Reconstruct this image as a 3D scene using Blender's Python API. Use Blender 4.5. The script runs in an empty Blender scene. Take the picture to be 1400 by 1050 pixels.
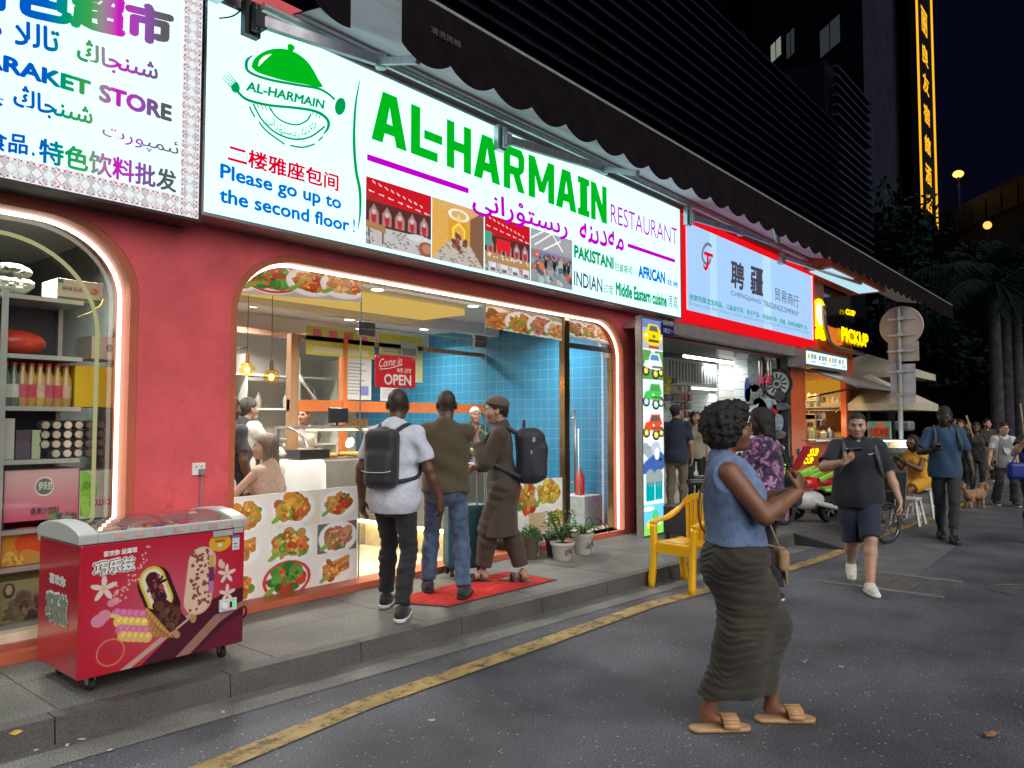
import bpy,bmesh,math,random
import numpy as np
from mathutils import Vector,Matrix
SC=bpy.context.scene
COL=SC.collection
PI=math.pi
rnd=random.Random(7)

# ---------------------------------------------------------------- camera, sky, light, exposure
FOC,VPX,VPY,CAMH=1040.0,1574.0,577.0,1.6          # pixels of the 1400 x 1050 photograph
PITCH=math.atan((VPY-525)/FOC)
_cp,_sp=math.cos(PITCH),math.sin(PITCH)
AZ=math.atan2((VPX-700)/FOC,_cp+(VPY-525)/FOC*_sp)
cam=bpy.data.cameras.new('camera');camo=bpy.data.objects.new('camera',cam);COL.objects.link(camo)
camo.location=(0,0,CAMH);camo.rotation_euler=(PI/2+PITCH,0,AZ-PI/2)
cam.sensor_width=36;cam.lens=36*FOC/1400;cam.clip_start=.05;cam.clip_end=2000
SC.camera=camo
SC.view_settings.view_transform='Standard';SC.view_settings.look='None'
SC.view_settings.exposure=0.0;SC.view_settings.gamma=1
SC.cycles.use_denoising=True;SC.cycles.max_bounces=7;SC.cycles.transparent_max_bounces=16
SC.cycles.sample_clamp_indirect=4;SC.cycles.caustics_reflective=False;SC.cycles.caustics_refractive=False
wd=bpy.data.worlds.new('World');SC.world=wd;wd.use_nodes=True
_n=wd.node_tree.nodes;_bg=_n['Background']
_sky=_n.new('ShaderNodeTexSky');_sky.sky_type='NISHITA';_sky.sun_disc=False
_sky.sun_elevation=math.radians(-2.8);_sky.sun_rotation=math.radians(200);_sky.ozone_density=4
wd.node_tree.links.new(_sky.outputs[0],_bg.inputs[0]);_bg.inputs[1].default_value=.12
# added sun lamp as general fill (soft, from behind and right of the camera)
_sl=bpy.data.lights.new('added_fill_sun','SUN');_so=bpy.data.objects.new('added_fill_sun',_sl);COL.objects.link(_so)
_sl.energy=3.2;_sl.angle=math.radians(70);_sl.color=(1.0,.96,.91)
_so.rotation_euler=Vector((.30,.80,-.62)).to_track_quat('-Z','Y').to_euler();_so.location=(0,-5,8)

# ---------------------------------------------------------------- pixel rays onto real planes
def ray(u,v):
    x,y=(u-700)/FOC,-(v-525)/FOC
    f,up=_cp-y*_sp,_sp+y*_cp
    c,s=math.cos(AZ),math.sin(AZ)
    return Vector((f*c+x*s,f*s-x*c,up))
def on(u,v,Y):                                  # point of the upright plane y = Y
    r=ray(u,v);return r*(Y/r.y)+Vector((0,0,CAMH))
def onx(u,v,X):
    r=ray(u,v);return r*(X/r.x)+Vector((0,0,CAMH))
def at(u,v,z=0.0):                              # point of the level plane z
    r=ray(u,v);return r*((z-CAMH)/r.z)+Vector((0,0,CAMH))
def far(u,v,d):                                 # point d metres away along the ground
    r=ray(u,v);return r*(d/math.hypot(r.x,r.y))+Vector((0,0,CAMH))

# ---------------------------------------------------------------- materials
def S(r,g,b):
    return tuple((c/255/12.92 if c/255 <= .04045 else ((c/255+.055)/1.055)**2.4) for c in (r,g,b))
MC={}
def pm(name,col,rough=.6,metal=0,ns=12,na=.15,bump=0,bs=80,coat=0,stretch=None,spec=.5,sheen=0):
    if name in MC:return MC[name]
    m=bpy.data.materials.new(name);m.use_nodes=True;MC[name]=m
    N,L=m.node_tree.nodes,m.node_tree.links
    b=N['Principled BSDF'];b.inputs['Roughness'].default_value=rough;b.inputs['Metallic'].default_value=metal
    b.inputs['Specular IOR Level'].default_value=spec
    if coat:b.inputs['Coat Weight'].default_value=coat;b.inputs['Coat Roughness'].default_value=.08
    if sheen:b.inputs['Sheen Weight'].default_value=sheen
    tc=N.new('ShaderNodeTexCoord');src=tc.outputs['Object']
    if stretch:
        mp=N.new('ShaderNodeMapping');mp.inputs['Scale'].default_value=stretch
        L.new(src,mp.inputs[0]);src=mp.outputs[0]
    no=N.new('ShaderNodeTexNoise');no.inputs['Scale'].default_value=ns;no.inputs['Detail'].default_value=5
    L.new(src,no.inputs['Vector'])
    r=N.new('ShaderNodeValToRGB');r.color_ramp.elements[0].position=.3;r.color_ramp.elements[1].position=.7
    r.color_ramp.elements[0].color=(*[c*(1-na) for c in col],1)
    r.color_ramp.elements[1].color=(*[min(1,c*(1+na)) for c in col],1)
    L.new(no.outputs[0],r.inputs[0]);L.new(r.outputs[0],b.inputs['Base Color'])
    if bump:
        n2=N.new('ShaderNodeTexNoise');n2.inputs['Scale'].default_value=bs;n2.inputs['Detail'].default_value=4
        L.new(src,n2.inputs['Vector'])
        bp=N.new('ShaderNodeBump');bp.inputs['Strength'].default_value=bump;bp.inputs['Distance'].default_value=.02
        L.new(n2.outputs[0],bp.inputs['Height']);L.new(bp.outputs[0],b.inputs['Normal'])
    return m
def em(name,col,strength=1.0,sample=False):
    if name in MC:return MC[name]
    m=bpy.data.materials.new(name);m.use_nodes=True;MC[name]=m
    N,L=m.node_tree.nodes,m.node_tree.links
    N.remove(N['Principled BSDF']);e=N.new('ShaderNodeEmission')
    e.inputs[0].default_value=(*col,1);e.inputs[1].default_value=strength
    L.new(e.outputs[0],N['Material Output'].inputs[0])
    m.cycles.emission_sampling='FRONT_BACK' if sample else 'NONE'
    return m
def print_mat(name,emit=0,rough=.45):
    """printed picture: colour from the 'ink' attribute of the mesh"""
    if name in MC:return MC[name]
    m=bpy.data.materials.new(name);m.use_nodes=True;MC[name]=m
    N,L=m.node_tree.nodes,m.node_tree.links
    a=N.new('ShaderNodeAttribute');a.attribute_name='ink'
    b=N['Principled BSDF']
    if emit:
        N.remove(b);e=N.new('ShaderNodeEmission');e.inputs[1].default_value=emit
        L.new(a.outputs['Color'],e.inputs[0]);L.new(e.outputs[0],N['Material Output'].inputs[0])
        m.cycles.emission_sampling='NONE'
    else:
        b.inputs['Roughness'].default_value=rough;L.new(a.outputs['Color'],b.inputs['Base Color'])
    return m
def glass(name,tint=(1,1,1),refl=1.0):
    if name in MC:return MC[name]
    m=bpy.data.materials.new(name);m.use_nodes=True;MC[name]=m
    N,L=m.node_tree.nodes,m.node_tree.links
    N.remove(N['Principled BSDF'])
    t=N.new('ShaderNodeBsdfTransparent');t.inputs[0].default_value=(*tint,1)
    g=N.new('ShaderNodeBsdfGlossy');g.inputs['Roughness'].default_value=.01
    f=N.new('ShaderNodeFresnel');f.inputs[0].default_value=1.5
    ge=N.new('ShaderNodeNewGeometry');mr=N.new('ShaderNodeMapRange');mr.inputs[3].default_value=1.5;mr.inputs[4].default_value=1/1.5;L.new(ge.outputs['Backfacing'],mr.inputs[0]);L.new(mr.outputs[0],f.inputs[0])
    mu=N.new('ShaderNodeMath');mu.operation='MULTIPLY';mu.inputs[1].default_value=refl;mu.use_clamp=True
    x=N.new('ShaderNodeMixShader');L.new(f.outputs[0],mu.inputs[0]);L.new(mu.outputs[0],x.inputs[0])
    L.new(t.outputs[0],x.inputs[1]);L.new(g.outputs[0],x.inputs[2]);L.new(x.outputs[0],N['Material Output'].inputs[0])
    return m

# ---------------------------------------------------------------- objects
def tag(o,label=None,cat=None,group=None,kind=None):
    if label:o['label']=label
    if cat:o['category']=cat
    if group:o['group']=group
    if kind:o['kind']=kind
    return o
def thing(name,label,cat,loc=(0,0,0),group=None,rz=0):
    o=bpy.data.objects.new(name,None);o.empty_display_size=.1;COL.objects.link(o)
    o.location=loc;o.rotation_euler=(0,0,rz)
    return tag(o,label,cat,group)
def link(name,me,mats,parent=None,local=False,smooth=False,bevel=0,origin=True):
    """one mesh object; world coordinates unless local (then coordinates of its parent)"""
    for m in (mats if isinstance(mats,(list,tuple)) else [mats]):me.materials.append(m)
    if smooth:me.polygons.foreach_set('use_smooth',[True]*len(me.polygons))
    o=bpy.data.objects.new(name,me);COL.objects.link(o)
    if parent is not None:
        o.parent=parent
        if not local:
            root=parent
            M=Matrix.Identity(4)
            while root is not None:
                M=root.matrix_parent_inverse @ root.matrix_basis @ M if root.parent else root.matrix_basis @ M
                root=root.parent
            o.matrix_parent_inverse=M.inverted()
    elif origin and len(me.vertices):
        n=len(me.vertices);co=np.empty(n*3,np.float32);me.vertices.foreach_get('co',co);co=co.reshape(-1,3)
        lo,hi=co.min(0),co.max(0);c=np.array([(lo[0]+hi[0])/2,(lo[1]+hi[1])/2,lo[2]],np.float32)
        me.vertices.foreach_set('co',(co-c).ravel());o.location=[float(q) for q in c]
    if bevel:
        b=o.modifiers.new('bevel','BEVEL');b.width=bevel;b.segments=2;b.limit_method='ANGLE';b.angle_limit=.6
    me.update();return o
def copy_tree(o,parent=None):
    c=o.copy();COL.objects.link(c)
    if parent is not None:c.parent=parent
    for ch in list(o.children):copy_tree(ch,c)
    return c

class MB:
    def __init__(s):s.v,s.f,s.m=[],[],[]
    def add(s,vs,fs,mi=0):
        n=len(s.v);s.v+=[tuple(p) for p in vs];s.f+=[tuple(i+n for i in f) for f in fs];s.m+=[mi]*len(fs);return s
    def box(s,x0,y0,z0,x1,y1,z1,mi=0):
        x0,x1=sorted((x0,x1));y0,y1=sorted((y0,y1));z0,z1=sorted((z0,z1))
        return s.add([(x0,y0,z0),(x1,y0,z0),(x1,y1,z0),(x0,y1,z0),(x0,y0,z1),(x1,y0,z1),(x1,y1,z1),(x0,y1,z1)],
                     [(0,3,2,1),(4,5,6,7),(0,1,5,4),(1,2,6,5),(2,3,7,6),(3,0,4,7)],mi)
    def obox(s,c,size,rz=0,rx=0,ry=0,mi=0):
        M=Matrix.Translation(c) @ Matrix.Rotation(rz,4,'Z') @ Matrix.Rotation(ry,4,'Y') @ Matrix.Rotation(rx,4,'X')
        a,b,d=[q/2 for q in size]
        P=[M @ Vector(p) for p in ((-a,-b,-d),(a,-b,-d),(a,b,-d),(-a,b,-d),(-a,-b,d),(a,-b,d),(a,b,d),(-a,b,d))]
        return s.add(P,[(0,3,2,1),(4,5,6,7),(0,1,5,4),(1,2,6,5),(2,3,7,6),(3,0,4,7)],mi)
    def beam(s,a,b,w,h,mi=0):
        a,b=Vector(a),Vector(b);d=(b-a).normalized()
        side=d.cross(Vector((0,0,1)))
        if side.length < 1e-3:side=Vector((1,0,0))
        side.normalize();up=side.cross(d)
        P=[p+side*i*w/2+up*j*h/2 for p in (a,b) for i,j in ((-1,-1),(1,-1),(1,1),(-1,1))]
        return s.add(P,[(3,2,1,0),(4,5,6,7),(0,1,5,4),(1,2,6,5),(2,3,7,6),(3,0,4,7)],mi)
    def tube(s,pts,r,n=10,mi=0,close=False):
        pts=[Vector(p) for p in pts];m=len(pts);rs=r if isinstance(r,(list,tuple)) else [r]*m
        vs,ref=[],None
        for i,p in enumerate(pts):
            t=(pts[(i+1) % m if close else min(i+1,m-1)]-pts[i-1 if close else max(i-1,0)]).normalized()
            if ref is None:ref=t.orthogonal().normalized()
            ref=(ref-t*ref.dot(t)).normalized();w=t.cross(ref)
            vs+=[p+(ref*math.cos(2*PI*k/n)+w*math.sin(2*PI*k/n))*rs[i] for k in range(n)]
        fs=[(i*n+k,i*n+(k+1) % n,((i+1) % m)*n+(k+1) % n,((i+1) % m)*n+k) for i in range(m if close else m-1) for k in range(n)]
        if not close:fs+=[tuple(range(n))[::-1],tuple((m-1)*n+k for k in range(n))]
        return s.add(vs,fs,mi)
    def cyl(s,a,b,r,r2=None,n=16,mi=0):return s.tube([a,b],[r,r if r2 is None else r2],n,mi)
    def lathe(s,c,prof,n=20,mi=0,axis='z'):
        vs=[]
        for r,z in prof:
            for k in range(n):
                a=2*PI*k/n;p=(r*math.cos(a),r*math.sin(a),z)
                if axis == 'y':p=(p[0],p[2],p[1])
                if axis == 'x':p=(p[2],p[0],p[1])
                vs.append((c[0]+p[0],c[1]+p[1],c[2]+p[2]))
        m=len(prof)
        fs=[(i*n+k,i*n+(k+1) % n,(i+1)*n+(k+1) % n,(i+1)*n+k) for i in range(m-1) for k in range(n)]
        fs+=[tuple(range(n))[::-1],tuple((m-1)*n+k for k in range(n))]
        return s.add(vs,fs,mi)
    def ball(s,c,r,n=14,mi=0,sq=(1,1,1)):
        vs,fs=[],[];h=n//2
        for i in range(h+1):
            for k in range(n):
                a,b=PI*i/h,2*PI*k/n
                vs.append((c[0]+r*sq[0]*math.sin(a)*math.cos(b),c[1]+r*sq[1]*math.sin(a)*math.sin(b),c[2]+r*sq[2]*math.cos(a)))
        fs=[(i*n+k,(i+1)*n+k,(i+1)*n+(k+1) % n,i*n+(k+1) % n) for i in range(h) for k in range(n)]
        return s.add(vs,fs,mi)
    def quad(s,a,b,c,d,mi=0):return s.add([a,b,c,d],[(0,1,2,3)],mi)
    def prism(s,poly,depth,mi=0):
        """poly: 3-D points of a flat outline; depth: vector"""
        n=len(poly);d=Vector(depth);P=[Vector(p) for p in poly]
        return s.add(P+[p+d for p in P],[tuple(range(n)),tuple(range(2*n-1,n-1,-1))]+[(i,n+i,n+(i+1) % n,(i+1) % n) for i in range(n)],mi)
    def build(s,name,mats,parent=None,smooth=False,bevel=0,local=False):
        me=bpy.data.meshes.new(name);me.from_pydata(s.v,[],s.f)
        me.polygons.foreach_set('material_index',s.m)
        bm=bmesh.new();bm.from_mesh(me);bmesh.ops.recalc_face_normals(bm,faces=bm.faces[:]);bm.to_mesh(me);bm.free()
        o=link(name,me,mats,parent,local,smooth,bevel)
        if smooth == 'auto':
            try:me.set_sharp_from_angle(angle=.7)
            except Exception:pass
        return o
def arc(cx,cz,rx,rz,a0,a1,n=12):
    return [(cx+rx*math.cos(math.radians(a0+(a1-a0)*i/n)),cz+rz*math.sin(math.radians(a0+(a1-a0)*i/n))) for i in range(n+1)]
def shape2d(loops,depth=0.0,bevel=0):
    """filled flat outline(s) with holes -> mesh in (x, z-as-y) with depth"""
    c=bpy.data.curves.new('outline','CURVE');c.dimensions='2D';c.fill_mode='BOTH';c.extrude=depth/2
    for lp in loops:
        sp=c.splines.new('POLY');sp.points.add(len(lp)-1);sp.use_cyclic_u=True
        for p,q in zip(sp.points,lp):p.co=(q[0],q[1],0,1)
    o=bpy.data.objects.new('outline',c);COL.objects.link(o)
    dg=bpy.context.evaluated_depsgraph_get();me=bpy.data.meshes.new_from_object(o.evaluated_get(dg))
    bpy.data.objects.remove(o);bpy.data.curves.remove(c)
    return me
def remap(me,O,U,V,N=None):
    O,U,V=Vector(O),Vector(U),Vector(V);N=N or U.cross(V).normalized()
    n=len(me.vertices);co=np.empty(n*3,np.float32);me.vertices.foreach_get('co',co);co=co.reshape(-1,3)
    out=np.array(O)+np.outer(co[:,0],np.array(U))+np.outer(co[:,1],np.array(V))+np.outer(co[:,2],np.array(N))
    me.vertices.foreach_set('co',out.astype(np.float32).ravel());me.update();return me
def plate(name,loops,y0,y1,mats,parent=None,bevel=0):
    """upright slab between y0 and y1 with outline loops given in (x, z)"""
    me=shape2d(loops,abs(y1-y0));remap(me,(0,(y0+y1)/2,0),(1,0,0),(0,0,1),Vector((0,-1,0)))
    return link(name,me,mats,parent,bevel=bevel)
ARA={'م':'ﻡﻢﻣﻤ','ە':'ەﻪ','د':'ﺩﺪ','ى':'ﻯﻰﯨﯩ','ن':'ﻥﻦﻧﻨ','ر':'ﺭﺮ','س':'ﺱﺲﺳﺴ','ت':'ﺕﺖﺗﺘ','ۇ':'ﯗﯘ',
       'ا':'ﺍﺎ','ش':'ﺵﺶﺷﺸ','ج':'ﺝﺞﺟﺠ','ڭ':'ﯓﯔﯕﯖ','ل':'ﻝﻞﻟﻠ','ئ':'ﺉﺊﺋﺌ','پ':'ﭖﭗﭘﭙ','و':'ﻭﻮ','ي':'ﻱﻲﻳﻴ','ب':'ﺏﺐﺑﺒ','\u0001':'ﻻﻼ'}
def arabic(t):
    t=t.replace('لا','\u0001');out=[]
    for i,ch in enumerate(t):
        if ch not in ARA:out.append(ch);continue
        pv=i > 0 and t[i-1] in ARA and len(ARA[t[i-1]]) == 4
        nx=len(ARA[ch]) == 4 and i+1 < len(t) and t[i+1] in ARA
        out.append(ARA[ch][(3 if nx else 1) if pv else (2 if nx else 0)])
    return ''.join(reversed(out))
def text(body,O,U,V,m,parent=None,bold=0.0,name='lettering',depth=.004,shear=0,spacing=1.0,align=None):
    """lettering stretched to the box O, O+U, O+V, standing a little proud of it"""
    c=bpy.data.curves.new('letters','FONT');c.body=body;c.shear=shear;c.extrude=0
    c.space_character=spacing;c.resolution_u=3 if bold else 4
    o=bpy.data.objects.new('letters',c);COL.objects.link(o)
    dg=bpy.context.evaluated_depsgraph_get();me=bpy.data.meshes.new_from_object(o.evaluated_get(dg))
    bpy.data.objects.remove(o);bpy.data.curves.remove(c)
    if bold > 0:                                                    # heavier weight: the same outline inked again around itself
        n=len(me.vertices);co=np.empty(n*3,np.float32);me.vertices.foreach_get('co',co);co=co.reshape(-1,3)
        F=[tuple(p.vertices) for p in me.polygons];bpy.data.meshes.remove(me);V8,F8=[],[]
        sh=[(0,0)]+[(bold*math.cos(q*PI/4),bold*math.sin(q*PI/4)) for q in range(8)]
        for q,(dx,dy) in enumerate(sh):
            V8.append(co+np.array([dx,dy,q*.0002],np.float32));F8+=[tuple(i+q*n for i in f) for f in F]
        me=bpy.data.meshes.new('letters');me.from_pydata(np.concatenate(V8).tolist(),[],F8)
    n=len(me.vertices);co=np.empty(n*3,np.float32);me.vertices.foreach_get('co',co);co=co.reshape(-1,3)
    lo,hi=co.min(0),co.max(0);co[:,0]=(co[:,0]-lo[0])/max(hi[0]-lo[0],1e-6);co[:,1]=(co[:,1]-lo[1])/max(hi[1]-lo[1],1e-6); 
    me.vertices.foreach_set('co',co.ravel())
    U,V=Vector(U),Vector(V);N=U.cross(V).normalized()
    remap(me,Vector(O)+N*depth,U,V,N)
    return link(name,me,m,parent)
def rect_outline(x0,z0,x1,z1):return [(x0,z0),(x1,z0),(x1,z1),(x0,z1)]

# ---------------------------------------------------------------- printed pictures
class Canvas:
    def __init__(s,w,h,col=(1,1,1)):
        s.w,s.h=w,h;s.a=np.empty((h,w,3),np.float32);s.a[:]=col
        s.y,s.x=np.mgrid[0:h,0:w].astype(np.float32);s.x=(s.x+.5)/w;s.y=1-(s.y+.5)/h      # 0..1, y up
        s.asp=w/h;s.rs=np.random.RandomState(5)
    def mask(s,m,col,al=1.0):s.a[m]=s.a[m]*(1-al)+np.array(col,np.float32)*al;return s
    def rect(s,x0,y0,x1,y1,col,al=1):return s.mask((s.x >= x0) & (s.x < x1) & (s.y >= y0) & (s.y < y1),col,al)
    def ell(s,cx,cy,rx,ry,col,ang=0,al=1):
        dx,dy=(s.x-cx)*s.asp,s.y-cy;c,q=math.cos(ang),math.sin(ang)
        return s.mask(((dx*c+dy*q)/(rx*s.asp))**2+((dy*c-dx*q)/ry)**2 < 1,col,al)
    def line(s,x0,y0,x1,y1,w,col,al=1):
        ax,ay=(s.x-x0)*s.asp,s.y-y0;bx,by=(x1-x0)*s.asp,y1-y0
        t=np.clip((ax*bx+ay*by)/max(bx*bx+by*by,1e-9),0,1)
        return s.mask((ax-t*bx)**2+(ay-t*by)**2 < (w/2)**2,col,al)
    def poly(s,pts,col,al=1):
        ins=np.zeros(s.x.shape,bool);n=len(pts)
        for i in range(n):
            (x0,y0),(x1,y1)=pts[i],pts[(i+1) % n]
            if y0 == y1:continue
            ins ^= ((y0 > s.y) != (y1 > s.y)) & (s.x < (x1-x0)*(s.y-y0)/(y1-y0)+x0)
        return s.mask(ins,col,al)
    def grad(s,c0,c1,ax='y'):
        t=(s.y if ax == 'y' else s.x)[...,None];s.a=(np.array(c0,np.float32)*(1-t)+np.array(c1,np.float32)*t).astype(np.float32);return s
    def blobs(s,cx,cy,rx,ry,pal,n,size,al=1):
        for _ in range(n):
            r,a=math.sqrt(s.rs.rand()),s.rs.rand()*2*PI;c=np.array(pal[s.rs.randint(len(pal))])*(.65+.6*s.rs.rand())
            z=size*(.5+s.rs.rand())
            s.ell(cx+rx*r*math.cos(a),cy+ry*r*math.sin(a),z/s.asp,z*(.4+.6*s.rs.rand()),np.clip(c,0,1),s.rs.rand()*3,al)
        return s
    def noise(s,amt):
        s.a*=1+(s.rs.rand(s.h,s.w,1).astype(np.float32)-.5)*amt;return s
def picture(name,cv,O,U,V,m,parent=None,proud=.0):
    O,U,V=Vector(O),Vector(U),Vector(V);N=U.cross(V).normalized()
    w,h=cv.w,cv.h;i,j=np.meshgrid(np.linspace(0,1,w),np.linspace(1,0,h))
    P=np.array(O+N*proud)+i.reshape(-1,1)*np.array(U)+j.reshape(-1,1)*np.array(V)
    me=bpy.data.meshes.new(name);nf=(w-1)*(h-1)
    me.vertices.add(w*h);me.vertices.foreach_set('co',P.astype(np.float32).ravel())
    a=(np.arange(h-1)[:,None]*w+np.arange(w-1)[None]).ravel()
    q=np.stack([a,a+w,a+w+1,a+1],1).astype(np.int32)
    me.loops.add(nf*4);me.polygons.add(nf);me.loops.foreach_set('vertex_index',q.ravel())
    me.polygons.foreach_set('loop_start',np.arange(nf,dtype=np.int32)*4)
    at_=me.attributes.new('ink','FLOAT_COLOR','POINT');c4=np.ones((w*h,4),np.float32);c4[:,:3]=np.clip(cv.a,0,4).reshape(-1,3)
    at_.data.foreach_set('color',c4.ravel());me.update(calc_edges=True)
    return link(name,me,m,parent)
# ================================================================ THE SETTING
def asphalt():
    m=pm('asphalt',(.094,.100,.122),.62,ns=1.3,na=.42,bump=.55,bs=170)
    N,L=m.node_tree.nodes,m.node_tree.links;b=N['Principled BSDF']
    base=b.inputs['Base Color'].links[0].from_socket
    tc=N.new('ShaderNodeTexCoord')
    n1=N.new('ShaderNodeTexNoise');n1.inputs['Scale'].default_value=95;n1.inputs['Detail'].default_value=2;L.new(tc.outputs['Object'],n1.inputs['Vector'])
    r1=N.new('ShaderNodeValToRGB');r1.color_ramp.elements[0].position=.38;r1.color_ramp.elements[1].position=.66
    r1.color_ramp.elements[0].color=(.52,.52,.52,1);r1.color_ramp.elements[1].color=(1.5,1.5,1.5,1);L.new(n1.outputs[0],r1.inputs[0])
    mx=N.new('ShaderNodeMix');mx.data_type='RGBA';mx.blend_type='MULTIPLY';mx.inputs[0].default_value=1
    L.new(base,mx.inputs[6]);L.new(r1.outputs[0],mx.inputs[7])
    v=N.new('ShaderNodeTexVoronoi');v.inputs['Scale'].default_value=42;L.new(tc.outputs['Object'],v.inputs['Vector'])
    lt=N.new('ShaderNodeMath');lt.operation='LESS_THAN';lt.inputs[1].default_value=.24;L.new(v.outputs['Distance'],lt.inputs[0])
    wn=N.new('ShaderNodeSeparateColor');L.new(v.outputs['Color'],wn.inputs[0])
    gt=N.new('ShaderNodeMath');gt.operation='GREATER_THAN';gt.inputs[1].default_value=.90;L.new(wn.outputs[0],gt.inputs[0])
    mm=N.new('ShaderNodeMath');mm.operation='MULTIPLY';L.new(lt.outputs[0],mm.inputs[0]);L.new(gt.outputs[0],mm.inputs[1])
    m2=N.new('ShaderNodeMix');m2.data_type='RGBA';L.new(mm.outputs[0],m2.inputs[0]);L.new(mx.outputs[2],m2.inputs[6]);m2.inputs[7].default_value=(.42,.42,.40,1)
    L.new(m2.outputs[2],b.inputs['Base Color'])
    # large worn patches change the gloss
    n3=N.new('ShaderNodeTexNoise');n3.inputs['Scale'].default_value=.7;L.new(tc.outputs['Object'],n3.inputs['Vector'])
    mr=N.new('ShaderNodeMapRange');mr.inputs[1].default_value=.3;mr.inputs[2].default_value=.7;mr.inputs[3].default_value=.40;mr.inputs[4].default_value=.64
    L.new(n3.outputs[0],mr.inputs[0]);L.new(mr.outputs[0],b.inputs['Roughness'])
    return m
ASPH=asphalt()
CONC=pm('granite_paving',(.115,.118,.112),.55,ns=2.2,na=.3,bump=.25,bs=120)
def speckle(m,sc=95,lo=.5,hi=1.5):
    N,L=m.node_tree.nodes,m.node_tree.links;b=N['Principled BSDF'];base=b.inputs['Base Color'].links[0].from_socket
    tc=N.new('ShaderNodeTexCoord');n1=N.new('ShaderNodeTexNoise');n1.inputs['Scale'].default_value=sc;n1.inputs['Detail'].default_value=1;L.new(tc.outputs['Object'],n1.inputs['Vector'])
    r1=N.new('ShaderNodeValToRGB');r1.color_ramp.elements[0].position=.4;r1.color_ramp.elements[1].position=.62
    r1.color_ramp.elements[0].color=(lo,lo,lo,1);r1.color_ramp.elements[1].color=(hi,hi,hi,1);L.new(n1.outputs[0],r1.inputs[0])
    mx=N.new('ShaderNodeMix');mx.data_type='RGBA';mx.blend_type='MULTIPLY';mx.inputs[0].default_value=1
    L.new(base,mx.inputs[6]);L.new(r1.outputs[0],mx.inputs[7]);L.new(mx.outputs[2],b.inputs['Base Color']);return m
speckle(CONC)
KERB=speckle(pm('kerb_granite',(.085,.08,.078),.6,ns=3,na=.25,bump=.3,bs=150),170,.65,1.3)
GUT=speckle(pm('gutter_concrete',(.15,.148,.142),.7,ns=2.5,na=.35,bump=.3,bs=90),120)

g=MB();g.quad((-60,-60,0),(220,-60,0),(220,160,0),(-60,160,0));tag(g.build('road',ASPH),kind='structure')
PH=.13                                                    # pavement height
kx=[-3,1.27,3.33,6.8,9.6,14,20,34];ky=[4.52,4.23,4.07,3.82,3.62,3.36,3.2,3.0]
def kerb_y(x):return float(np.interp(x,kx,ky))
p=MB();k=MB();gu=MB()
for i in range(len(kx)-1):
    x0,x1,y0,y1=kx[i],kx[i+1],ky[i],ky[i+1]
    p.quad((x0,y0+.12,PH),(x1,y1+.12,PH),(x1,12,PH),(x0,12,PH))
    gu.quad((x0,y0-.27,.004),(x1,y1-.27,.004),(x1,y1,.004),(x0,y0,.004))
xs=np.arange(-3,33,.9)
for x0 in xs:                                               # kerb stones, with a hair of joint between them
    x1=x0+.893;a,b=kerb_y(x0),kerb_y(x1)
    k.add([(x0,a,0),(x1,b,0),(x1,b+.117,0),(x0,a+.117,0),(x0,a+.012,PH+.003),(x1,b+.012,PH+.003),(x1,b+.117,PH+.003),(x0,a+.117,PH+.003)],
          [(0,3,2,1),(4,5,6,7),(0,1,5,4),(1,2,6,5),(2,3,7,6),(3,0,4,7)])
tag(p.build('pavement',CONC),kind='structure');tag(k.build('kerb',KERB),kind='structure');tag(gu.build('gutter_strip',GUT),kind='structure')
j=MB()                                                    # paving joints as thin recessed-looking lines of grout
for q in range(-2,30):
    x=q*1.2+.35;j.box(x-.004,kerb_y(x)+.12,PH,x+.004,5.4,PH+.0015)
for i in range(len(kx)-1):
    j.quad((kx[i],ky[i]+.72,PH+.0015),(kx[i+1],ky[i+1]+.72,PH+.0015),(kx[i+1],ky[i+1]+.728,PH+.0015),(kx[i],ky[i]+.728,PH+.0015))
tag(j.build('pavement_joints',pm('grout',(.075,.075,.07),.9)),kind='structure')

def worn_paint():
    m=pm('worn_yellow_paint',(.36,.25,.09),.6,ns=5,na=.3,bump=.3,bs=140)
    N,L=m.node_tree.nodes,m.node_tree.links;b=N['Principled BSDF']
    tc=N.new('ShaderNodeTexCoord');n=N.new('ShaderNodeTexNoise');n.inputs['Scale'].default_value=9;n.inputs['Detail'].default_value=9;n.inputs['Roughness'].default_value=.75
    L.new(tc.outputs['Object'],n.inputs['Vector']);r=N.new('ShaderNodeValToRGB');r.color_ramp.elements[0].position=.30;r.color_ramp.elements[1].position=.52
    L.new(n.outputs[0],r.inputs[0]);L.new(r.outputs[0],b.inputs['Alpha']);return m
yl=MB();ctr=[at(u,v,.008) for u,v in ((150,1105),(285,1050),(500,962),(700,893),(890,826),(1073,779),(1131,761),(1175,743),(1215,727),(1290,703),(1330,683))]
for a,b in zip(ctr[:-1],ctr[1:]):
    a,b=Vector((a.x,a.y,.008)),Vector((b.x,b.y,.008))
    n=Vector((0,.075,0));yl.quad(a-n,b-n,b+n,a+n)
tag(yl.build('yellow_line_marking',worn_paint()),kind='structure')
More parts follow.
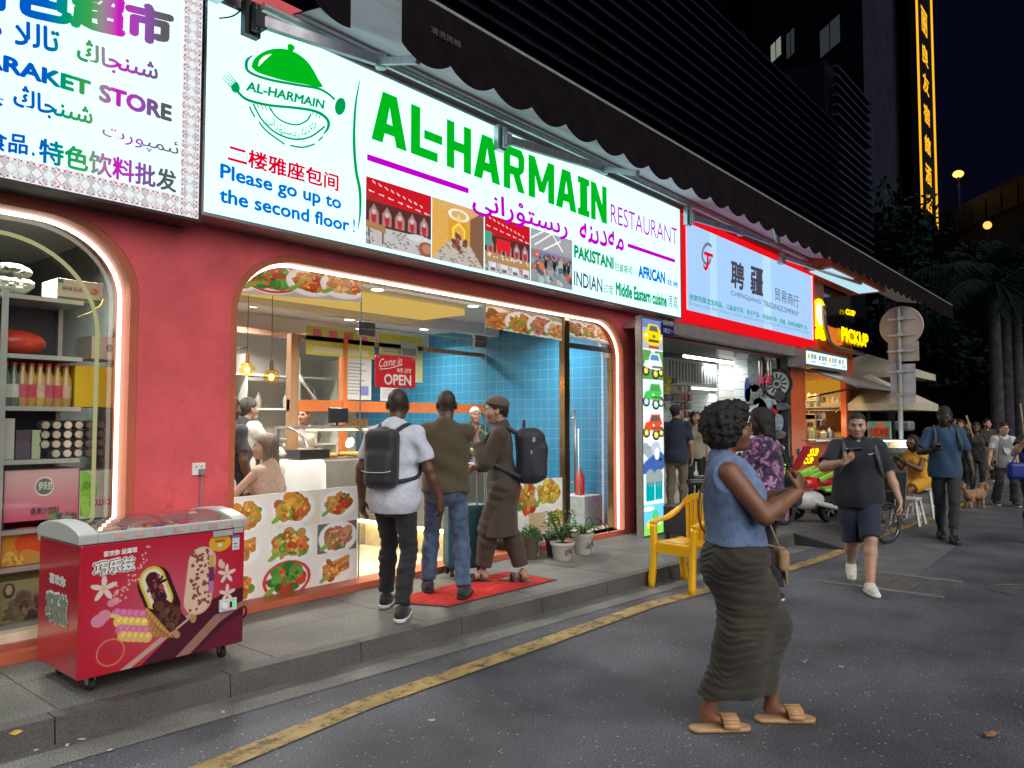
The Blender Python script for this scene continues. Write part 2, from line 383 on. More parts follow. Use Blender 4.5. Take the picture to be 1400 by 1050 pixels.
# steel drain covers and a round manhole in the road
STEEL=pm('worn_steel',(.17,.17,.17),.5,.6,ns=9,na=.3,bump=.3,bs=60)
dc=thing('drain_cover','rectangular steel cover plates let into the road in front of the man in white sneakers','drain cover',(8.3,2.05,0))
m_=MB()
for a in range(4):
    y0=1.55+a*.245;m_.box(7.95,y0,0,8.72,y0+.238,.007)
m_.build('cover_plates',STEEL,dc,bevel=.002)
for x0,y0,x1,y1 in ((7.87,1.5,7.942,2.6),(8.728,1.5,8.8,2.6)):m_=MB();m_.box(x0,y0,0,x1,y1,.010);m_.build('side_frame',pm('concrete_patch',(.16,.16,.155),.8,ns=5,na=.2),dc)
mh=at(1398,807);mo=MB();mo.lathe((mh.x,mh.y,0),[(.30,0),(.30,.006),(.24,.008),(.235,.004),(.16,.004),(.155,.008),(.08,.008),(.075,.004),(.0,.004)],28)
tag(mo.build('manhole_cover',STEEL),'small round iron manhole cover at the right edge of the road','manhole cover')

pt_=MB();q_=[at(*p,.003) for p in ((1165,778),(1250,790),(1310,745),(1215,742))];pt_.add([(q.x,q.y,.0035) for q in q_],[(0,1,2,3)]);q_=[at(*p,.003) for p in ((60,1050),(330,1000),(620,905),(560,950),(240,1049))]
tag(pt_.build('road_patch',speckle(pm('asphalt_patch',(.125,.13,.14),.62,ns=3,na=.25,bump=.4,bs=150),95,.6,1.4)),kind='structure')
ts_=MB()
for pts in (((1280,686),(1330,689),(1400,692)),):
    P_=[at(*p,.003) for p in pts]
    for a,b in zip(P_[:-1],P_[1:]):
        d=(b-a).normalized();n=Vector((-d.y,d.x,0))*(.012 if pts[0][0] > 1200 else .006);ts_.quad(*[(p.x,p.y,.0037) for p in (a-n,b-n,b+n,a+n)])
tag(ts_.build('tar_seam',pm('tar',(.018,.018,.02),.5)),kind='structure')
# ================================================================ RESTAURANT AND STORE BUILDING
YW=5.35;YG=5.56
RED=pm('crimson_render',(.72,.10,.118),.62,ns=3.2,na=.16,bump=.22,bs=45)
def grime(m,z0,z1,col,sc=6,cut=.55):
    """old stains with an outline of their own"""
    N,L=m.node_tree.nodes,m.node_tree.links;b=N['Principled BSDF'];base=b.inputs['Base Color'].links[0].from_socket
    g_=N.new('ShaderNodeNewGeometry');n=N.new('ShaderNodeTexNoise');n.inputs['Scale'].default_value=sc;n.inputs['Detail'].default_value=8;n.inputs['Roughness'].default_value=.7
    L.new(g_.outputs['Position'],n.inputs['Vector']);r=N.new('ShaderNodeValToRGB');r.color_ramp.elements[0].position=cut;r.color_ramp.elements[1].position=cut+.1
    L.new(n.outputs[0],r.inputs[0]);s_=N.new('ShaderNodeSeparateXYZ');L.new(g_.outputs['Position'],s_.inputs[0])
    mr=N.new('ShaderNodeMapRange');mr.inputs[1].default_value=z0;mr.inputs[2].default_value=z1;mr.inputs[3].default_value=.6;mr.inputs[4].default_value=.06;L.new(s_.outputs[2],mr.inputs[0])
    mu=N.new('ShaderNodeMath');mu.operation='MULTIPLY';L.new(r.outputs[0],mu.inputs[0]);L.new(mr.outputs[0],mu.inputs[1])
    mx=N.new('ShaderNodeMix');mx.data_type='RGBA';L.new(mu.outputs[0],mx.inputs[0]);L.new(base,mx.inputs[6]);mx.inputs[7].default_value=(*col,1)
    L.new(mx.outputs[2],b.inputs['Base Color'])
grime(RED,.6,1.5,(.10,.03,.03))
ORANGE=pm('terracotta_paint',(.50,.12,.06),.5,ns=4,na=.1,bump=.1,bs=50)
ALU=pm('brushed_aluminium',(.55,.56,.57),.35,.9,ns=20,na=.1)
DARKMET=pm('dark_metal',(.06,.06,.065),.45,.7)
CREAM=pm('cream_wall_paint',(.62,.58,.52),.7,ns=2,na=.06)
WHITEP=pm('white_paint',(.78,.77,.74),.6,ns=2,na=.05)
def opening(x0,x1,z0,z1,r):
    return [(x0,z0),(x1,z0)]+arc(x1-r,z1-r*.85,r,r*.85,0,90)+arc(x0+r,z1-r*.85,r,r*.85,90,180)
OP1=(-1.6,2.35,PH,2.99,.62);OP2=(3.04,8.74,PH,2.965,.6)
shop=thing('shop_building','crimson rendered shop building with two wide round-cornered shopfronts under lit signs','building',(4,7.5,PH))
plate('facade_wall',[rect_outline(-3,PH+.001,9.55,5.05),opening(OP1[0],OP1[1],PH+.002,*OP1[3:]),opening(OP2[0],OP2[1],PH+.002,*OP2[3:])],YW,YW+.16,RED,shop)
# lining of the openings (orange reveal standing just inside the cut)
for n_,(x0,x1,z0,z1,r) in (('store_reveal',OP1),('restaurant_reveal',OP2)):
    o1=opening(x0+.001,x1-.001,z0+.003,z1-.001,r);o2=opening(x0+.055,x1-.055,z0+.06,z1-.055,r-.055)
    plate(n_,[o1,o2],YW+.004,YG+.03,ORANGE,shop)
# rooms behind the glass
TILE=pm('blue_wall_tile',(.026,.185,.35),.25,ns=1.4,na=.12,spec=.6)
def tiles(m,sx,sz,mort=(.12,.28,.40)):
    N,L=m.node_tree.nodes,m.node_tree.links;b=N['Principled BSDF'];base=b.inputs['Base Color'].links[0].from_socket
    g_=N.new('ShaderNodeNewGeometry');mp=N.new('ShaderNodeSeparateXYZ');L.new(g_.outputs['Position'],mp.inputs[0])
    ad=N.new('ShaderNodeMath');L.new(mp.outputs[0],ad.inputs[0]);L.new(mp.outputs[1],ad.inputs[1])
    cb=N.new('ShaderNodeCombineXYZ');L.new(ad.outputs[0],cb.inputs[0]);L.new(mp.outputs[2],cb.inputs[1])
    br=N.new('ShaderNodeTexBrick');br.offset=0;br.inputs['Scale'].default_value=1;br.inputs['Brick Width'].default_value=sx;br.inputs['Row Height'].default_value=sz
    br.inputs['Mortar Size'].default_value=.004;br.inputs['Color1'].default_value=(0,0,0,1);br.inputs['Color2'].default_value=(0,0,0,1);br.inputs['Mortar'].default_value=(1,1,1,1)
    L.new(cb.outputs[0],br.inputs['Vector'])
    mx=N.new('ShaderNodeMix');mx.data_type='RGBA';L.new(br.outputs['Fac'],mx.inputs[0]);L.new(base,mx.inputs[6]);mx.inputs[7].default_value=(*mort,1);L.new(mx.outputs[2],b.inputs['Base Color'])
tiles(TILE,.15,.15)
FLOORT=pm('shop_floor_tile',(.56,.50,.40),.22,ns=1.5,na=.1);tiles(FLOORT,.6,.6,(.3,.27,.22))
RX0,RX1,RY1,RZ=2.70,9.2,11.6,3.12
m_=MB();m_.quad((RX0,YG-.02,PH+.02),(RX1,YG-.02,PH+.02),(RX1,RY1,PH+.02),(RX0,RY1,PH+.02));m_.build('dining_room_floor',FLOORT,shop)
m_=MB();m_.box(RX0,YG,RZ,RX1,RY1,RZ+.1)
m_.box(4.6,7.9,RZ-.16,9.1,8.1,RZ-.001);m_.box(RX0+.01,9.6,RZ-.22,RX1-.01,9.75,RZ-.001)
m_.build('dining_room_ceiling',WHITEP,shop)
m_=MB();m_.box(RX0,RY1,PH,RX1,RY1+.1,RZ);m_.box(RX0-.1,YG,PH,RX0,RY1+.1,RZ);m_.build('dining_room_wall',CREAM,shop)
m_=MB();m_.box(RX1,YG,PH,RX1+.1,RY1+.1,RZ);m_.build('tiled_wall',TILE,shop)
# cove light: yellow wash put into the panel's own emission, no strip behind
m_=MB();m_.box(4.3,6.95,RZ-.10,7.3,7.75,RZ-.02);m_.build('ceiling_cove',em('yellow_cove_panel',(.80,.52,.13),.85),shop)
m_=MB();m_.box(3.2,9.45,RZ-.30,8.6,9.6,RZ-.223);m_.build('ceiling_trim',pm('peach_paint',(.6,.35,.25),.5),shop)
# store room (left shop)
m_=MB();m_.quad((-1.7,YG,PH+.02),(2.6,YG,PH+.02),(2.6,8.2,PH+.02),(-1.7,8.2,PH+.02));m_.build('store_floor',FLOORT,shop)
m_=MB();m_.box(-1.7,8.2,PH,2.6,8.3,RZ);m_.box(2.58,YG+.02,PH,2.68,8.3,RZ);m_.build('store_wall',pm('grey_store_wall',(.20,.21,.20),.7),shop)
m_=MB();m_.box(-1.7,YG+.02,RZ,2.6,8.3,RZ+.1);m_.build('store_ceiling',WHITEP,shop)
m_=MB();m_.box(-3,YW+.17,RZ+.12,9.55,11.8,5.0);m_.build('upper_storey',pm('dark_render',(.03,.03,.035),.8),shop)

# frame strips: lit tubes round the two openings
LEDW=em('warm_light_strip',(1.0,.90,.74),4.6,True)
def strip(op,y,label,ins=.07,r=.014):
    x0,x1,z0,z1,rr=op;pts=[(x1-ins,z0+.02)]+opening(x0+ins,x1-ins,z0,z1-ins,rr-ins)[2:]+[(x0+ins,z0+.02)]
    q=[(p[0],y,p[1]) for p in pts];m_=MB();m_.tube(q,r,8)
    return tag(m_.build('light_strip',LEDW,smooth=True),label,'light strip')
strip(OP1,YW+.14,'warm white light strip bent round the arched front of the grocery store')
strip(OP2,YW+.09,'long warm white light strip round the restaurant opening')

# ---------------------------------------------------------------- glass fronts
GL=glass('clear_glass',(.97,.99,.985),1.2)
gf=thing('shop_window','frameless glass front of the restaurant with sliding door panes and metal clamps','glass front',(5.9,YG,PH))
xs_=[on(u,500,YG).x for u in (493,664)];xd0=on(773,600,YG).x;XG0,XG1=OP2[0]+.05,OP2[1]-.05
zt=on(500,447,YG).z
m_=MB();m_.quad((XG0-.05,YG,PH+.02),(xs_[0]-.004,YG,PH+.02),(xs_[0]-.004,YG,2.96),(XG0-.05,YG,2.96));m_.build('pane',GL,gf)
m_=MB();m_.quad((xs_[0]+.004,YG,zt),(xs_[1]-.004,YG,zt),(xs_[1]-.004,YG,2.96),(xs_[0]+.004,YG,2.96));m_.build('pane',GL,gf)
m_=MB();m_.quad((xs_[1]+.004,YG,PH+.02),(xd0,YG,PH+.02),(xd0,YG,2.96),(xs_[1]+.004,YG,2.96));m_.build('pane',GL,gf)
xh=on(548,500,YG+.06).x;m_=MB();m_.quad((xh,YG+.06,PH+.03),(xs_[1]+.25,YG+.06,PH+.03),(xs_[1]+.25,YG+.06,zt),(xh,YG+.06,zt));m_.build('sliding_door',GL,gf)
EDGE=pm('green_glass_edge',(.12,.22,.18),.2)
m_=MB()
for x in (xs_[0],xs_[1]):m_.box(x-.003,YG-.006,PH+.02,x+.003,YG+.006,2.95)
m_.box(xs_[0],YG-.006,zt-.004,xs_[1],YG+.006,zt+.004);m_.build('glass_edge',EDGE,gf)
CL=pm('satin_steel',(.28,.26,.25),.3,.9)
for u,v in ((500,450),(656,467)):
    c=on(u,v,YG);m_=MB();m_.box(c.x-.10,YG-.018,c.z+.002,c.x+.10,YG+.018,c.z+.065);m_.box(c.x-.10,YG-.018,c.z-.065,c.x+.10,YG+.018,c.z-.002)
    m_.build('clamp',CL,gf,bevel=.004)
m_=MB();m_.box(OP2[0]+.06,YG-.03,PH,xs_[0]+.02,YG+.05,PH+.045);m_.box(xs_[0]+.02,YG-.012,PH,xd0,YG+.02,PH+.024);m_.build('sill',pm('stone_sill',(.55,.52,.46),.4,ns=8),gf)
# side door with chrome posts at the right
sd=thing('glass_side_door','narrow glass side door between polished posts beside the blue tiled wall','glass door',(8.2,YG,PH))
BRASS=pm('polished_bronze',(.32,.22,.13),.16,.95,ns=3,na=.3)
xa,xb,xc=on(769,600,YG).x,on(776,600,YG).x,on(836,600,YG).x;zb=on(800,475,YG).z
m_=MB();m_.box(xa,YG-.04,PH,xb,YG+.05,2.93);m_.build('post',BRASS,sd,bevel=.006);m_=MB();m_.box(xc-.03,YG-.04,PH,xc+.05,YG+.05,2.93);m_.build('post',BRASS,sd,bevel=.006)
m_=MB();m_.box(xb+.002,YG-.03,zb-.03,xc-.032,YG+.03,zb+.03);m_.build('transom',DARKMET,sd,bevel=.004)
m_=MB();m_.quad((xb+.01,YG,PH+.06),(xc-.04,YG,PH+.06),(xc-.04,YG,zb-.035),(xb+.01,YG,zb-.035));m_.build('pane',GL,sd)
m_=MB();m_.quad((xb+.01,YG,zb+.035),(xc-.04,YG,zb+.035),(xc-.04,YG,2.93),(xb+.01,YG,2.93));m_.build('top_pane',GL,sd)
hx=on(786,600,YG-.07).x;m_=MB();m_.tube([(hx,YG-.07,1.75),(hx,YG-.07,.75)],.016,10)
for z in (1.65,.85):m_.tube([(hx,YG-.07,z),(hx,YG+.0,z)],.01,8)
m_.build('handle',ALU,sd,smooth=True)
m_=MB();m_.box(xb-.1,YG-.16,PH,OP2[1]-.06,YG+.04,PH+.06);m_.build('step',pm('stone_sill',(.5,.5,.5)),sd,bevel=.006)
mx_=on(812,470,YG-.02);m_=MB();m_.box(xc-.14,YG-.02,zb-.10,xc-.02,YG+.02,zb-.034);m_.build('hinge_block',ALU,sd,bevel=.004)
# store window glass with a thin brass-lit inner arch
sg=thing('store_window','curved-top glass window of the grocery store with a slim metal frame','window',(1.2,YG,PH))
m_=MB();m_.quad((OP1[0],YG,PH),(2.32,YG,PH),(2.32,YG,2.98),(OP1[0],YG,2.98));m_.build('pane',glass('store_glass',(.93,.96,.93),1.5),sg)
pts=[(2.155,PH+.03)]+arc(2.155-.62,2.80-.6,.62,.6,0,90,14)+[(.2,2.80)]
m_=MB();m_.tube([(q[0],YG-.03,q[1]) for q in pts],.014,8);m_.build('inner_arch',em('dim_strip',(.62,.60,.30),.62),sg,smooth=True)
m_=MB();m_.box(OP1[0],YG-.12,PH,2.29,YG+.02,PH+.10);m_.build('sill',pm('red_sill',(.35,.10,.07),.5),sg,bevel=.004)
m_=MB();m_.box(OP1[0],YG-.10,PH+.10,2.28,YG+.02,PH+.16);m_.build('lit_ledge',pm('cream_ledge',(.7,.62,.45),.4),sg,bevel=.004)
# ================================================================ SIGNS
YS=5.10
def Z1(x,y):return (x/3.281,y/3.281)
def Z2(x,y):return (270+x/2.916,y/2.916)
def Z3(x,y):return (480+x/2.9167,100+y/2.9167)
def Z7(x,y):return (930+x/5.832,300+y/5.832)
def sbox(p0,ptop,p1,Y=YS):
    """lettering box: p0 left end of the base line, ptop the top above it, p1 right end of the base line (pixels)"""
    O=on(*p0,Y);e=on(*p1,Y);t=on(p0[0],ptop,Y)
    return (O.x,Y-.004,O.z),(e.x-O.x,0,e.z-O.z),(0,0,t.z-O.z)
def stext(s,zf,x0,yb,yt,x1,yb1,m,parent,bold=0,Y=YS,**kw):
    O,U,V=sbox(zf(x0,yb),zf(x0,yt)[1],zf(x1,yb1),Y);return text(s,O,U,V,m,parent,bold,**kw)
def spoly(zf,pts,m,parent,name='emblem',Y=YS,proud=.006,th=.003):
    P=[on(*zf(*q),Y) for q in pts];loop=[(p.x,p.z) for p in P]
    return plate(name,[loop],Y-proud-th,Y-proud,m,parent)
def stroke2(pts,w):
    """outline of a thick line through (x, z) points; w one width or one per point"""
    n=len(pts);ws=w if isinstance(w,(list,tuple)) else [w]*n;L_,R_=[],[]
    for i in range(n):
        a,b=pts[max(i-1,0)],pts[min(i+1,n-1)];dx,dz=b[0]-a[0],b[1]-a[1];l=math.hypot(dx,dz) or 1
        nx,nz=-dz/l*ws[i]/2,dx/l*ws[i]/2;L_.append((pts[i][0]+nx,pts[i][1]+nz));R_.append((pts[i][0]-nx,pts[i][1]-nz))
    return L_+R_[::-1]
def smooth_pts(pts,k=6):
    out=[];n=len(pts)
    for i in range(n-1):
        p0,p1,p2,p3=pts[max(i-1,0)],pts[i],pts[i+1],pts[min(i+2,n-1)]
        for t in [q/k for q in range(k)]:
            out.append(tuple(.5*(2*p1[c]+(p2[c]-p0[c])*t+(2*p0[c]-5*p1[c]+4*p2[c]-p3[c])*t*t+(3*p1[c]-p0[c]-3*p2[c]+p3[c])*t**3) for c in range(len(p1))))
    return out+[tuple(pts[-1])]
def sstroke(zf,pts,w,m,parent,name='emblem',Y=YS,proud=.006):
    P=[on(*zf(*q),Y) for q in pts];P=smooth_pts([(p.x,p.z) for p in P])
    if isinstance(w,(list,tuple)):
        w=list(np.interp(np.linspace(0,1,len(P)),np.linspace(0,1,len(w)),w))
    return plate(name,[stroke2(P,w)],Y-proud-.003,Y-proud,m,parent)
def inkstrip(name,dark):return em(name,dark,.95)
GRN=em('sign_green',(.0,.48,.012),1);GRN2=em('sign_dark_green',(.0,.34,.08),1);MAG=em('sign_magenta',(.58,.0,.62),1)
REDI=em('sign_red',(.80,.0,.03),1);BLU=em('sign_blue',(.0,.17,.66),1);GRY=em('sign_grey',(.09,.08,.09),1);EMR=em('sign_emerald',(.0,.36,.13),1)
WHT=em('restaurant_sign_light',(.56,.90,.97),1.6,True)
def signboard(root,x0,z0,x1,z1,m,Y=YS,back=YW-.004,frame=None,fw=.025):
    m_=MB();m_.quad((x0,Y,z0),(x1,Y,z0),(x1,Y,z1),(x0,Y,z1));m_.build('lit_panel',m,root)
    m_=MB();m_.box(x0-fw,Y-.006,z0-fw,x0-.001,back,z1+fw);m_.box(x1+.001,Y-.006,z0-fw,x1+fw,back,z1+fw)
    m_.box(x0-.001,Y-.006,z0-fw,x1+.001,back,z0-.001);m_.box(x0-.001,Y-.006,z1+.001,x1+.001,back,z1+fw)
    m_.build('sign_frame',frame or ALU,root)
# ---- restaurant sign
a=on(278,289,YS);b=on(930.5,433,YS);zt_=on(933,288.5,YS).z
rs=thing('restaurant_sign','long backlit white sign with green restaurant lettering and dining room photos','shop sign',((a.x+b.x)/2,YS,a.z))
signboard(rs,a.x,a.z,b.x,zt_,WHT)
def block_letters(zt_px,zb_px):
    """the heavy squared capitals of the restaurant's name"""
    zt_,zb_=on(*zt_px,YS).z,on(*zb_px,YS).z;w=.29;f=lambda pts,holes=():([pts]+list(holes))
    A_=f([(0,0),(.30,0),(.36,.20),(.64,.20),(.70,0),(1,0),(.70,1),(.30,1)],[[(.415,.40),(.585,.40),(.50,.76)]])
    R_=f([(0,0),(.30,0),(.30,.36),(.46,.36),(.68,0),(1,0),(.76,.40),(.94,.50),(.98,.60),(.98,.86),(.84,1),(0,1)],[[(.30,.56),(.68,.56),(.70,.60),(.70,.76),(.66,.80),(.30,.80)]])
    H_=f([(0,0),(.3,0),(.3,.40),(.7,.40),(.7,0),(1,0),(1,1),(.7,1),(.7,.60),(.3,.60),(.3,1),(0,1)])
    M_=f([(0,0),(.24,0),(.24,.58),(.40,.20),(.60,.20),(.76,.58),(.76,0),(1,0),(1,1),(.76,1),(.50,.44),(.24,1),(0,1)])
    N_=f([(0,0),(.28,0),(.28,.55),(.70,0),(1,0),(1,1),(.72,1),(.72,.45),(.30,1),(0,1)])
    I_=f([(0,0),(1,0),(1,.17),(.82,.17),(.82,.83),(1,.83),(1,1),(0,1),(0,.83),(.18,.83),(.18,.17),(0,.17)])
    L_=f([(0,0),(1,0),(1,.19),(.33,.19),(.33,1),(0,1)])
    for g_,u0,u1 in ((A_,80,220),(L_,237,343),([[(0,.40),(1,.40),(1,.58),(0,.58)]],290,361),(H_,380,476),(A_,488,592),(R_,607,690),(M_,706,808),(A_,815,896),(I_,903,948),(N_,955,1017)):
        x0,x1=on(*Z3(u0,200+(u0-80)*.33),YS).x,on(*Z3(u1,200+(u1-80)*.33),YS).x
        plate('sign_letter',[[(x0+(x1-x0)*a,zb_+(zt_-zb_)*b) for a,b in lp] for lp in g_],YS-.009,YS-.005,GRN,rs)
block_letters(Z3(115,70),Z3(80,262))
sstroke(Z3,[(62,335),(466,470)],.055,MAG,rs,'sign_rule');sstroke(Z3,[(1101,686),(1290,750)],.05,MAG,rs,'sign_rule')
stext(arabic('رىستۇرانى'),Z3,480,560,452,862,672,MAG,rs,.022,name='sign_script');stext(arabic('مەدىنە'),Z3,908,667,592,1086,712,MAG,rs,.022,name='sign_script')
stext('RESTAURANT',Z3,1033,596,520,1298,688,MAG,rs,0,name='sign_letters')
stext('PAKISTANI',Z3,887,737,683,1045,785,GRN2,rs,.05,name='sign_letters');stext('巴基斯坦',Z3,1051,790,756,1120,806,GRN2,rs,.01,name='sign_letters')
stext('AFRICAN',Z3,1143,815,764,1250,842,BLU,rs,.05,name='sign_letters');stext('非洲',Z3,1257,846,820,1300,857,BLU,rs,.02,name='sign_letters')
stext('INDIAN',Z3,887,847,787,1000,877,GRY,rs,.02,name='sign_letters');stext('印度',Z3,1005,880,840,1043,886,GRY,rs,0,name='sign_letters')
stext('Middle Eastern cuisine',Z3,1053,887,830,1257,935,EMR,rs,.05,name='sign_letters');stext('清真',Z3,1261,934,882,1302,943,GRY,rs,.0,name='sign_letters')
stext('二楼雅座包间',Z2,117,645,568,560,765,REDI,rs,.028,name='sign_letters')
stext('Please go up to',Z2,87,728,650,570,852,BLU,rs,.03,name='sign_letters');stext('the second floor',Z2,84,806,745,603,925,BLU,rs,.03,name='sign_letters')
stext('!',Z2,618,926,872,625,928,BLU,rs,0,name='sign_letters')
sstroke(Z2,[(645,322),(628,420),(622,560),(630,680),(645,760),(646,850),(637,915)],[.005,.02,.028,.03,.03,.02,.004],GRN2,rs,'sign_divider')
# emblem: cloche, spoon, fork and plate
spoly(Z2,smooth_pts([(213,268),(222,240),(250,214),(290,198),(335,195),(375,205),(415,228),(450,265),(478,315),(495,349),(430,338),(350,324),(285,306),(235,288),(213,268)],4),GRN,rs)
spoly(Z2,smooth_pts([(357,180),(368,176),(382,184),(385,194),(376,206),(362,202),(357,190),(357,180)],4),GRN,rs)
sstroke(Z2,[(240,265),(250,247),(268,230),(290,218)],[.004,.024,.022,.004],em('sign_white_ink',(.9,1,1),1.4),rs,proud=.012)
sstroke(Z2,[(220,221),(198,238),(192,262),(200,284),(235,303),(300,322),(400,340),(475,353),(515,372),(545,398)],[.003,.02,.026,.024,.02,.02,.02,.02,.02,.02],GRN2,rs)
P=[on(*Z2(567+27*math.cos(t)*.75-12*math.sin(t)*.5,425+34*math.sin(t)+12*math.cos(t)*.4),YS) for t in np.linspace(0,2*PI,24)[:-1]];plate('emblem',[[(q.x,q.z) for q in P]],YS-.009,YS-.006,GRN2,rs)
sstroke(Z2,[(152,352),(165,374),(200,400),(280,420),(380,430),(450,440),(492,456),(518,482),(518,510),(500,537)],[.03,.022,.022,.02,.02,.022,.026,.03,.024,.006],GRN2,rs)
spoly(Z2,smooth_pts([(131,346),(152,327),(165,345),(164,364),(150,371),(136,362),(131,346)],4),GRN2,rs)
for x0,y0,x1,y1 in ((97,312,136,352),(104,303,142,346),(112,296,149,340),(120,289,155,334)):sstroke(Z2,[(x0,y0),(x1,y1)],[.002,.009],GRN2,rs)
for arc_,w_ in (([(206,425),(214,446),(227,467)],.013),([(243,487),(275,525),(345,576)],.013),([(368,581),(418,588),(465,575)],.013),([(480,562),(497,546)],.012),
                 ([(220,415),(255,478),(310,530),(385,556),(450,545),(505,505)],.014),([(287,430),(310,465),(350,490),(397,498),(435,480),(450,455)],.012)):sstroke(Z2,arc_,w_,GRN2,rs)
for x0,y0,x1,y1 in ((236,418,243,432),(252,421,260,440),(268,424,274,438),(284,427,290,444),(462,444,455,458),(476,450,468,466),(488,456,482,474)):sstroke(Z2,[(x0,y0),(x1,y1)],.006,GRN2,rs)
for s_,x0,yb,yt,x1,yb1 in ((arabic('رانى'),270,492,448,318,528),(arabic('رىستۇ'),322,540,496,404,560),(arabic('مەدىنە'),412,548,512,470,512)):stext(s_,Z2,x0,yb,yt,x1,yb1,GRN2,rs,.0,name='sign_script')
stext('AL-HARMAIN',Z2,190,362,322,505,437,GRN2,rs,.04,shear=.12,name='sign_letters')
# four printed dining-room photos
def room_photo(kind):
    c=Canvas(96,84)
    if kind == 0 or kind == 2:
        c.grad((.25,.05,.03),(.55,.02,.02));c.poly([(0,1),(1,1),(1,.72),(.5,.62),(0,.78)],(.62,.01,.02))
        for i in range(9):c.line(.1+.09*i,.95-.02*i,.13+.09*i,.93-.02*i,.02,(1,.8,.7))
        for i in range(7):c.line(.05+.14*i,.80-.018*i,.12+.14*i,.79-.018*i,.015,(1,.85,.8))
        c.rect(0,.28,1,.66,(.10,.03,.03))
        for i in range(5):
            x=.12+.19*i;c.poly([(x-.07,.33),(x-.07,.50),(x,.62),(x+.07,.50),(x+.07,.33)],(.45,.22,.20));c.ell(x,.42,.035,.09,(.5,.03,.05));c.ell(x,.50,.03,.04,(.55,.55,.55))
        c.rect(0,0,1,.3,(.55,.52,.50))
        for i in range(60):c.ell(c.rs.rand(),c.rs.rand()*.28,.02,.012,(.2,.2,.22))
        c.poly([(0,.36),(.28,.33),(.30,.22),(0,.26)],(.42,.22,.10));c.line(.05,.25,.06,.02,.02,(.1,.06,.05));c.line(.25,.22,.25,.05,.02,(.1,.06,.05))
        c.ell(.8,.26,.2,.06,(.65,.67,.7));c.ell(.92,.12,.13,.12,(.35,.12,.06));c.ell(.93,.13,.08,.07,(.5,.25,.15))
        if kind == 2:
            c.rect(0,.45,.16,.7,(.1,.35,.25));c.rect(.25,.42,.55,.62,(.75,.02,.03));c.poly([(0,.36),(1,.33),(1,.16),(0,.2)],(.48,.26,.12))
            for i in range(24):c.ell(.05+.9*c.rs.rand(),.27+.06*c.rs.rand(),.02,.018,(.8,.75,.6))
            for i in range(4):c.rect(.1+.24*i,.02,.25+.24*i,.18,(.75,.75,.78));c.rect(.12+.24*i,.04,.23+.24*i,.1,(.15,.15,.2))
    if kind == 1:
        c.grad((.45,.22,.08),(.75,.45,.15));c.poly([(0,0),(.3,.35),(.3,.8),(0,1)],(.78,.42,.10));c.poly([(1,0),(.72,.35),(.72,.8),(1,1)],(.25,.12,.07))
        c.rect(.3,.35,.72,.72,(.72,.36,.04));c.poly([(0,0),(.3,.35),(.72,.35),(1,0)],(.55,.5,.42))
        for i in range(50):c.ell(.15+.7*c.rs.rand(),.3*c.rs.rand(),.025,.012,(.28,.22,.2))
        c.ell(.5,.82,.2,.10,(1,.92,.7));c.ell(.5,.82,.15,.07,(.72,.45,.2));c.ell(.5,.76,.03,.07,(.9,.7,.2))
        c.poly([(.38,.35),(.38,.6),(.5,.7),(.62,.6),(.62,.35)],(1,.75,.1));c.poly([(.41,.35),(.41,.58),(.5,.66),(.59,.58),(.59,.35)],(.8,.42,.08));c.blobs(.5,.36,.14,.13,[(.15,.06,.04),(.3,.12,.08),(.6,.5,.35)],40,.04)
    if kind == 3:
        c.grad((.30,.30,.36),(.36,.38,.42));c.poly([(0,1),(1,.9),(1,.68),(0,.62)],(.40,.40,.42))
        for a_ in ((.1,.7,.5,1),(.5,1,.75,.72),(.0,.8,.3,1),(.3,.65,.7,.9)):c.line(*a_,.03,(1,1,.95))
        c.rect(0,.45,1,.62,(.20,.24,.38));c.blobs(.5,.52,.5,.06,[(.5,.15,.1),(.2,.2,.5),(.6,.5,.2),(.1,.1,.1)],50,.05)
        c.blobs(.5,.25,.5,.22,[(.35,.45,.45),(.55,.5,.48),(.1,.1,.12),(.6,.15,.08),(.25,.3,.32)],160,.06)
        for x in (.35,.55,.8,.9):c.ell(x,.42,.04,.13,(.02,.02,.03));c.ell(x,.50,.025,.035,(.4,.25,.18))
    return c.noise(.25)
PHE=print_mat('backlit_photo_print',1.0)
z_t=on(*Z3(58,410),YS).z;z_b=on(*Z3(58,679),YS).z
for i,(u0,u1) in enumerate(((58,318),(322,528),(532,712),(715,880))):
    x0,x1=on(*Z3(u0,500),YS).x,on(*Z3(u1,600),YS).x
    picture('dining_photo',room_photo(i),(x0,YS-.004,z_b),(x1-x0,0,0),(0,0,z_t-z_b),PHE,rs)
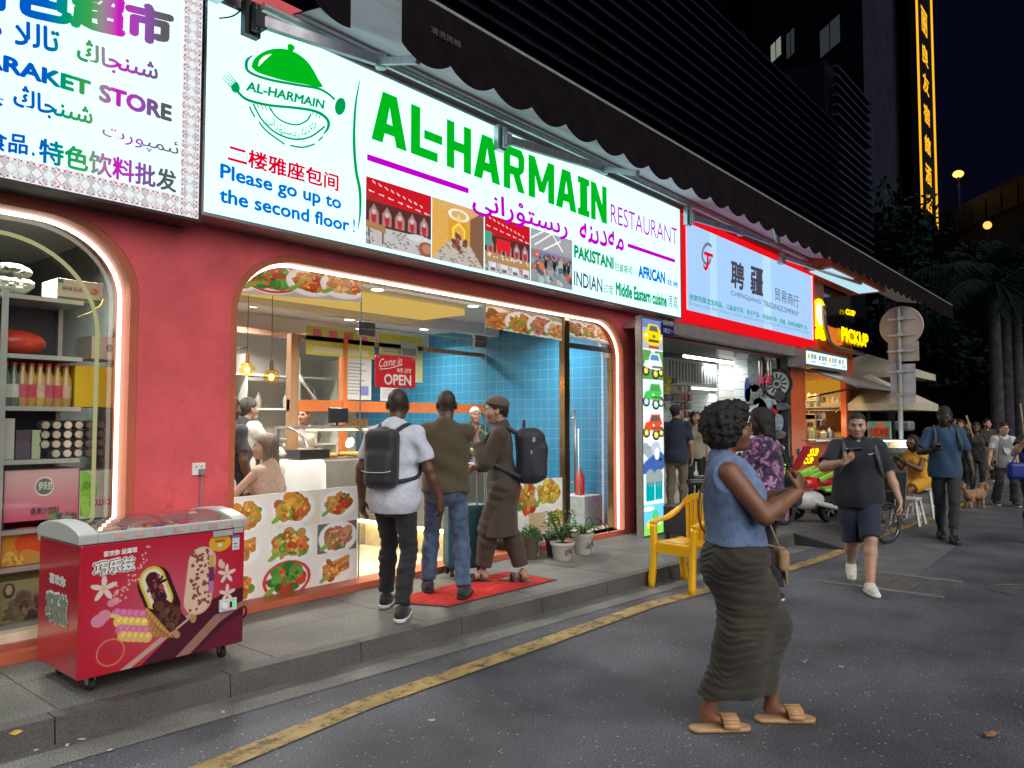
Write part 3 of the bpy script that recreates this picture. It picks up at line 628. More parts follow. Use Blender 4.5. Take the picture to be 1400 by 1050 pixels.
# ---- grocery store sign
YT=5.08
c_=on(270.6,299.5,YT);zt2=c_.z+2.35;x_l=-1.2
ss=thing('store_sign','backlit grocery store sign with rainbow lettering and an ornamental red and teal border','shop sign',(1,YT,c_.z))
signboard(ss,x_l,c_.z,c_.x,zt2,em('store_sign_light',(.62,.86,.85),1.45,True),YT,frame=DARKMET,fw=.02)
def rainbow():
    m=bpy.data.materials.new('rainbow_ink');m.use_nodes=True;N,L=m.node_tree.nodes,m.node_tree.links
    N.remove(N['Principled BSDF']);e=N.new('ShaderNodeEmission');g_=N.new('ShaderNodeNewGeometry');s_=N.new('ShaderNodeSeparateXYZ');L.new(g_.outputs['Position'],s_.inputs[0])
    mr=N.new('ShaderNodeMapRange');L.new(s_.outputs[0],mr.inputs[0]);r=N.new('ShaderNodeValToRGB');L.new(mr.outputs[0],r.inputs[0]);L.new(r.outputs[0],e.inputs[0]);L.new(e.outputs[0],N['Material Output'].inputs[0])
    mr.inputs[1].default_value=on(0,100,YT).x;mr.inputs[2].default_value=on(240,150,YT).x
    cols=[(0,(.0,.10,.60)),(.22,(.0,.12,.55)),(.34,(.0,.35,.12)),(.46,(.05,.38,.08)),(.52,(.28,.28,.28)),(.62,(.62,.01,.50)),(.78,(.30,.08,.42)),(.9,(.12,.11,.13)),(1,(.10,.10,.10))]
    el=r.color_ramp.elements;el[0].position,el[0].color=cols[0][0],(*cols[0][1],1);el[1].position,el[1].color=cols[-1][0],(*cols[-1][1],1)
    for p_,c in cols[1:-1]:q=el.new(p_);q.color=(*c,1)
    m.cycles.emission_sampling='NONE';return m
RB=rainbow()
for s_,x0,yb,yt,x1,yb1,bo in (('特色超市',-250,5,-215,775,222,.06),(arabic('شىنجاڭ'),340,290,165,705,380,.025),(arabic('تاللا'),62,200,85,262,240,.025),(arabic('بازار'),-160,150,70,5,180,.012),
                                ('BARAKET',-170,270,190,405,437,.05),('STORE',440,455,373,768,550,.05),(arabic('ئىمپورت'),455,630,548,797,716,.006),(arabic('شىنجاڭ'),55,495,372,412,580,.025),(arabic('ي'),-90,475,420,15,500,.01),
                                ('特色饮料批发',170,728,615,788,868,.03),('新疆食品',-290,640,540,122,698,.03),('.',140,700,682,153,704,.02)):
    stext(s_,Z1,x0,yb,yt,x1,yb1,RB,ss,bo,YT,name='sign_letters')
def border(w,h,u,v):
    c=Canvas(w,h,(.93,.97,.97));X,Y=(np.arange(w)+.5)/w*u,(np.arange(h)+.5)/h*v
    X,Y=np.meshgrid(X,Y);fx,fy=np.abs((X*2) % 1-.5),np.abs((Y*2) % 1-.5);d=fx+fy
    for lo,hi,col in ((.0,.07,(.75,.05,.15)),(.10,.14,(.8,.2,.25)),(.20,.235,(.15,.2,.25)),(.29,.33,(.1,.6,.62)),(.40,.44,(.25,.25,.3)),(.47,.5,(.75,.08,.2))):c.mask((d >= lo) & (d < hi),col)
    ed=np.minimum(X % u,u-X % u) if u < v else np.minimum(Y % v,v-Y % v)
    c.mask((ed < .16) & ((fx-.25)**2+(fy-.25)**2 < .01),(.75,.02,.12));return c
PRB=print_mat('backlit_border_print',.92)
bw=.135
picture('sign_border',border(40,640,1,17),(c_.x-bw,YT-.005,c_.z),(bw,0,0),(0,0,2.3),PRB,ss)
picture('sign_border',border(980,40,24,1),(c_.x-bw-3.24,YT-.005,c_.z),(3.24,0,0),(0,0,bw),PRB,ss)
# ---- trading company sign
a=on(*Z7(40,720),YS);b=on(*Z7(1055,968),YS);zt3=on(*Z7(45,20),YS).z-.0
ts=thing('trading_company_sign','pale blue backlit trading company sign in a bright red frame','shop sign',((a.x+b.x)/2,YS,a.z))
SLB=em('trading_sign_light',(.42,.66,1.0),1.0,True);FRD=em('lit_red_frame',(.86,.006,.012),1.0)
m_=MB();m_.quad((a.x,YS,a.z),(b.x,YS,a.z),(b.x,YS,zt3),(a.x,YS,zt3));m_.build('lit_panel',SLB,ts)
zo=on(*Z7(1055,1012),YS).z;fz=a.z-zo
m_=MB();m_.box(a.x-.07,YS-.02,a.z-fz,a.x,YW-.01,zt3+.10);m_.box(b.x,YS-.02,a.z-fz,b.x+.1,YW-.01,zt3+.10);m_.box(a.x,YS-.02,a.z-fz,b.x,YW-.01,a.z);m_.box(a.x,YS-.02,zt3,b.x,YW-.01,zt3+.10);m_.build('sign_frame',FRD,ts)
m_=MB();m_.box(a.x,YS-.024,a.z,a.x+.03,YS-.003,zt3);m_.box(b.x-.03,YS-.024,a.z,b.x,YS-.003,zt3);m_.build('inner_edge',em('pink_edge',(1,.6,.75),1),ts)
for i,(x0,x1) in enumerate(((235,290),(655,720))):
    X0,X1=on(*Z7(x0,300),YS).x,on(*Z7(x1,300),YS).x;m_=MB();m_.quad((X0,YS-.002,a.z),(X1,YS-.002,a.z),(X1,YS-.002,zt3),(X0,YS-.002,zt3));m_.build('tube_glow',em('painted_tube_band',(.50,.76,1.0),1.02),ts)  # brighter bands laid on the panel stand in for tubes shining through
BRU=em('sign_charcoal',(.07,.06,.09),1);TEAL=em('sign_teal',(.0,.36,.30),1);TEAL2=em('sign_faint_teal',(.16,.36,.50),1)
stext('聘',Z7,400,540,318,508,572,BRU,ts,.03,shear=.05,name='sign_letters');stext('疆',Z7,556,590,368,660,618,BRU,ts,.03,shear=.05,name='sign_letters')
stext('贸易商行',Z7,752,640,540,943,708,BRU,ts,.0,name='sign_letters');stext('CHENGJIANG',Z7,400,612,566,638,685,BRU,ts,0,name='sign_letters');stext('TRADINGCOMPANY',Z7,658,690,645,943,776,BRU,ts,0,name='sign_letters')
stext('经营范围:宝宝用品、儿童自行车、电子产品、电动自行车、机械、各种玩具配件 TEL',Z7,70,640,590,1012,885,TEAL,ts,.022,name='sign_letters')
stext("Business scope: Baby products, children's bicycles, electronic products, electric bicycles, machinery and parts",Z7,70,690,648,1030,922,TEAL2,ts,.0,name='sign_letters')
sstroke(Z7,[(245,215),(215,195),(185,225),(172,290),(190,345),(225,350),(240,310)],.045,em('sign_mid_grey',(.18,.2,.25),1),ts)
sstroke(Z7,[(185,268),(255,292)],.05,REDI,ts,proud=.01);sstroke(Z7,[(212,280),(212,350),(203,385),(190,392),(176,362)],[.06,.06,.06,.05,.02],REDI,ts,proud=.014)
# ================================================================ AWNINGS
VAL=pm('awning_valance_cloth',(.0075,.0055,.0075),.85,spec=.05,ns=6,na=.3,bump=.2,bs=90);UND=pm('awning_underside',(.60,.52,.56),.8,ns=3,na=.12,stretch=(1,8,1),bump=.1,bs=30)
TUBE=pm('awning_tube_metal',(.55,.60,.60),.35,.7);ARM=pm('awning_arm_paint',(.50,.50,.56),.45,.3)
def awning(root,x0,x1,zoff=0,yf=3.80):
    yw,zf,zw=5.085,4.56,4.80
    n=max(2,int((x1-x0)/.25));f=MB();t=MB()
    for i in range(n):
        a,b=x0+(x1-x0)*i/n,x0+(x1-x0)*(i+1)/n;sg_=.02*math.sin(i*1.3)
        f.quad((a,yf,zf),(b,yf,zf),(b,yw,zw),(a,yw,zw));t.quad((a,yf,zf+.012),(b,yf,zf+.012),(b,yw,zw+.012),(a,yw,zw+.012))
    f.build('underside',UND,root);t.build('top_cloth',VAL,root)
    per=.47;k=int((x1-x0)/per*10);pts=[(x0,zf+.03)]
    low=lambda x:4.10+.10*(x-3.4)/18
    bot=[]
    for i in range(k+1):
        x=x0+(x1-x0)*i/k;ph=((x-x0)/per) % 1;bot.append((x,low(x)+.085*(1-abs(math.sin(PI*ph))**.8)-.02))
    loop=[(x0,zf+.03)]+bot+[(x1,zf+.05)]
    plate('valance',[loop[::-1]],yf-.012,yf-.006,VAL,root)
    m_=MB();m_.tube([(x0,yf+.02,zf+.01),(x1,yf+.02,zf+.01)],.035,12);m_.tube([(x0-.01,yf+.02,zf+.01),(x0+.005,yf+.02,zf+.01)],.05,14);m_.build('front_bar',TUBE,root,smooth='auto')
aw=thing('restaurant_awning','long dark awning with scalloped edge and folding arms above the restaurant and trading company signs','awning',(12,4.5,4.5))
awning(aw,3.36,22.0)
m_=MB();zt_b=on(355,19,5.0).z;m_.tube([(3.05,5.0,4.71),(16.2,5.0,4.74)],.032,12);m_.build('roller_tube',TUBE,aw,smooth='auto')
m_=MB();m_.box(2.8,5.13,4.695,16.1,YW-.003,4.79);m_.build('fascia_board',pm('grey_pink_fascia',(.30,.24,.26),.6),aw)
def arm(root,pb,pe,pf,ye=4.72,yf=3.95):
    b,e,f=on(*pb,4.97),on(*pe,ye),on(*pf,yf);m_=MB()
    m_.obox((b.x,5.03,b.z+.02),(.13,.07,.26));m_.obox((b.x+.03,4.97,b.z),(.09,.08,.12));m_.cyl((b.x,4.97,b.z-.09),(b.x,4.97,b.z+.12),.03);m_.build('bracket',DARKMET if pb[0] < 400 else TUBE,root,bevel=.006)
    m_=MB();m_.beam(b,e,.05,.085);m_.beam(e,f,.04,.06);m_.cyl((e.x,e.y,e.z-.06),(e.x,e.y,e.z+.06),.045,mi=1);m_.build('folding_arm',[ARM,TUBE],root,bevel=.005)
arm(aw,(349,27),(521,84),(572,82));arm(aw,(690,190),(826,231),(872,237));arm(aw,(945,297),(1012,317),(1052,331),4.72,4.4)
q=on(1072,353,4.97);m_=MB();m_.obox((q.x,5.02,q.z),(.16,.1,.2));m_.beam((q.x,4.95,q.z+.0),(q.x+3.4,4.6,q.z-.02),.05,.07);m_.build('bracket',TUBE,aw,bevel=.006)
m_=MB();e=on(1058,302,3.86);e2=on(1064,330,3.9);m_.tube([e,e2],.035,10);m_.ball((e.x,e.y,e.z),.055);m_.build('arm_end',TUBE,aw,smooth=True)
text('清洗雨棚',(3.62,3.784,4.33),(.30,0,.0),(0,0,.05),pm('faded_valance_ink',(.085,.075,.08),.9),aw,name='faded_lettering')
aw2=thing('store_awning','dark end of the awning above the grocery store with a curved valance edge','awning',(0,4.5,4.5));awning(aw2,-3.0,2.93)
m_=MB();m_.tube([(-3,5.0,4.76),(2.7,5.0,4.76)],.032,12);m_.obox((2.66,4.99,4.70),(.12,.12,.2));m_.build('roller_tube',TUBE,aw2,smooth='auto')
# loose cable hanging over the sign's corner
cb=[on(u,v,5.06) for u,v in ((334,-4),(330,12),(318,22),(300,25))]
m_=MB();m_.tube(smooth_pts([tuple(p) for p in cb],5),.006,6);tag(m_.build('loose_cable',pm('black_rubber',(.02,.02,.02),.6),smooth=True),'thin black cable dangling over the top left corner of the restaurant sign','cable')

# ================================================================ LIGHT BOX OF TOY CARS
lx=thing('toy_light_box','tall narrow light box with pictures of toy cars beside the restaurant pillar','light box',(8.75,5.0,PH))
yl_=4.98;xl0,xl1=on(879.5,600,yl_).x,on(907,600,yl_).x;zl0,zl1=PH+.02,on(885,436,yl_).z
m_=MB();m_.box(xl0-.03,yl_,zl0-.02,xl1+.02,yl_+.09,zl1+.03);m_.box(xl0+.12,yl_+.092,zl1-.1,xl1-.02,YW-.002,zl1);m_.build('case',ALU,lx,bevel=.004)
def toy_panels():
    w,H=44,7*44;c=Canvas(w,H,(.75,.95,1.0));rs_=c.rs
    def pan(i):return 1-(i+1)/7.,1/7.
    bg=[(.45,.45,.5),(.12,.32,.08),(.72,.88,.85),(.82,.88,.92),(.75,.88,.95),(.78,.98,.98),(.15,.62,.85)]
    for i in range(7):
        y0,h=pan(i);c.rect(0,y0+.002,1,y0+h-.002,bg[i]);Y=lambda q:y0+h*q
        def wheel(x,y,r,col,hub=(.75,.75,.75)):c.ell(x,Y(y),r,r*h,(.02,.02,.025));c.ell(x,Y(y),r*.6,r*.6*h,col);c.ell(x,Y(y),r*.25,r*.25*h,hub)
        if i == 0:
            c.rect(0,Y(.7),1,Y(1),(.15,.22,.5));c.poly([(.1,Y(.25)),(.02,Y(.5)),(.2,Y(.6)),(.3,Y(.85)),(.75,Y(.85)),(.9,Y(.55)),(.95,Y(.3)),(.6,Y(.12))],(.85,.66,.0));c.poly([(.32,Y(.62)),(.38,Y(.8)),(.7,Y(.8)),(.78,Y(.6))],(.12,.12,.12));c.rect(.3,Y(.25),.8,Y(.34),(.1,.08,.02));c.ell(.55,Y(.45),.08,.06*h,(.2,.18,.05));c.rect(.3,Y(.04),.8,Y(.14),(.5,.05,.05));c.ell(.2,Y(.45),.08,.05*h,(1,1,.8));c.ell(.9,Y(.42),.07,.05*h,(1,1,.8))
        elif i in (1,2,3):
            body=[(.78,.9,.95),(.05,.55,.08),(.75,.08,.02)][i-1];hub=[(.75,.6,.05),(.6,.7,.72),(.75,.65,.05)][i-1]
            wheel(.16,.30,.17,hub);wheel(.88,.28,.15,hub);wheel(.62,.22,.18,hub)
            c.poly([(.05,Y(.45)),(.12,Y(.62)),(.3,Y(.66)),(.38,Y(.88)),(.8,Y(.9)),(.92,Y(.62)),(.97,Y(.42)),(.7,Y(.34)),(.3,Y(.38))],body);c.poly([(.36,Y(.66)),(.42,Y(.83)),(.74,Y(.85)),(.82,Y(.65))],[(.1,.25,.5),(.1,.3,.1),(.12,.1,.1)][i-1])
            c.rect(.45,Y(.40),.95,Y(.48),(.12,.12,.12));c.ell(.5,Y(.53),.05,.035*h,(1,1,.7));c.ell(.9,Y(.52),.05,.035*h,(1,1,.7))
            if i == 1:c.ell(.5,Y(.95),.10,.05*h,(.9,.9,.9))
        elif i == 4:
            c.line(.1,Y(.8),.6,Y(.35),.05,(.35,.4,.42));c.line(.6,Y(.8),.75,Y(.3),.06,(.5,.55,.6));c.line(.25,Y(.1),.75,Y(.35),.09,(.05,.12,.4));c.ell(.65,Y(.6),.12,.2*h,(.8,.85,.88));c.ell(.2,Y(.82),.18,.05*h,(.3,.35,.38))
        elif i == 5:
            c.rect(.12,Y(.08),.52,Y(.75),(.0,.45,.48));c.rect(.55,Y(.12),.92,Y(.7),(.02,.52,.55));c.line(.32,Y(.75),.32,Y(.9),.06,(.3,.35,.36));c.line(.72,Y(.7),.72,Y(.88),.06,(.3,.35,.36))
            for x in (.2,.32,.44,.63,.74,.84):c.line(x,Y(.14),x,Y(.66),.012,(.0,.3,.34))
        else:
            c.ell(.5,Y(.1),.7,.3*h,(.25,.7,.1));c.ell(.55,Y(.6),.16,.2*h,(.1,.6,.2));c.ell(.25,Y(.35),.12,.12*h,(.9,.75,.05));c.ell(.75,Y(.38),.1,.1*h,(.9,.9,.9));c.ell(.2,Y(.85),.3,.08*h,(.8,.95,1))
    return c
picture('toy_pictures',toy_panels(),(xl0,yl_-.003,zl0),(xl1-xl0,0,0),(0,0,zl1-zl0),print_mat('light_box_print',1.25),lx)
hp=on(906,455,4.95);npl=thing('house_number_plate','small dark blue address plate above the toy light box','address plate',(hp.x,4.95,hp.z))
p0,p1=on(905,453,4.93),on(921,434,4.93);m_=MB();m_.box(p0.x,4.93,p0.z-.04,p1.x,4.95,p1.z-.1);m_.build('plate',pm('blue_enamel',(.015,.02,.12),.3),npl)
m_=MB();m_.box((p0.x+p1.x)/2-.02,4.952,p0.z,(p0.x+p1.x)/2+.02,5.12,p0.z+.1);m_.build('bracket',DARKMET,npl)
text('国龙大院',(p0.x+.03,4.928,(p0.z+p1.z)/2-.02),(p1.x-p0.x-.06,0,0),(0,0,(p1.z-p0.z)*.3),pm('plate_white_ink',(.6,.6,.65)),npl);text('5栋之一',(p0.x+.03,4.928,p0.z-.01),(p1.x-p0.x-.06,0,0),(0,0,(p1.z-p0.z)*.3),MC['plate_white_ink'],npl)

# ================================================================ TRADING SHOP
tr=thing('trading_shop','open fronted trading shop with white interior and roller shutter box under the red framed sign','shop',(12,7,PH))
TX0,TX1=9.57,14.72
RBRN=pm('brown_red_paint',(.20,.045,.035),.6,ns=3,na=.15);OPAINT=pm('orange_red_paint',(.52,.09,.025),.45,ns=3,na=.12,bump=.1)
m_=MB();m_.box(TX0,YW,2.83,TX1,YW+.2,5.0);m_.box(14.72,YW-.02,PH,15.50,YW+.22,5.0);m_.build('facade_wall',[RBRN,OPAINT],tr)
m_=MB();m_.box(14.72+.02,YW-.03,PH,15.48,YW-.021,3.0);m_.build('pillar_face',OPAINT,tr)
m_=MB();m_.box(TX0+.1,YW-.16,2.86,TX1+.1,YW-.002,3.04);m_.cyl((TX0+.05,YW-.09,3.02),(TX1+.1,YW-.09,3.02),.06);m_.build('roller_shutter_box',pm('grey_shutter',(.30,.31,.31),.5,.4),tr,bevel=.01)
m_=MB();m_.box(14.60,YW-.01,PH,14.71,YW+.12,2.83);m_.box(TX0,YW-.01,PH,TX0+.1,YW+.12,2.83);m_.build('shutter_rail',DARKMET,tr)
m_=MB();m_.add([(TX0,YW,PH+.02),(TX1,YW,PH+.02),(TX1,6.8,PH+.02),(24,6.8,PH+.02),(24,13,PH+.02),(TX0,13,PH+.02)],[(0,1,2,3,4,5)]);m_.build('shop_floor',FLOORT,tr)
SLAT=pm('white_slatwall',(.70,.72,.72),.5,ns=2,na=.05)
def hlines(m,step,dark=.35):
    N,L=m.node_tree.nodes,m.node_tree.links;b=N['Principled BSDF'];base=b.inputs['Base Color'].links[0].from_socket
    g_=N.new('ShaderNodeNewGeometry');s_=N.new('ShaderNodeSeparateXYZ');L.new(g_.outputs['Position'],s_.inputs[0])
    d=N.new('ShaderNodeMath');d.operation='DIVIDE';d.inputs[1].default_value=step;L.new(s_.outputs[2],d.inputs[0]);f=N.new('ShaderNodeMath');f.operation='FRACT';L.new(d.outputs[0],f.inputs[0])
    l=N.new('ShaderNodeMath');l.operation='LESS_THAN';l.inputs[1].default_value=.07;L.new(f.outputs[0],l.inputs[0])
    mx=N.new('ShaderNodeMix');mx.data_type='RGBA';mx.blend_type='MULTIPLY';L.new(l.outputs[0],mx.inputs[0]);L.new(base,mx.inputs[6]);mx.inputs[7].default_value=(dark,dark,dark,1);L.new(mx.outputs[2],b.inputs['Base Color'])
hlines(SLAT,.15)
m_=MB();m_.box(TX1-.1,YW+.21,PH,TX1-.001,6.42,3.3);m_.build('slat_panel',SLAT,tr);m_=MB();m_.box(TX0-.1,YW+.21,PH,TX0,13,3.3);m_.build('side_wall',SLAT,tr);m_=MB();m_.box(23.9,6.8,PH,24,12.89,3.3);m_.build('side_wall',SLAT,tr);m_=MB();m_.box(TX1,6.79,PH,23.9,6.84,3.3);m_.build('rear_partition',SLAT,tr);m_=MB();m_.box(TX0,12.9,PH,24,13,3.3);m_.build('back_wall',SLAT,tr)
m_=MB();m_.box(TX0,YW+.21,3.3,TX1,6.79,3.4);m_.box(TX0,6.79,3.3,24,13,3.4);m_.build('shop_ceiling',pm('dark_ceiling',(.10,.11,.11),.8),tr)
TUBW=em('shop_tube_light',(.92,1.0,.98),14.0,True)
for i,(u0,v0,u1,v1,z) in enumerate(((935,487,1043,497,2.80),(923,497,962,502,3.1),(965,499,1005,505,3.1),(925,505,965,508,3.1),(938,530,1010,531,2.55),(970,540,1018,537,2.5))):
    r0=ray(u0,v0);t0=(z-CAMH)/r0.z;a=r0*t0;r1=ray(u1,v1);b=r1*(a.y/r1.y)
    lt=thing('tube_light',['long bright tube light nearest the mouth of the trading shop','short ceiling tube light far left in the trading shop','ceiling tube light in the middle of the trading shop','lower left ceiling tube light in the trading shop','tube light above the grey rack in the trading shop','tube light just over the curly haired woman in the trading shop'][i],'tube light',(a.x,a.y,z),'tube lights of the trading shop')
    m_=MB();m_.tube([(a.x,a.y,z),(b.x,a.y,z)],.022,8);m_.build('tube',TUBW,lt);m_=MB();m_.box(a.x,a.y-.03,z+.024,b.x,a.y+.03,z+.06);m_.tube([(a.x+.1,a.y,z+.06),(a.x+.1,a.y,3.3)],.004,6);m_.tube([(b.x-.1,a.y,z+.06),(b.x-.1,a.y,3.3)],.004,6);m_.build('fitting',WHITEP,lt);l=bpy.data.lights.new('tube','AREA');l.shape='RECTANGLE';l.size=abs(b.x-a.x);l.size_y=.05;l.energy=42 if i == 0 else 30;l.color=(.93,1,.98);lo_=bpy.data.objects.new('tube_glow',l);COL.objects.link(lo_);lo_.parent=lt;lo_.location=((b.x-a.x)/2,0,-.04)
a,b=on(912,522,9.0),on(1004,503,9.0)
ac=thing('air_conditioner','long white slatted air conditioner hung in the trading shop','air conditioner',(a.x,9,a.z));m_=MB();m_.box(a.x,9,a.z,b.x,9.5,b.z+.05);m_.build('body',WHITEP,ac,bevel=.02)
m_=MB()
for i in range(22):x=a.x+.1+(b.x-a.x-.2)*i/22;m_.box(x,8.985,a.z+.05,x+.06,8.999,b.z-.02)
m_.build('grille',pm('grey_grille',(.25,.26,.27)),ac)
m_=MB();m_.box(a.x+.2,9.2,b.z+.05,a.x+.25,9.25,3.3);m_.box(b.x-.25,9.2,b.z+.05,b.x-.2,9.25,3.3);m_.build('hanger',DARKMET,ac)
XW=TX1-.102
def wallpt(u,v):p=onx(u,v,XW);return p
# goods on the right-hand slat wall
c=wallpt(1063,525);ck=thing('wall_clock','round black rimmed wheel trim like a clock face on the white slat wall','clock',tuple(c));rr_=.30
m_=MB();m_.lathe(c,[(rr_,0),(rr_,-.05),(rr_*.82,-.06),(rr_*.8,-.03)],28,axis='x');m_.build('rim',pm('black_plastic',(.025,.025,.028),.35),ck,smooth='auto')
m_=MB();m_.lathe(c,[(rr_*.8,-.005),(rr_*.8,-.032),(0,-.034)],28,axis='x');m_.build('face',pm('pale_face',(.6,.66,.62),.4),ck)
m_=MB()
for k_ in range(12):
    a_=k_*PI/6;m_.beam((c.x-.04,c.y+math.cos(a_)*.08,c.z+math.sin(a_)*.08),(c.x-.04,c.y+math.cos(a_)*.2,c.z+math.sin(a_)*.2),.012,.03)
m_.lathe(c,[(.05,-.03),(.05,-.05),(0,-.05)],12,axis='x');m_.build('spokes',MC['black_plastic'],ck)
PINK=pm('pink_grip',(.75,.05,.12),.4)
for s_,(u0,v0,u1,v1) in enumerate(((1042,513,1046,534),(1054,513,1049,534))):
    p0,p1=wallpt(u0,v0),wallpt(u1,v1);th_=thing('handlebar',['pink gripped bar hung left of the round wheel trim','pink gripped bar hung right beside the round wheel trim'][s_],'handlebar',tuple(p1));d_=Vector((-.06,0,0))
    md=p0+(p1-p0)*.55;m_=MB();m_.tube([p0+d_,md+d_],.045,10);m_.build('grip',PINK,th_,smooth='auto');m_=MB();m_.tube([p0+Vector((-.06,0,.28)),p0+d_],.05,10);m_.tube([md+d_,p1+d_],.02,8);m_.build('bar',CL,th_,smooth='auto')
goods=[((1034,510),(.34,.9),(.10,.11,.11),'dark grey bicycle mudguard hung beside the pink bars'),((1032,540),(.36,.42),(.16,.17,.17),'curved grey saddle hung under the mudguard on the slat wall'),
         ((1024,533),(.16,.5),(.02,.04,.25),'narrow dark blue packet on the slat wall edge'),((1047,556),(.3,.36),(.30,.42,.52),'pale blue blister pack with a dark blue loop'),((1067,541),(.22,.24),(.06,.06,.065),'small black clamp hung under the round wheel trim'),
         ((1069,556),(.34,.16),(.12,.13,.14),'dark steel hammer head shaped part near the shutter rail'),((1060,563),(.14,.28),(.45,.03,.03),'small red packet low on the slat wall'),((1063,578),(.26,.36),(.25,.36,.40),'clear bag of grey parts hung low on the slat wall'),
         ((1064,594),(.34,.18),(.16,.15,.14),'crumpled dark pouch at the bottom of the slat wall'),((1040,556),(.3,.42),(.36,.36,.35),'folded pale grey cover hung behind the woman in the floral shirt')]
for (u,v),(w_,h_),col,lab in goods:
    c=wallpt(u,v);m_=MB();rs2=random.Random(u+v);pts_=[]
    for k_ in range(11):
        a_=2*PI*k_/11;r_=.8+.35*rs2.random();pts_.append((c.x,c.y+math.cos(a_)*w_/2*r_,c.z+math.sin(a_)*h_/2*r_))
    m_.prism(pts_,(-.07,0,0));m_.cyl((c.x,c.y,c.z+h_*.45),(c.x-.12,c.y,c.z+h_*.47),.008);tag(m_.build('hanging_part',pm('goods_%d_%d' % (u,v),col,.35,ns=14,na=.5),bevel=.02),lab,'hardware')
# hanging racks of small goods at the left and back of the shop
def rack(u0,v0,u1,v1,Y,lab,pal,cols,rows):
    p0,p1=on(u0,v1,Y),on(u1,v0,Y);r_=thing('display_rack',lab,'display rack',(p0.x,Y,p0.z));m_=MB();m_.box(p0.x,Y,p0.z,p1.x,Y+.04,p1.z);m_.build('board',WHITEP,r_)
    rs2=random.Random(u0);mats_=[pm('pack_%s_%d' % (lab[:4],i),c_,.35,ns=20,na=.4) for i,c_ in enumerate(pal)]
    for i in range(cols):
        for j in range(rows):
            w_=(p1.x-p0.x)/cols;h_=(p1.z-p0.z)/rows;x=p0.x+w_*(i+.5);z=p0.z+h_*(j+.5)
            m_=MB();m_.obox((x,Y-.05,z),(w_*.75,.06+.05*rs2.random(),h_*(.6+.25*rs2.random())),ry=(rs2.random()-.5)*.3);m_.build('packet',mats_[rs2.randrange(len(mats_))],r_,bevel=.012)
rack(906,515,922,560,8.2,'rack of small packets with a yellow card at the left of the trading shop',[(.4,.4,.38),(.6,.5,.03),(.3,.3,.3),(.15,.15,.16)],2,4)
rack(922,515,942,620,9.6,'tall rack of grey blister packs deep in the trading shop',[(.35,.36,.36),(.2,.2,.2),(.45,.1,.08),(.5,.5,.5)],4,9)
rack(1018,515,1030,640,8.6,'rack of blue and grey packets behind the floral shirt',[(.05,.08,.35),(.4,.42,.42),(.15,.15,.16),(.3,.33,.35)],3,9)

# ================================================================ COFFEE KIOSK
kk=thing('coffee_kiosk','small orange red coffee kiosk with a lit serving window and dark arched upper panel','kiosk',(17,6,PH))
KX0,KX1=15.52,18.9
wx0,wx1=15.62,on(1157,560,YW).x;wz0,wz1=on(1101,601,YW).z,on(1101,508,YW).z
plate('front_wall',[rect_outline(KX0,PH,KX1,3.62),rect_outline(wx0,wz0,wx1,wz1)],YW,YW+.12,OPAINT,kk)
m_=MB();m_.box(KX0,YW+.125,PH,KX0+.06,6.7,3.3);m_.box(KX1-.06,YW+.125,PH,KX1,6.7,3.3);m_.box(KX0,6.7,PH,KX1,6.78,3.3);m_.box(KX0,YW+.125,3.3,KX1,6.78,3.38);m_.build('inner_walls',pm('cream_kiosk_wall',(.66,.45,.20),.6),kk)
m_=MB();m_.quad((KX0,YW+.13,PH+.01),(KX1,YW+.13,PH+.01),(KX1,6.7,PH+.01),(KX0,6.7,PH+.01));m_.build('kiosk_floor',FLOORT,kk)
m_=MB();m_.box(wx0-.05,YW-.22,wz0-.05,wx1+.05,YW+.5,wz0);m_.build('steel_counter',ALU,kk,bevel=.01)
# upper panels
m_=MB();up0,up1=15.55,on(1170,430,YW).x;ztop=5.0
m_.box(up0-.03,YW+.02,3.62,KX1,YW+.12,ztop);m_.build('dark_upper_panel',pm('black_glass_panel',(.012,.012,.016),.12,ns=2),kk)
bd=on(1111,440,YW);m_=MB();m_.box(15.52,YW-.06,3.62,on(1127,440,YW-.06).x,YW+.018,ztop);m_.build('orange_side_panel',ORANGE,kk)
cz0,cz1=on(1125,388,4.75).z,on(1125,376,4.75).z
m_=MB();m_.box(14.9,4.55,4.56,18.7,YW-.022,4.86);m_.build('canopy_box',OPAINT,kk,bevel=.01)
m_=MB();m_.box(15.1,4.62,4.545,18.4,5.05,4.558);m_.build('canopy_light',em('cool_canopy_light',(.50,.78,.92),1.0,True),kk)
# badge, neon lettering and its orange plaque
NEON=em('neon_yellow',(1.0,.66,.0),2.0);BADGE=em('lit_badge',(1.0,.92,.55),1.6)
yk=YW-.12;bc0,bc1=on(1113,462,yk),on(1127,415,yk);bx=(bc0.x+bc1.x)/2
bdg=thing('kiosk_badge','glowing white and yellow round badge on the orange kiosk panel','lit sign',(bx,yk,bc0.z))
zc_=(bc0.z+bc1.z)/2+.14;rz_=(bc1.z-bc0.z)*.36;rx_=(bc1.x-bc0.x)*.48
plate('badge_face',[[(bx+rx_*math.cos(t),zc_+rz_*math.sin(t)) for t in np.linspace(0,2*PI,25)[:-1]]],yk,yk+.05,BADGE,bdg)
m_=MB();m_.tube([(bx+rx_*math.cos(t),yk-.01,zc_+rz_*math.sin(t)) for t in np.linspace(0,2*PI,25)[:-1]],.035,8,close=True);m_.build('badge_ring',NEON,bdg)
plate('badge_figure',[[(bx-rx_*.9,bc0.z),(bx-rx_*.35,bc0.z),(bx,bc0.z+.12),(bx+rx_*.35,bc0.z),(bx+rx_*.9,bc0.z),(bx+rx_*.6,bc0.z+.2),(bx,bc0.z+.26),(bx-rx_*.6,bc0.z+.2)]],yk-.03,yk+.02,NEON,bdg)
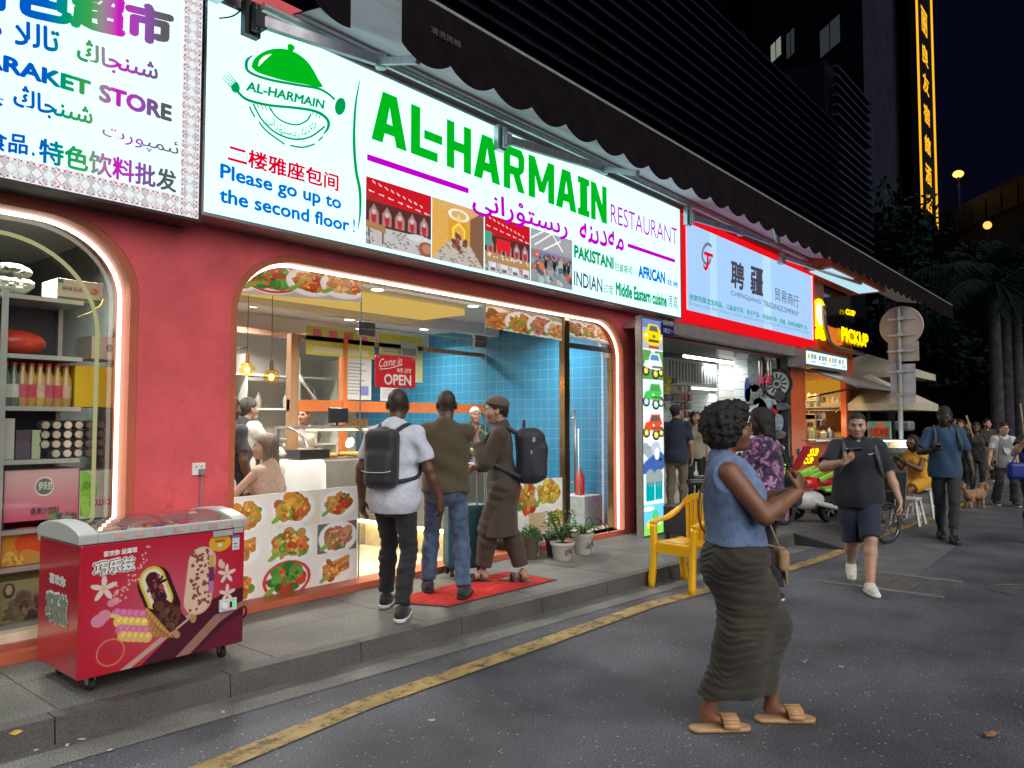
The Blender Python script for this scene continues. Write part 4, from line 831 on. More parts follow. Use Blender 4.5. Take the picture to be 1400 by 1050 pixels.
ns=thing('neon_lettering','yellow neon capital letters on an orange rounded plaque above the kiosk','neon sign',(17,5.1,3.9))
yn=5.0
O,U,V=sbox((1150,466),446,(1187,475),yn);U=(U[0],0,0);text('PICKUP',O,U,V,NEON,ns,.05)
m_=MB();text('PICKUP',(O[0],yn+.08,O[2]-.02),U,V,pm('neon_letter_side',(.5,.3,.02)),ns,.06)
e0,e1=on(1133,446,yn+.1),on(1152,468,yn+.1);zb_=O[2]-.05
lp=[(e0.x,e0.z)]+[(e0.x+.6-.6*math.cos(t),zb_+.35-.35*math.sin(t)) for t in np.linspace(0,PI/2,8)]+[(e1.x,zb_),(e1.x,e0.z)]
plate('orange_plaque',[lp],yn+.1,yn+.2,em('lit_orange_plaque',(.9,.20,.03),.85),ns)
P_=[(e0.x-.12,yn+.15,on(1131,415,yn).z),(e0.x-.12,yn+.15,zb_+.5),(e0.x+.05,yn+.15,zb_+.15),(e0.x+.5,yn+.15,zb_-.06),(O[0]+U[0]+.1,yn+.15,zb_-.08)]
m_=MB();m_.tube(smooth_pts(P_,5),.05,8);m_.build('metal_edge',CL,ns,smooth=True)
ns2=thing('small_neon_lettering','small yellow neon word glowing inside the dark kiosk panel','neon sign',(18,YW-.02,4.3));O,U,V=sbox((1156,430),422,(1169,433),YW-.04);text('CUSP',O,U,V,NEON,ns2,.05)
m_=MB();m_.box(O[0],YW-.035,O[2]-.1,O[0]+U[0],YW-.005,O[2]+.02);m_.build('rail',DARKMET,ns2)
ns3=thing('counter_neon_lettering','two line yellow neon words glowing on the orange kiosk front below its counter','neon sign',(16,YW-.03,.6))
for s_,(b0,t0,u1,b1) in (('PICKUP',(625,614,1119,626)),('CUP',(635,626,1112,636))):O,U,V=sbox((1098,b0),t0,(u1,b1),YW-.04);text(s_,O,(U[0],0,0),V,NEON,ns3,.05)
m_=MB();q0,q1=on(1097,637,YW-.02),on(1120,612,YW-.02);m_.box(q0.x,YW-.022,q0.z,q1.x,YW-.003,q1.z);m_.build('backing',pm('dark_orange_backing',(.3,.05,.01)),ns3)
# lit menu box
mb=thing('menu_light_box','white lit menu box with drink names over the kiosk window','light box',(16,5.05,2.6));ym=5.0
q0,q1=on(1102.5,497,ym),on(1158,506,ym);zt4=on(1102.5,479,ym).z;zb4=q0.z
m_=MB();m_.quad((q0.x,ym,zb4),(q1.x,ym,zb4),(q1.x,ym,zt4),(q0.x,ym,zt4));m_.build('lit_panel',em('menu_light',(.78,.98,.95),1.15,True),mb)
m_=MB();m_.box(q0.x-.06,ym+.003,zb4-.05,q1.x+.06,YW-.003,zt4+.05);m_.build('case',ALU,mb)
INK=em('menu_ink',(.12,.2,.2),1)
for i,s_ in enumerate(('鲜果','咖啡','奶茶','饮')):
    w_=(q1.x-q0.x)/4;x=q0.x+w_*i;h_=zt4-zb4
    text(s_,(x+w_*.38,ym-.004,zb4+h_*.4),(w_*.5*(1 if i < 3 else .5),0,0),(0,0,h_*.42),INK,mb,.02);text('.....',(x+w_*.4,ym-.004,zb4+h_*.18),(w_*.4,0,0),(0,0,h_*.1),INK,mb,.03,name='small_print')
    plate('menu_icon',[[(x+w_*.2+w_*.1*math.cos(t),zb4+h_*.6+h_*.2*math.sin(t)) for t in np.linspace(0,2*PI,9)[:-1]]],ym-.008,ym-.004,em('menu_icon_%d' % (i % 2),((.8,.5,.05),(.3,.25,.5))[i % 2],1),mb)
# metal flap awning over the window
fl=thing('window_flap','grey metal flap propped open over the kiosk window','window flap',(17,4.9,2.4))
m_=MB();A_=[on(1100,503,5.3),on(1168,512,5.3)];zf_=2.42
m_.prism([(15.55,5.3,2.66),(19.0,5.3,2.66),(19.0,4.35,2.28),(15.55,4.35,2.28)],(0,0,.04));m_.build('flap',ALU,fl,bevel=.006)
m_=MB();m_.tube([(15.7,4.4,2.27),(15.7,5.33,2.1)],.02,8);m_.tube([(18.8,4.4,2.27),(18.8,5.33,2.1)],.02,8);m_.build('strut',DARKMET,fl)
# things in the kiosk window: shelves with cups, jars, machine
def shelf(u0,u1,v,X,lab):
    a_,b_=onx(u0,v,X),onx(u1,v,X);y0,y1=max(b_.y,5.52),min(a_.y,6.68);z=a_.z
    m_=MB();m_.box(X,y0,z-.03,X+.35,y1,z);m_.box(X+.05,y0+.05,z-.15,X+.33,y0+.08,z-.031);m_.box(X+.05,y1-.08,z-.15,X+.33,y1-.05,z-.031);tag(m_.build('shelf',ALU),lab,'shelf');return Vector((X,y0,z)),Vector((X,y1,z))
LAMPW=em('kiosk_bulb',(1,.9,.7),14)
def lamp(kind,name,label,loc,energy,col=(1,.93,.82),size=.15,group=None,r=.06,drop=.0,spot=None):
    t=thing(name,label,'ceiling light',loc,group);m_=MB();m_.lathe((loc[0],loc[1],loc[2]-.012),[(r*1.25,.012),(r*1.25,0),(r*1.02,-.004)],20);m_.build('trim',WHITEP,t,smooth='auto')
    m_=MB();m_.lathe((loc[0],loc[1],loc[2]-.019),[(r,.002),(r,0),(0,0)],20);m_.build('diffuser',em('downlight_face',(1,.97,.9),9),t)
    l=bpy.data.lights.new('downlight','AREA');l.shape='DISK';l.size=size;l.energy=energy;l.color=col;l.spread=math.radians(150);o=bpy.data.objects.new('bulb',l);COL.objects.link(o);o.location=(0,0,-.03);o.parent=t;return t
lamp(0,'downlight','bright downlight in the ceiling of the coffee kiosk',(17.0,6.0,3.3),60,(1,.74,.36),.2)
s1=shelf(1101,1119,547,17.6,'short dark shelf high at the left of the kiosk window');s2=shelf(1101,1147,556,18.3,'long steel shelf across the kiosk with paper cups');s3=shelf(1101,1125,573,17.7,'short steel shelf low in the kiosk with bottles')
rs3=random.Random(11);JM=[pm('jar_%d' % i,c_,.3,ns=8) for i,c_ in enumerate(((.6,.5,.36),(.12,.10,.09),(.5,.05,.03),(.55,.42,.05),(.6,.6,.56),(.10,.35,.06),(.25,.2,.16)))]
def jars(a_,b_,off,n,hmax,lab,grp,rr=.05):
    d_=b_-a_
    for i in range(n):
        p_=a_+d_*((i+.5)/n)+Vector(off);h_=hmax*(.6+.4*rs3.random());m_=MB();r_=rr*(.8+.4*rs3.random());m_.lathe(p_,[(r_*.8,0),(r_,h_*.3),(r_,h_*.7),(r_*.5,h_*.82),(r_*.5,h_),(0,h_)],12)
        tag(m_.build('jar',JM[rs3.randrange(len(JM))],smooth='auto'),lab,'jar',grp)
jars(*s1,(.15,0,0),4,.2,'small jar on the short high shelf of the kiosk','jars on the high kiosk shelf');jars(*s2,(.15,0,0),7,.26,'cup or jar on the long steel shelf of the kiosk','jars on the long kiosk shelf',.06);jars(*s3,(.15,0,0),5,.22,'dark bottle on the low shelf of the kiosk','bottles on the low kiosk shelf')
jars(Vector((15.75,5.62,wz0)),Vector((18.2,5.62,wz0)),(0,0,0),13,.26,'jar or bottle crowded on the steel kiosk counter','jars on the kiosk counter',.06)
cm=thing('coffee_machine','chrome coffee machine standing on the kiosk counter','coffee machine',(17.9,6.2,wz0));m_=MB();m_.box(17.65,5.8,wz0-.01,18.2,6.6,wz0+.55);m_.build('body',pm('chrome',(.7,.68,.62),.18,.95,ns=6,na=.2),cm,bevel=.03)
for i in range(3):m_=MB();y=5.95+i*.22;m_.cyl((17.6,y,wz0+.2),(17.6,y,wz0+.35),.05);m_.beam((17.63,y,wz0+.3),(17.45,y,wz0+.28),.03,.03);m_.build('brew_group',DARKMET,cm);m_=MB();m_.box(17.63,5.85,wz0+.42,17.649,6.55,wz0+.52);m_.build('panel',DARKMET,cm)
bt=thing('counter_stand','steel table under the coffee machine inside the kiosk','table',(17,6.3,PH));m_=MB();m_.box(15.7,5.86,wz0-.06,18.4,6.65,wz0-.012);m_.build('top',ALU,bt)
for x in (15.75,18.3):
    for y in (5.9,6.55):m_=MB();m_.box(x,y,PH,x+.05,y+.05,wz0-.061);m_.build('leg',DARKMET,bt)
m_=MB();m_.box(18.76,5.6,1.9,18.83,6.5,2.6);m_.build('orange_board',em('kiosk_poster',(.8,.36,.03),.6),kk)
# ================================================================ INSIDE THE RESTAURANT
FZ=PH+.02
rs5=random.Random(3)
k_=0
for (x,y,e_) in ((4.0,6.6,44),(5.6,6.7,44),(7.2,6.7,40),(8.5,6.6,40),(3.6,8.9,48),(5.4,8.9,48),(7.0,9.0,40),(8.5,9.0,36),(4.2,10.6,44),(6.4,10.6,44)):
    lamp(0,'downlight','round recessed downlight in the restaurant ceiling',(x,y,RZ),e_*1.3,(1,.95,.86),.14,'downlights of the restaurant ceiling',.07)
for x in (-.4,1.0,1.9):lamp(0,'downlight','small downlight above the grocery shelves',(x,6.0,RZ),32,(.95,1,.92),.14,'downlights of the grocery store',.05)
# no lamp washes the cove; its yellow is the panel's emission
# ceiling grille
g0,g1=at(318,405,RZ-.001),at(398,416,RZ-.001)
m_=MB();gx=g0.x
for i in range(9):m_.box(3.45+.06*i,7.1,RZ-.012,3.485+.06*i,8.4,RZ-.002)
tag(m_.build('ceiling_grille',pm('grey_louvre',(.35,.33,.30),.5)),'grey slatted air grille in the ceiling left of the yellow cove','air grille')
# pendant lamps with amber globes
BULB=em('filament',(1,.55,.12),22,False);AMB=glass('amber_glass',(1.0,.80,.42),1.3)
def pendant(u,v,Y,label,col):
    c=on(u,v,Y);t=thing('pendant_lamp',label,'pendant lamp',(c.x,c.y,RZ),'amber globe pendant lamps');m=pm(*col)
    m_=MB();m_.lathe((c.x,c.y,RZ-.03),[(.07,.03),(.07,0),(0,0)],16);m_.build('canopy',m,t);m_=MB();m_.tube([(c.x,c.y,RZ-.03),(c.x,c.y,c.z+.18)],.004,6);m_.build('cord',DARKMET,t)
    m_=MB();m_.cyl((c.x,c.y,c.z+.07),(c.x,c.y,c.z+.18),.024,.022);m_.build('socket',m,t,smooth='auto');m_=MB();m_.ball(c,.085,20);m_.build('globe',AMB,t,smooth=True);m_=MB();m_.ball((c.x,c.y,c.z-.005),.026,10,sq=(1,1,1.4));m_.build('filament_bulb',BULB,t,smooth=True)
    l=bpy.data.lights.new('glow','POINT');l.energy=4;l.color=(1,.62,.25);l.shadow_soft_size=.03;o=bpy.data.objects.new('glow',l);COL.objects.link(o);o.location=c-Vector((c.x,c.y,RZ));o.parent=t
pendant(338,505,7.7,'amber glass pendant lamp with a copper fitting, left of the two clear ones',('copper',(.5,.2,.1),.3,.9));pendant(371,515,7.3,'amber glass pendant lamp with a black fitting, nearer and lower than its neighbour',('black_fitting',(.03,.03,.03),.4));pendant(312,497,7.9,'amber pendant lamp half hidden behind the crimson pillar',('copper',(.5,.2,.1),.3,.9))
m_=MB();c=on(338,475,7.7);m_.tube([on(312,478,7.6),on(338,475,7.68)],.008,6);tag(m_.build('rod',DARKMET,smooth=True),'thin dark rod beside the copper pendant lamp','rod')
# glass kitchen partition with orange frame
YP=8.35;OFR=pm('orange_frame_paint',(.62,.17,.04),.4,ns=3,na=.15);WOOD=pm('warm_wood_frame',(.34,.19,.10),.5,ns=6,na=.3,stretch=(1,1,.2))
kp=thing('kitchen_partition','glass kitchen partition with an orange rail and wooden posts behind the food counter','partition',(6.5,YP,FZ))
pa,pb=on(394,550,YP),on(722,553,YP);pz0,pz1=on(394,562,YP).z,on(394,546,YP).z;ptop=on(394,456,YP).z
m_=MB();m_.box(pa.x,YP-.03,pz0,pb.x,YP+.03,pz1);m_.build('orange_rail',OFR,kp)
for u,w_,mm in ((394,.12,WOOD),(466,.07,OFR),(716,.24,OFR)):
    x=on(u,550,YP).x;m_=MB();m_.box(x,YP-.05,FZ,x+w_,YP+.05,ptop if u < 700 else 3.1);m_.build('post',mm,kp)
m_=MB();m_.box(pa.x+.121,YP-.04,ptop-.06,pb.x-.001,YP+.04,ptop);m_.build('top_rail',WOOD,kp)
m_=MB();m_.quad((pa.x+.12,YP,FZ+.9),(pb.x,YP,FZ+.9),(pb.x,YP,ptop-.06),(pa.x+.12,YP,ptop-.06));m_.build('pane',glass('kitchen_glass',(.96,.97,.95),1),kp)
YELP=pm('yellow_notice',(.62,.60,.10),.5); 
def paper(u0,v0,u1,v1,Y,base,label,lines=(),name='notice'):
    p0,p1=on(u0,v1,Y),on(u1,v0,Y);w_,h_=60,80;c=Canvas(w_,h_,base)
    for (x0,y0,x1,y1,col) in lines:c.rect(x0,y0,x1,y1,col)
    tag(picture(name,c,(p0.x,Y,p0.z),(p1.x-p0.x,0,0),(0,0,p1.z-p0.z),print_mat('paper_print',0,.6)),label,'notice')
TXT=[(.1,.12+.07*i,.55+.35*((i*7) % 5)/5,.145+.07*i,(.3,.3,.32)) for i in range(10)]
paper(467,484,508,546,YP-.03,(.66,.66,.64),'white framed certificate with a blue heading behind the glass',TXT+[(.1,.88,.9,.96,(.15,.2,.55)),(.6,.1,.9,.3,(.2,.2,.5))])
paper(418,455,512,484,YP-.04,(.62,.60,.12),'long yellow menu banner over the kitchen partition',[(.1+.22*i,.55,.22+.22*i,.9,(.7,.15,.2)) for i in range(4)]+[(.1,.1,.9,.3,(.75,.74,.55))])
paper(518,462,578,520,YP-.04,(.60,.62,.30),'yellow green price list behind the open sign',TXT+[(.0,.86,1,1,(.62,.58,.05))]);paper(548,470,571,487,YP-.06,(.5,.55,.55),'grey photo pinned on the yellow price list',[(.1,.1,.9,.6,(.25,.28,.3))]);paper(520,520,545,548,YP-.04,(.62,.64,.62),'white notice sheet just above the orange rail',TXT)
# kitchen: white shelving with bottles, back wall cabinets
sh=thing('kitchen_shelving','white open shelving along the kitchen back wall','shelving',(5.5,11.2,FZ));m_=MB()
for z in (.6,1.2,1.8,2.35):m_.box(4.6,11.1,z,8.4,11.5,z+.03)
for x in (4.6,5.6,6.6,7.6,8.4):m_.box(x-.015,11.1,FZ,x+.015,11.5,2.7)
m_.build('frame',WHITEP,sh);VM=[pm('vessel_%d' % i,c_,.3) for i,c_ in enumerate(((.35,.32,.28),(.12,.1,.09),(.55,.4,.12),(.5,.18,.05),(.6,.6,.58)))]
for z in (.63,1.23,1.83):
    for i in range(7):
        x=4.85+i*.52+rs5.random()*.15;h_=.22+.16*rs5.random();r_=.05+.04*rs5.random();m_=MB();m_.lathe((x,11.3,z),[(r_*.7,0),(r_,h_*.4),(r_*.35,h_*.75),(r_*.35,h_),(0,h_)],12);tag(m_.build('vessel',VM[rs5.randrange(5)],smooth='auto'),'small dark jug or jar on the white kitchen shelving','jug','jugs on the kitchen shelving')
m_=MB();m_.tube([on(400,498,YP+.5),on(435,555,YP+.5)],.012,6);tag(m_.build('glass_rail',WHITEP,smooth=True),'left one of two slanting white rails behind the partition glass','rail','slanting white rails');m_=MB();m_.tube([on(394,498,YP+.5),on(441,558,YP+.5)],.012,6);tag(m_.build('glass_rail',WHITEP,smooth=True),'right one of two slanting white rails behind the partition glass','rail','slanting white rails')
# food counter, L shaped, with curved glass display
STL=pm('counter_steel',(.42,.40,.37),.3,.7,ns=3,na=.2);YC=7.25;dx0=on(424,640,YC).x
fc=thing('food_counter','steel food counter with a curved glass display case full of fried snacks','counter',(6,YC,FZ))
m_=MB();m_.box(dx0,YC,FZ,8.3,YC+.75,1.16);m_.build('display_base',STL,fc,bevel=.01)
m_=MB();m_.box(5.80,5.78,FZ+.3,6.40,YC-.002,1.14);m_.build('side_base',STL,fc,bevel=.01);m_=MB();m_.box(5.9,5.8,FZ,6.38,YC-.002,FZ+.298);m_.build('plinth',pm('cream_plinth',(.66,.56,.38),.4),fc)
m_=MB();m_.box(5.80,5.79,FZ+.265,5.83,YC-.003,FZ+.298);m_.build('base_light',em('plinth_light',(1,.80,.38),16,True),fc)
prof=[(0,1.17),(.04,1.28),(.14,1.42),(.30,1.50),(.45,1.53)]
m_=MB()
for i in range(len(prof)-1):(d0,z0),(d1,z1)=prof[i],prof[i+1];m_.quad((dx0+.02,YC+.02+d0,z0),(8.28,YC+.02+d0,z0),(8.28,YC+.02+d1,z1),(dx0+.02,YC+.02+d1,z1))
m_.build('curved_glass',glass('case_glass',(.98,.97,.92),1.3),fc,smooth=True)
for x in (dx0+.02,6.1,8.27):m_=MB();m_.tube([(x,YC+.02+d,z) for d,z in prof],.016,8);m_.build('glass_bracket',CL,fc,smooth=True)
m_=MB();m_.box(dx0+.02,YC+.46,1.52,8.28,YC+.74,1.55);m_.box(dx0+.02,YC+.70,1.165,dx0+.06,YC+.74,1.52);m_.box(8.24,YC+.70,1.165,8.28,YC+.74,1.52);m_.build('case_top',ALU,fc)
m_=MB();m_.box(dx0+.3,YC+.48,1.495,8.0,YC+.52,1.515);m_.build('case_light',em('case_strip',(1,.74,.32),9,True),fc)
fd=[pm('fried_%d' % i,c_,.4,ns=30,na=.4) for i,c_ in enumerate(((.5,.22,.04),(.55,.32,.08),(.36,.12,.03),(.25,.30,.06)))]
for k in range(7):
    x0=dx0+.15+k*.5
    if x0 > 8:break
    ty=thing('snack_tray','steel tray of fried snacks in the curved display case','food tray',(x0+.2,YC+.3,1.165),'trays in the display case');m_=MB();m_.box(x0,YC+.12,1.163,x0+.44,YC+.6,1.18);m_.build('tray',ALU,ty);m_=MB()
    for q in range(16):m_.ball((x0+.06+.32*rs5.random(),YC+.17+.38*rs5.random(),1.19+.02*rs5.random()),.04+.02*rs5.random(),8,sq=(1.2,1,.6))
    m_.build('snacks',fd[k % 4],ty,smooth=True)
pos=on(462,585,YC+.55);tl=thing('till_display','small black screen standing on the display case','screen',(pos.x,YC+.55,1.55));m_=MB();m_.obox((pos.x,YC+.55,1.555+.13),(.30,.03,.19));m_.build('screen',pm('screen_black',(.02,.02,.025),.15),tl,bevel=.01);m_=MB();m_.box(pos.x-.06,YC+.5,1.551,pos.x+.06,YC+.62,1.565);m_.box(pos.x-.015,YC+.56,1.565,pos.x+.015,YC+.58,1.62);m_.build('foot',DARKMET,tl)
pp=on(492,588,YC+.5);m_=MB()
for q in range(6):m_.lathe((pp.x,YC+.58,1.552+q*.016),[(.0,0),(.14,0),(.15,.013),(.0,.013)],16)
tag(m_.build('bread_stack',fd[1],smooth='auto'),'stack of flat round breads on top of the display case','bread')
# left part of the room: table with white cloth and a bottle, service counter
tb=thing('dining_table','small dining table by the window in front of the seated woman','table',(3.15,6.35,FZ));m_=MB();m_.box(2.72,5.95,FZ+.72,3.58,6.75,FZ+.75);m_.build('tabletop',pm('table_laminate',(.55,.5,.42),.35),tb,bevel=.006)
for x in (2.78,3.5):
    for y in (6.0,6.68):m_=MB();m_.box(x-.02,y-.02,FZ,x+.02,y+.02,FZ+.719);m_.build('leg',DARKMET,tb)
bpos=on(318,655,6.3);m_=MB();r_=.033;bz=FZ+.752;bx_=bpos.x
bo=thing('water_bottle','clear plastic water bottle with a blue label on the window table','bottle',(bx_,6.3,bz));m_.lathe((bx_,6.3,bz),[(r_*.9,0),(r_,.01),(r_,.15),(r_*.4,.2),(r_*.4,.22),(0,.22)],14);m_.build('body',pm('clear_plastic',(.55,.6,.65),.1,spec=.8),bo,smooth='auto');m_=MB();m_.lathe((bx_,6.3,bz+.05),[(r_+.001,0),(r_+.001,.06)],14);m_.build('label',pm('blue_label',(.05,.12,.45)),bo);m_=MB();m_.cyl((bx_,6.3,bz+.221),(bx_,6.3,bz+.24),.015);m_.build('cap',WHITEP,bo)
ct_=thing('service_counter','white patterned service counter in front of the man with the dark waistcoat','counter',(4.6,8.4,FZ));a_,b_=on(345,590,8.2),on(392,588,8.2);m_=MB();m_.box(a_.x,8.2,FZ,b_.x-.05,8.7,1.36);m_.build('body',pm('white_counter',(.62,.6,.56),.5,ns=18,na=.25),ct_);m_=MB();m_.box(a_.x-.05,8.15,1.361,b_.x-.03,8.75,1.40);m_.build('top',pm('grey_stone',(.3,.28,.26),.35),ct_,bevel=.006)
dr=at(0,0,1) if False else None
cu=thing('white_drum','white plastic covered drum left of the display case','drum',(4.35,6.9,FZ));q=on(412,665,6.9);m_=MB();m_.lathe((q.x,6.9,FZ),[(.24,0),(.26,.5),(.25,1.0),(.22,1.05),(0,1.06)],18);m_.build('drum',WHITEP,cu,smooth='auto')
m_=MB();m_.box(q.x-.12,6.75,FZ+1.065,q.x+.25,7.0,FZ+1.16);m_.build('wire_basket',DARKMET,cu)
gp=thing('extinguisher','red extinguisher cabinet items behind the glass side door','extinguisher',(8.7,6.2,FZ));q=onx(790,690,8.9);m_=MB();m_.box(8.75,q.y-.22,FZ,9.18,q.y+.22,FZ+.42);m_.build('box',pm('grey_crate',(.35,.4,.42),.5),gp,bevel=.01)
m_=MB();m_.lathe((8.95,q.y,FZ+.421),[(.07,0),(.07,.26),(.03,.32),(.03,.36),(0,.36)],16);m_.build('cylinder',pm('extinguisher_red',(.55,.03,.02),.3),gp,smooth='auto')
m_=MB();m_.tube([(8.8,q.y-.1,FZ),(8.85,q.y-.05,1.5)],.012,8);tag(m_.build('mop_handle',ALU,smooth=True),'thin mop handle leaning in the blue tiled corner','mop')
# ---- printed films on the glass
def plate_of_food(c,cx,cy,r,kind):
    asp=c.asp;r*=1.28;c.ell(cx,cy,r/asp*1.12,r*.92,(.80,.80,.79));c.ell(cx,cy,r/asp,r*.80,(.86,.86,.85))
    pal=[[(.55,.22,.04),(.45,.12,.03),(.6,.35,.06),(.12,.3,.04)],[(.5,.07,.02),(.6,.2,.04),(.55,.35,.1),(.1,.3,.05)],[(.05,.22,.03),(.10,.32,.05),(.5,.05,.03),(.04,.14,.03)],[(.32,.10,.06),(.45,.18,.10),(.55,.25,.15),(.1,.28,.05)],
           [(.5,.2,.05),(.4,.13,.03),(.55,.28,.08)],[(.62,.48,.08),(.6,.4,.05),(.5,.2,.04),(.2,.35,.06)],[(.55,.14,.04),(.6,.3,.1),(.62,.45,.25)]][kind % 7]
    if kind % 7 == 2:c.ell(cx,cy,r/asp*1.1,r*.85,(.62,.05,.06));c.ell(cx,cy,r/asp*.95,r*.72,(.8,.8,.78))
    if kind % 7 == 4:
        for i in range(4):c.line(cx-r*.75/asp,cy-r*.35+r*.2*i,cx+r*.7/asp,cy+r*.05+r*.2*i,r*.26,pal[i % 3]);c.line(cx-r*.7/asp,cy-r*.30+r*.2*i,cx+r*.65/asp,cy+r*.10+r*.2*i,r*.08,tuple(min(1,q*1.5) for q in pal[i % 3]))
    c.blobs(cx,cy+.01,r*.72/asp,r*.56,pal,90 if kind % 7 != 4 else 12,r*.22);c.blobs(cx,cy+.02,r*.6/asp,r*.45,[tuple(min(1,q*1.7) for q in p_) for p_ in pal],26,r*.07)
    c.ell(cx-r*.8/asp,cy-r*.45,r*.3/asp,r*.12,(.2,.42,.05),.6)
PPR=print_mat('food_poster_print',0,.35)
def poster(name,label,u0,v0,u1,v1,vt,Y,cells,base=(.74,.72,.66),W=220,H=200,thick=.012,cat='food poster'):
    """board with its lower edge from (u0, v0) to (u1, v1) and its top left at (u0, vt)"""
    p0,p1,pt=on(u0,v0,Y),on(u1,v1,Y),on(u0,vt,Y);t=thing(name,label,cat,((p0.x+p1.x)/2,Y,p0.z));c=Canvas(W,H,base)
    for (x0,y0,x1,y1,bg,kind,cx,cy,r) in cells:
        if bg:c.rect(x0,y0,x1,y1,bg)
        if r:plate_of_food(c,cx,cy,r,kind)
    c.noise(.06);U,V=(p1.x-p0.x,0,p1.z-p0.z),(0,0,pt.z-p0.z)
    picture('print',c,(p0.x,Y-.001,p0.z),U,V,PPR,t);m_=MB();m_.prism([(p0.x,Y,p0.z),(p1.x,Y,p1.z),(p1.x,Y,p1.z+V[2]),(p0.x,Y,pt.z)],(0,thick,0));m_.build('board',WHITEP,t)
W0=(.78,.77,.74)
poster('food_poster','large white poster of nine plated dishes under the restaurant window',308,836,488,797,681,YG-.012,
    [(0,.66,.33,1,(.78,.77,.70),0,.13,.82,.13),(.36,.66,.68,1,(.74,.68,.52),0,.47,.84,.15),(.70,.68,1,1,(.72,.70,.72),1,.83,.83,.13),(0,.33,.30,.66,None,4,.10,.50,.12),(.33,.33,.66,.66,None,1,.46,.50,.16),(.66,.36,.99,.65,(.16,.14,.13),3,.83,.50,.14),
     (0,0,.3,.33,None,0,.08,.17,.12),(.3,0,.66,.33,None,2,.43,.18,.16),(.66,0,1,.33,None,4,.82,.18,.13)],W0,250,200)
q0=727
poster('food_poster','small white poster with a yellow rice dish behind the potted plants',707,752,769,741,657,YG-.012,[(0,.5,1,1,None,1,.2,.72,.24),(0,0,1,1,None,5,.70,.78,.2),(.25,.2,.62,.5,(.55,.45,.25),5,0,0,0),(0,0,1,1,None,5,.85,.38,.15),(0,0,1,1,None,4,.3,.10,.10)],W0,130,150)
poster('food_film','strip of dish photos along the top left of the restaurant glass',312,399,494,413,349,YG-.014,[(0,0,1,1,None,0,.06,.45,.34),(0,0,1,1,None,2,.31,.50,.40),(0,0,1,1,None,1,.60,.50,.38),(0,0,1,1,None,6,.86,.50,.38)],(.50,.48,.46),240,90,.006,'window film')
poster('food_film','strip of brown dish photos over the sliding door glass',664,447,768,466,413,YG-.014,[(0,0,.3,1,(.45,.33,.12),4,.15,.3,.5),(.3,0,.6,1,(.32,.24,.2),0,.45,.4,.42),(0,0,1,1,None,3,.72,.45,.4),(0,0,1,1,None,6,.93,.4,.35)],(.34,.28,.22),190,70,.006,'window film')
poster('food_film','short strip of three dish photos over the glass side door',777,461,833,471,435,YG-.014,[(0,0,1,1,None,3,.2,.5,.36),(0,0,1,1,None,1,.55,.5,.36),(0,0,1,1,None,6,.86,.5,.34)],(.5,.45,.42),120,60,.006,'window film')
# OPEN sign hanging on the glass
yo=YG-.03;o0,o1,ot=on(512.5,529,yo),on(567.5,532,yo),on(512.5,484,yo);osn=thing('open_sign','red rounded sign reading come in we are open on the door glass','sign',((o0.x+o1.x)/2,yo,o0.z));w_,h_=o1.x-o0.x,ot.z-o0.z
lp=[]
for cx,cz,a0 in ((w_-.03,h_-.03,0),(.03,h_-.03,90),(.03,.03,180),(w_-.03,.03,270)):lp+=[(o0.x+x,o0.z+z) for x,z in arc(cx,cz,.03,.03,a0,a0+90,5)]
plate('board',[lp],yo-.004,yo+.004,pm('sign_red_enamel',(.62,.025,.035),.35,ns=4,na=.08),osn);IV=pm('sign_ivory_ink',(.82,.76,.68),.5)
OP=lambda x,z:(o0.x+w_*x,yo-.005,o0.z+h_*z)
text('OPEN',OP(.20,.08),(w_*.68,0,0),(0,0,h_*.34),IV,osn,.03);text('Come in',OP(.08,.60),(w_*.56,0,h_*.14),(0,0,h_*.26),IV,osn,.0,shear=.35);text('we are',OP(.52,.48),(w_*.36,0,.0),(0,0,h_*.14),IV,osn,0,shear=.35)
plate('ribbon',[stroke2([(OP(.1,.55)[0],OP(.1,.55)[2]),(OP(.3,.58)[0],OP(.3,.58)[2]),(OP(.66,.74)[0],OP(.66,.74)[2])],.008)],yo-.008,yo-.005,IV,osn)
for x in (.07,.93):m_=MB();m_.lathe(OP(x,.92),[(.013,0),(.013,-.006),(0,-.008)],12,axis='y');m_.build('stud',ALU,osn)
# ================================================================ INSIDE THE GROCERY STORE
YB=YG+.28                                                       # front edge of the shelving
gs=thing('grocery_shelving','metal grocery shelving unit standing behind the curved store window','shelving',(1.2,YB+.25,FZ));GM=pm('shelf_metal',(.42,.44,.42),.4,.5,ns=4,na=.15)
rows=[on(0,v,YB).z for v in (399,482,555,630,727,779,858)];gx0,gx1=-1.2,2.18
for z in rows:m_=MB();m_.box(gx0,YB,z-.03,gx1,YB+.42,z);m_.build('shelf_board',GM,gs)
m_=MB();xg=on(4,600,YB).x;m_.box(xg-.035,YB-.012,FZ,xg+.005,YB-.001,rows[0]+.02);m_.box(gx1-.03,YB+.38,FZ,gx1,YB+.43,rows[0]);m_.build('upright',GM,gs);m_=MB();m_.box(gx0,YB+.43,FZ,gx1,YB+.44,rows[0]);m_.build('back_panel',pm('navy_back_panel',(.02,.025,.045),.5),gs)
SHT={399:0,482:1,555:2,630:3,727:4,779:5,858:6}
def sx(u,row,dy=.0):return on(u,600,YB+dy).x
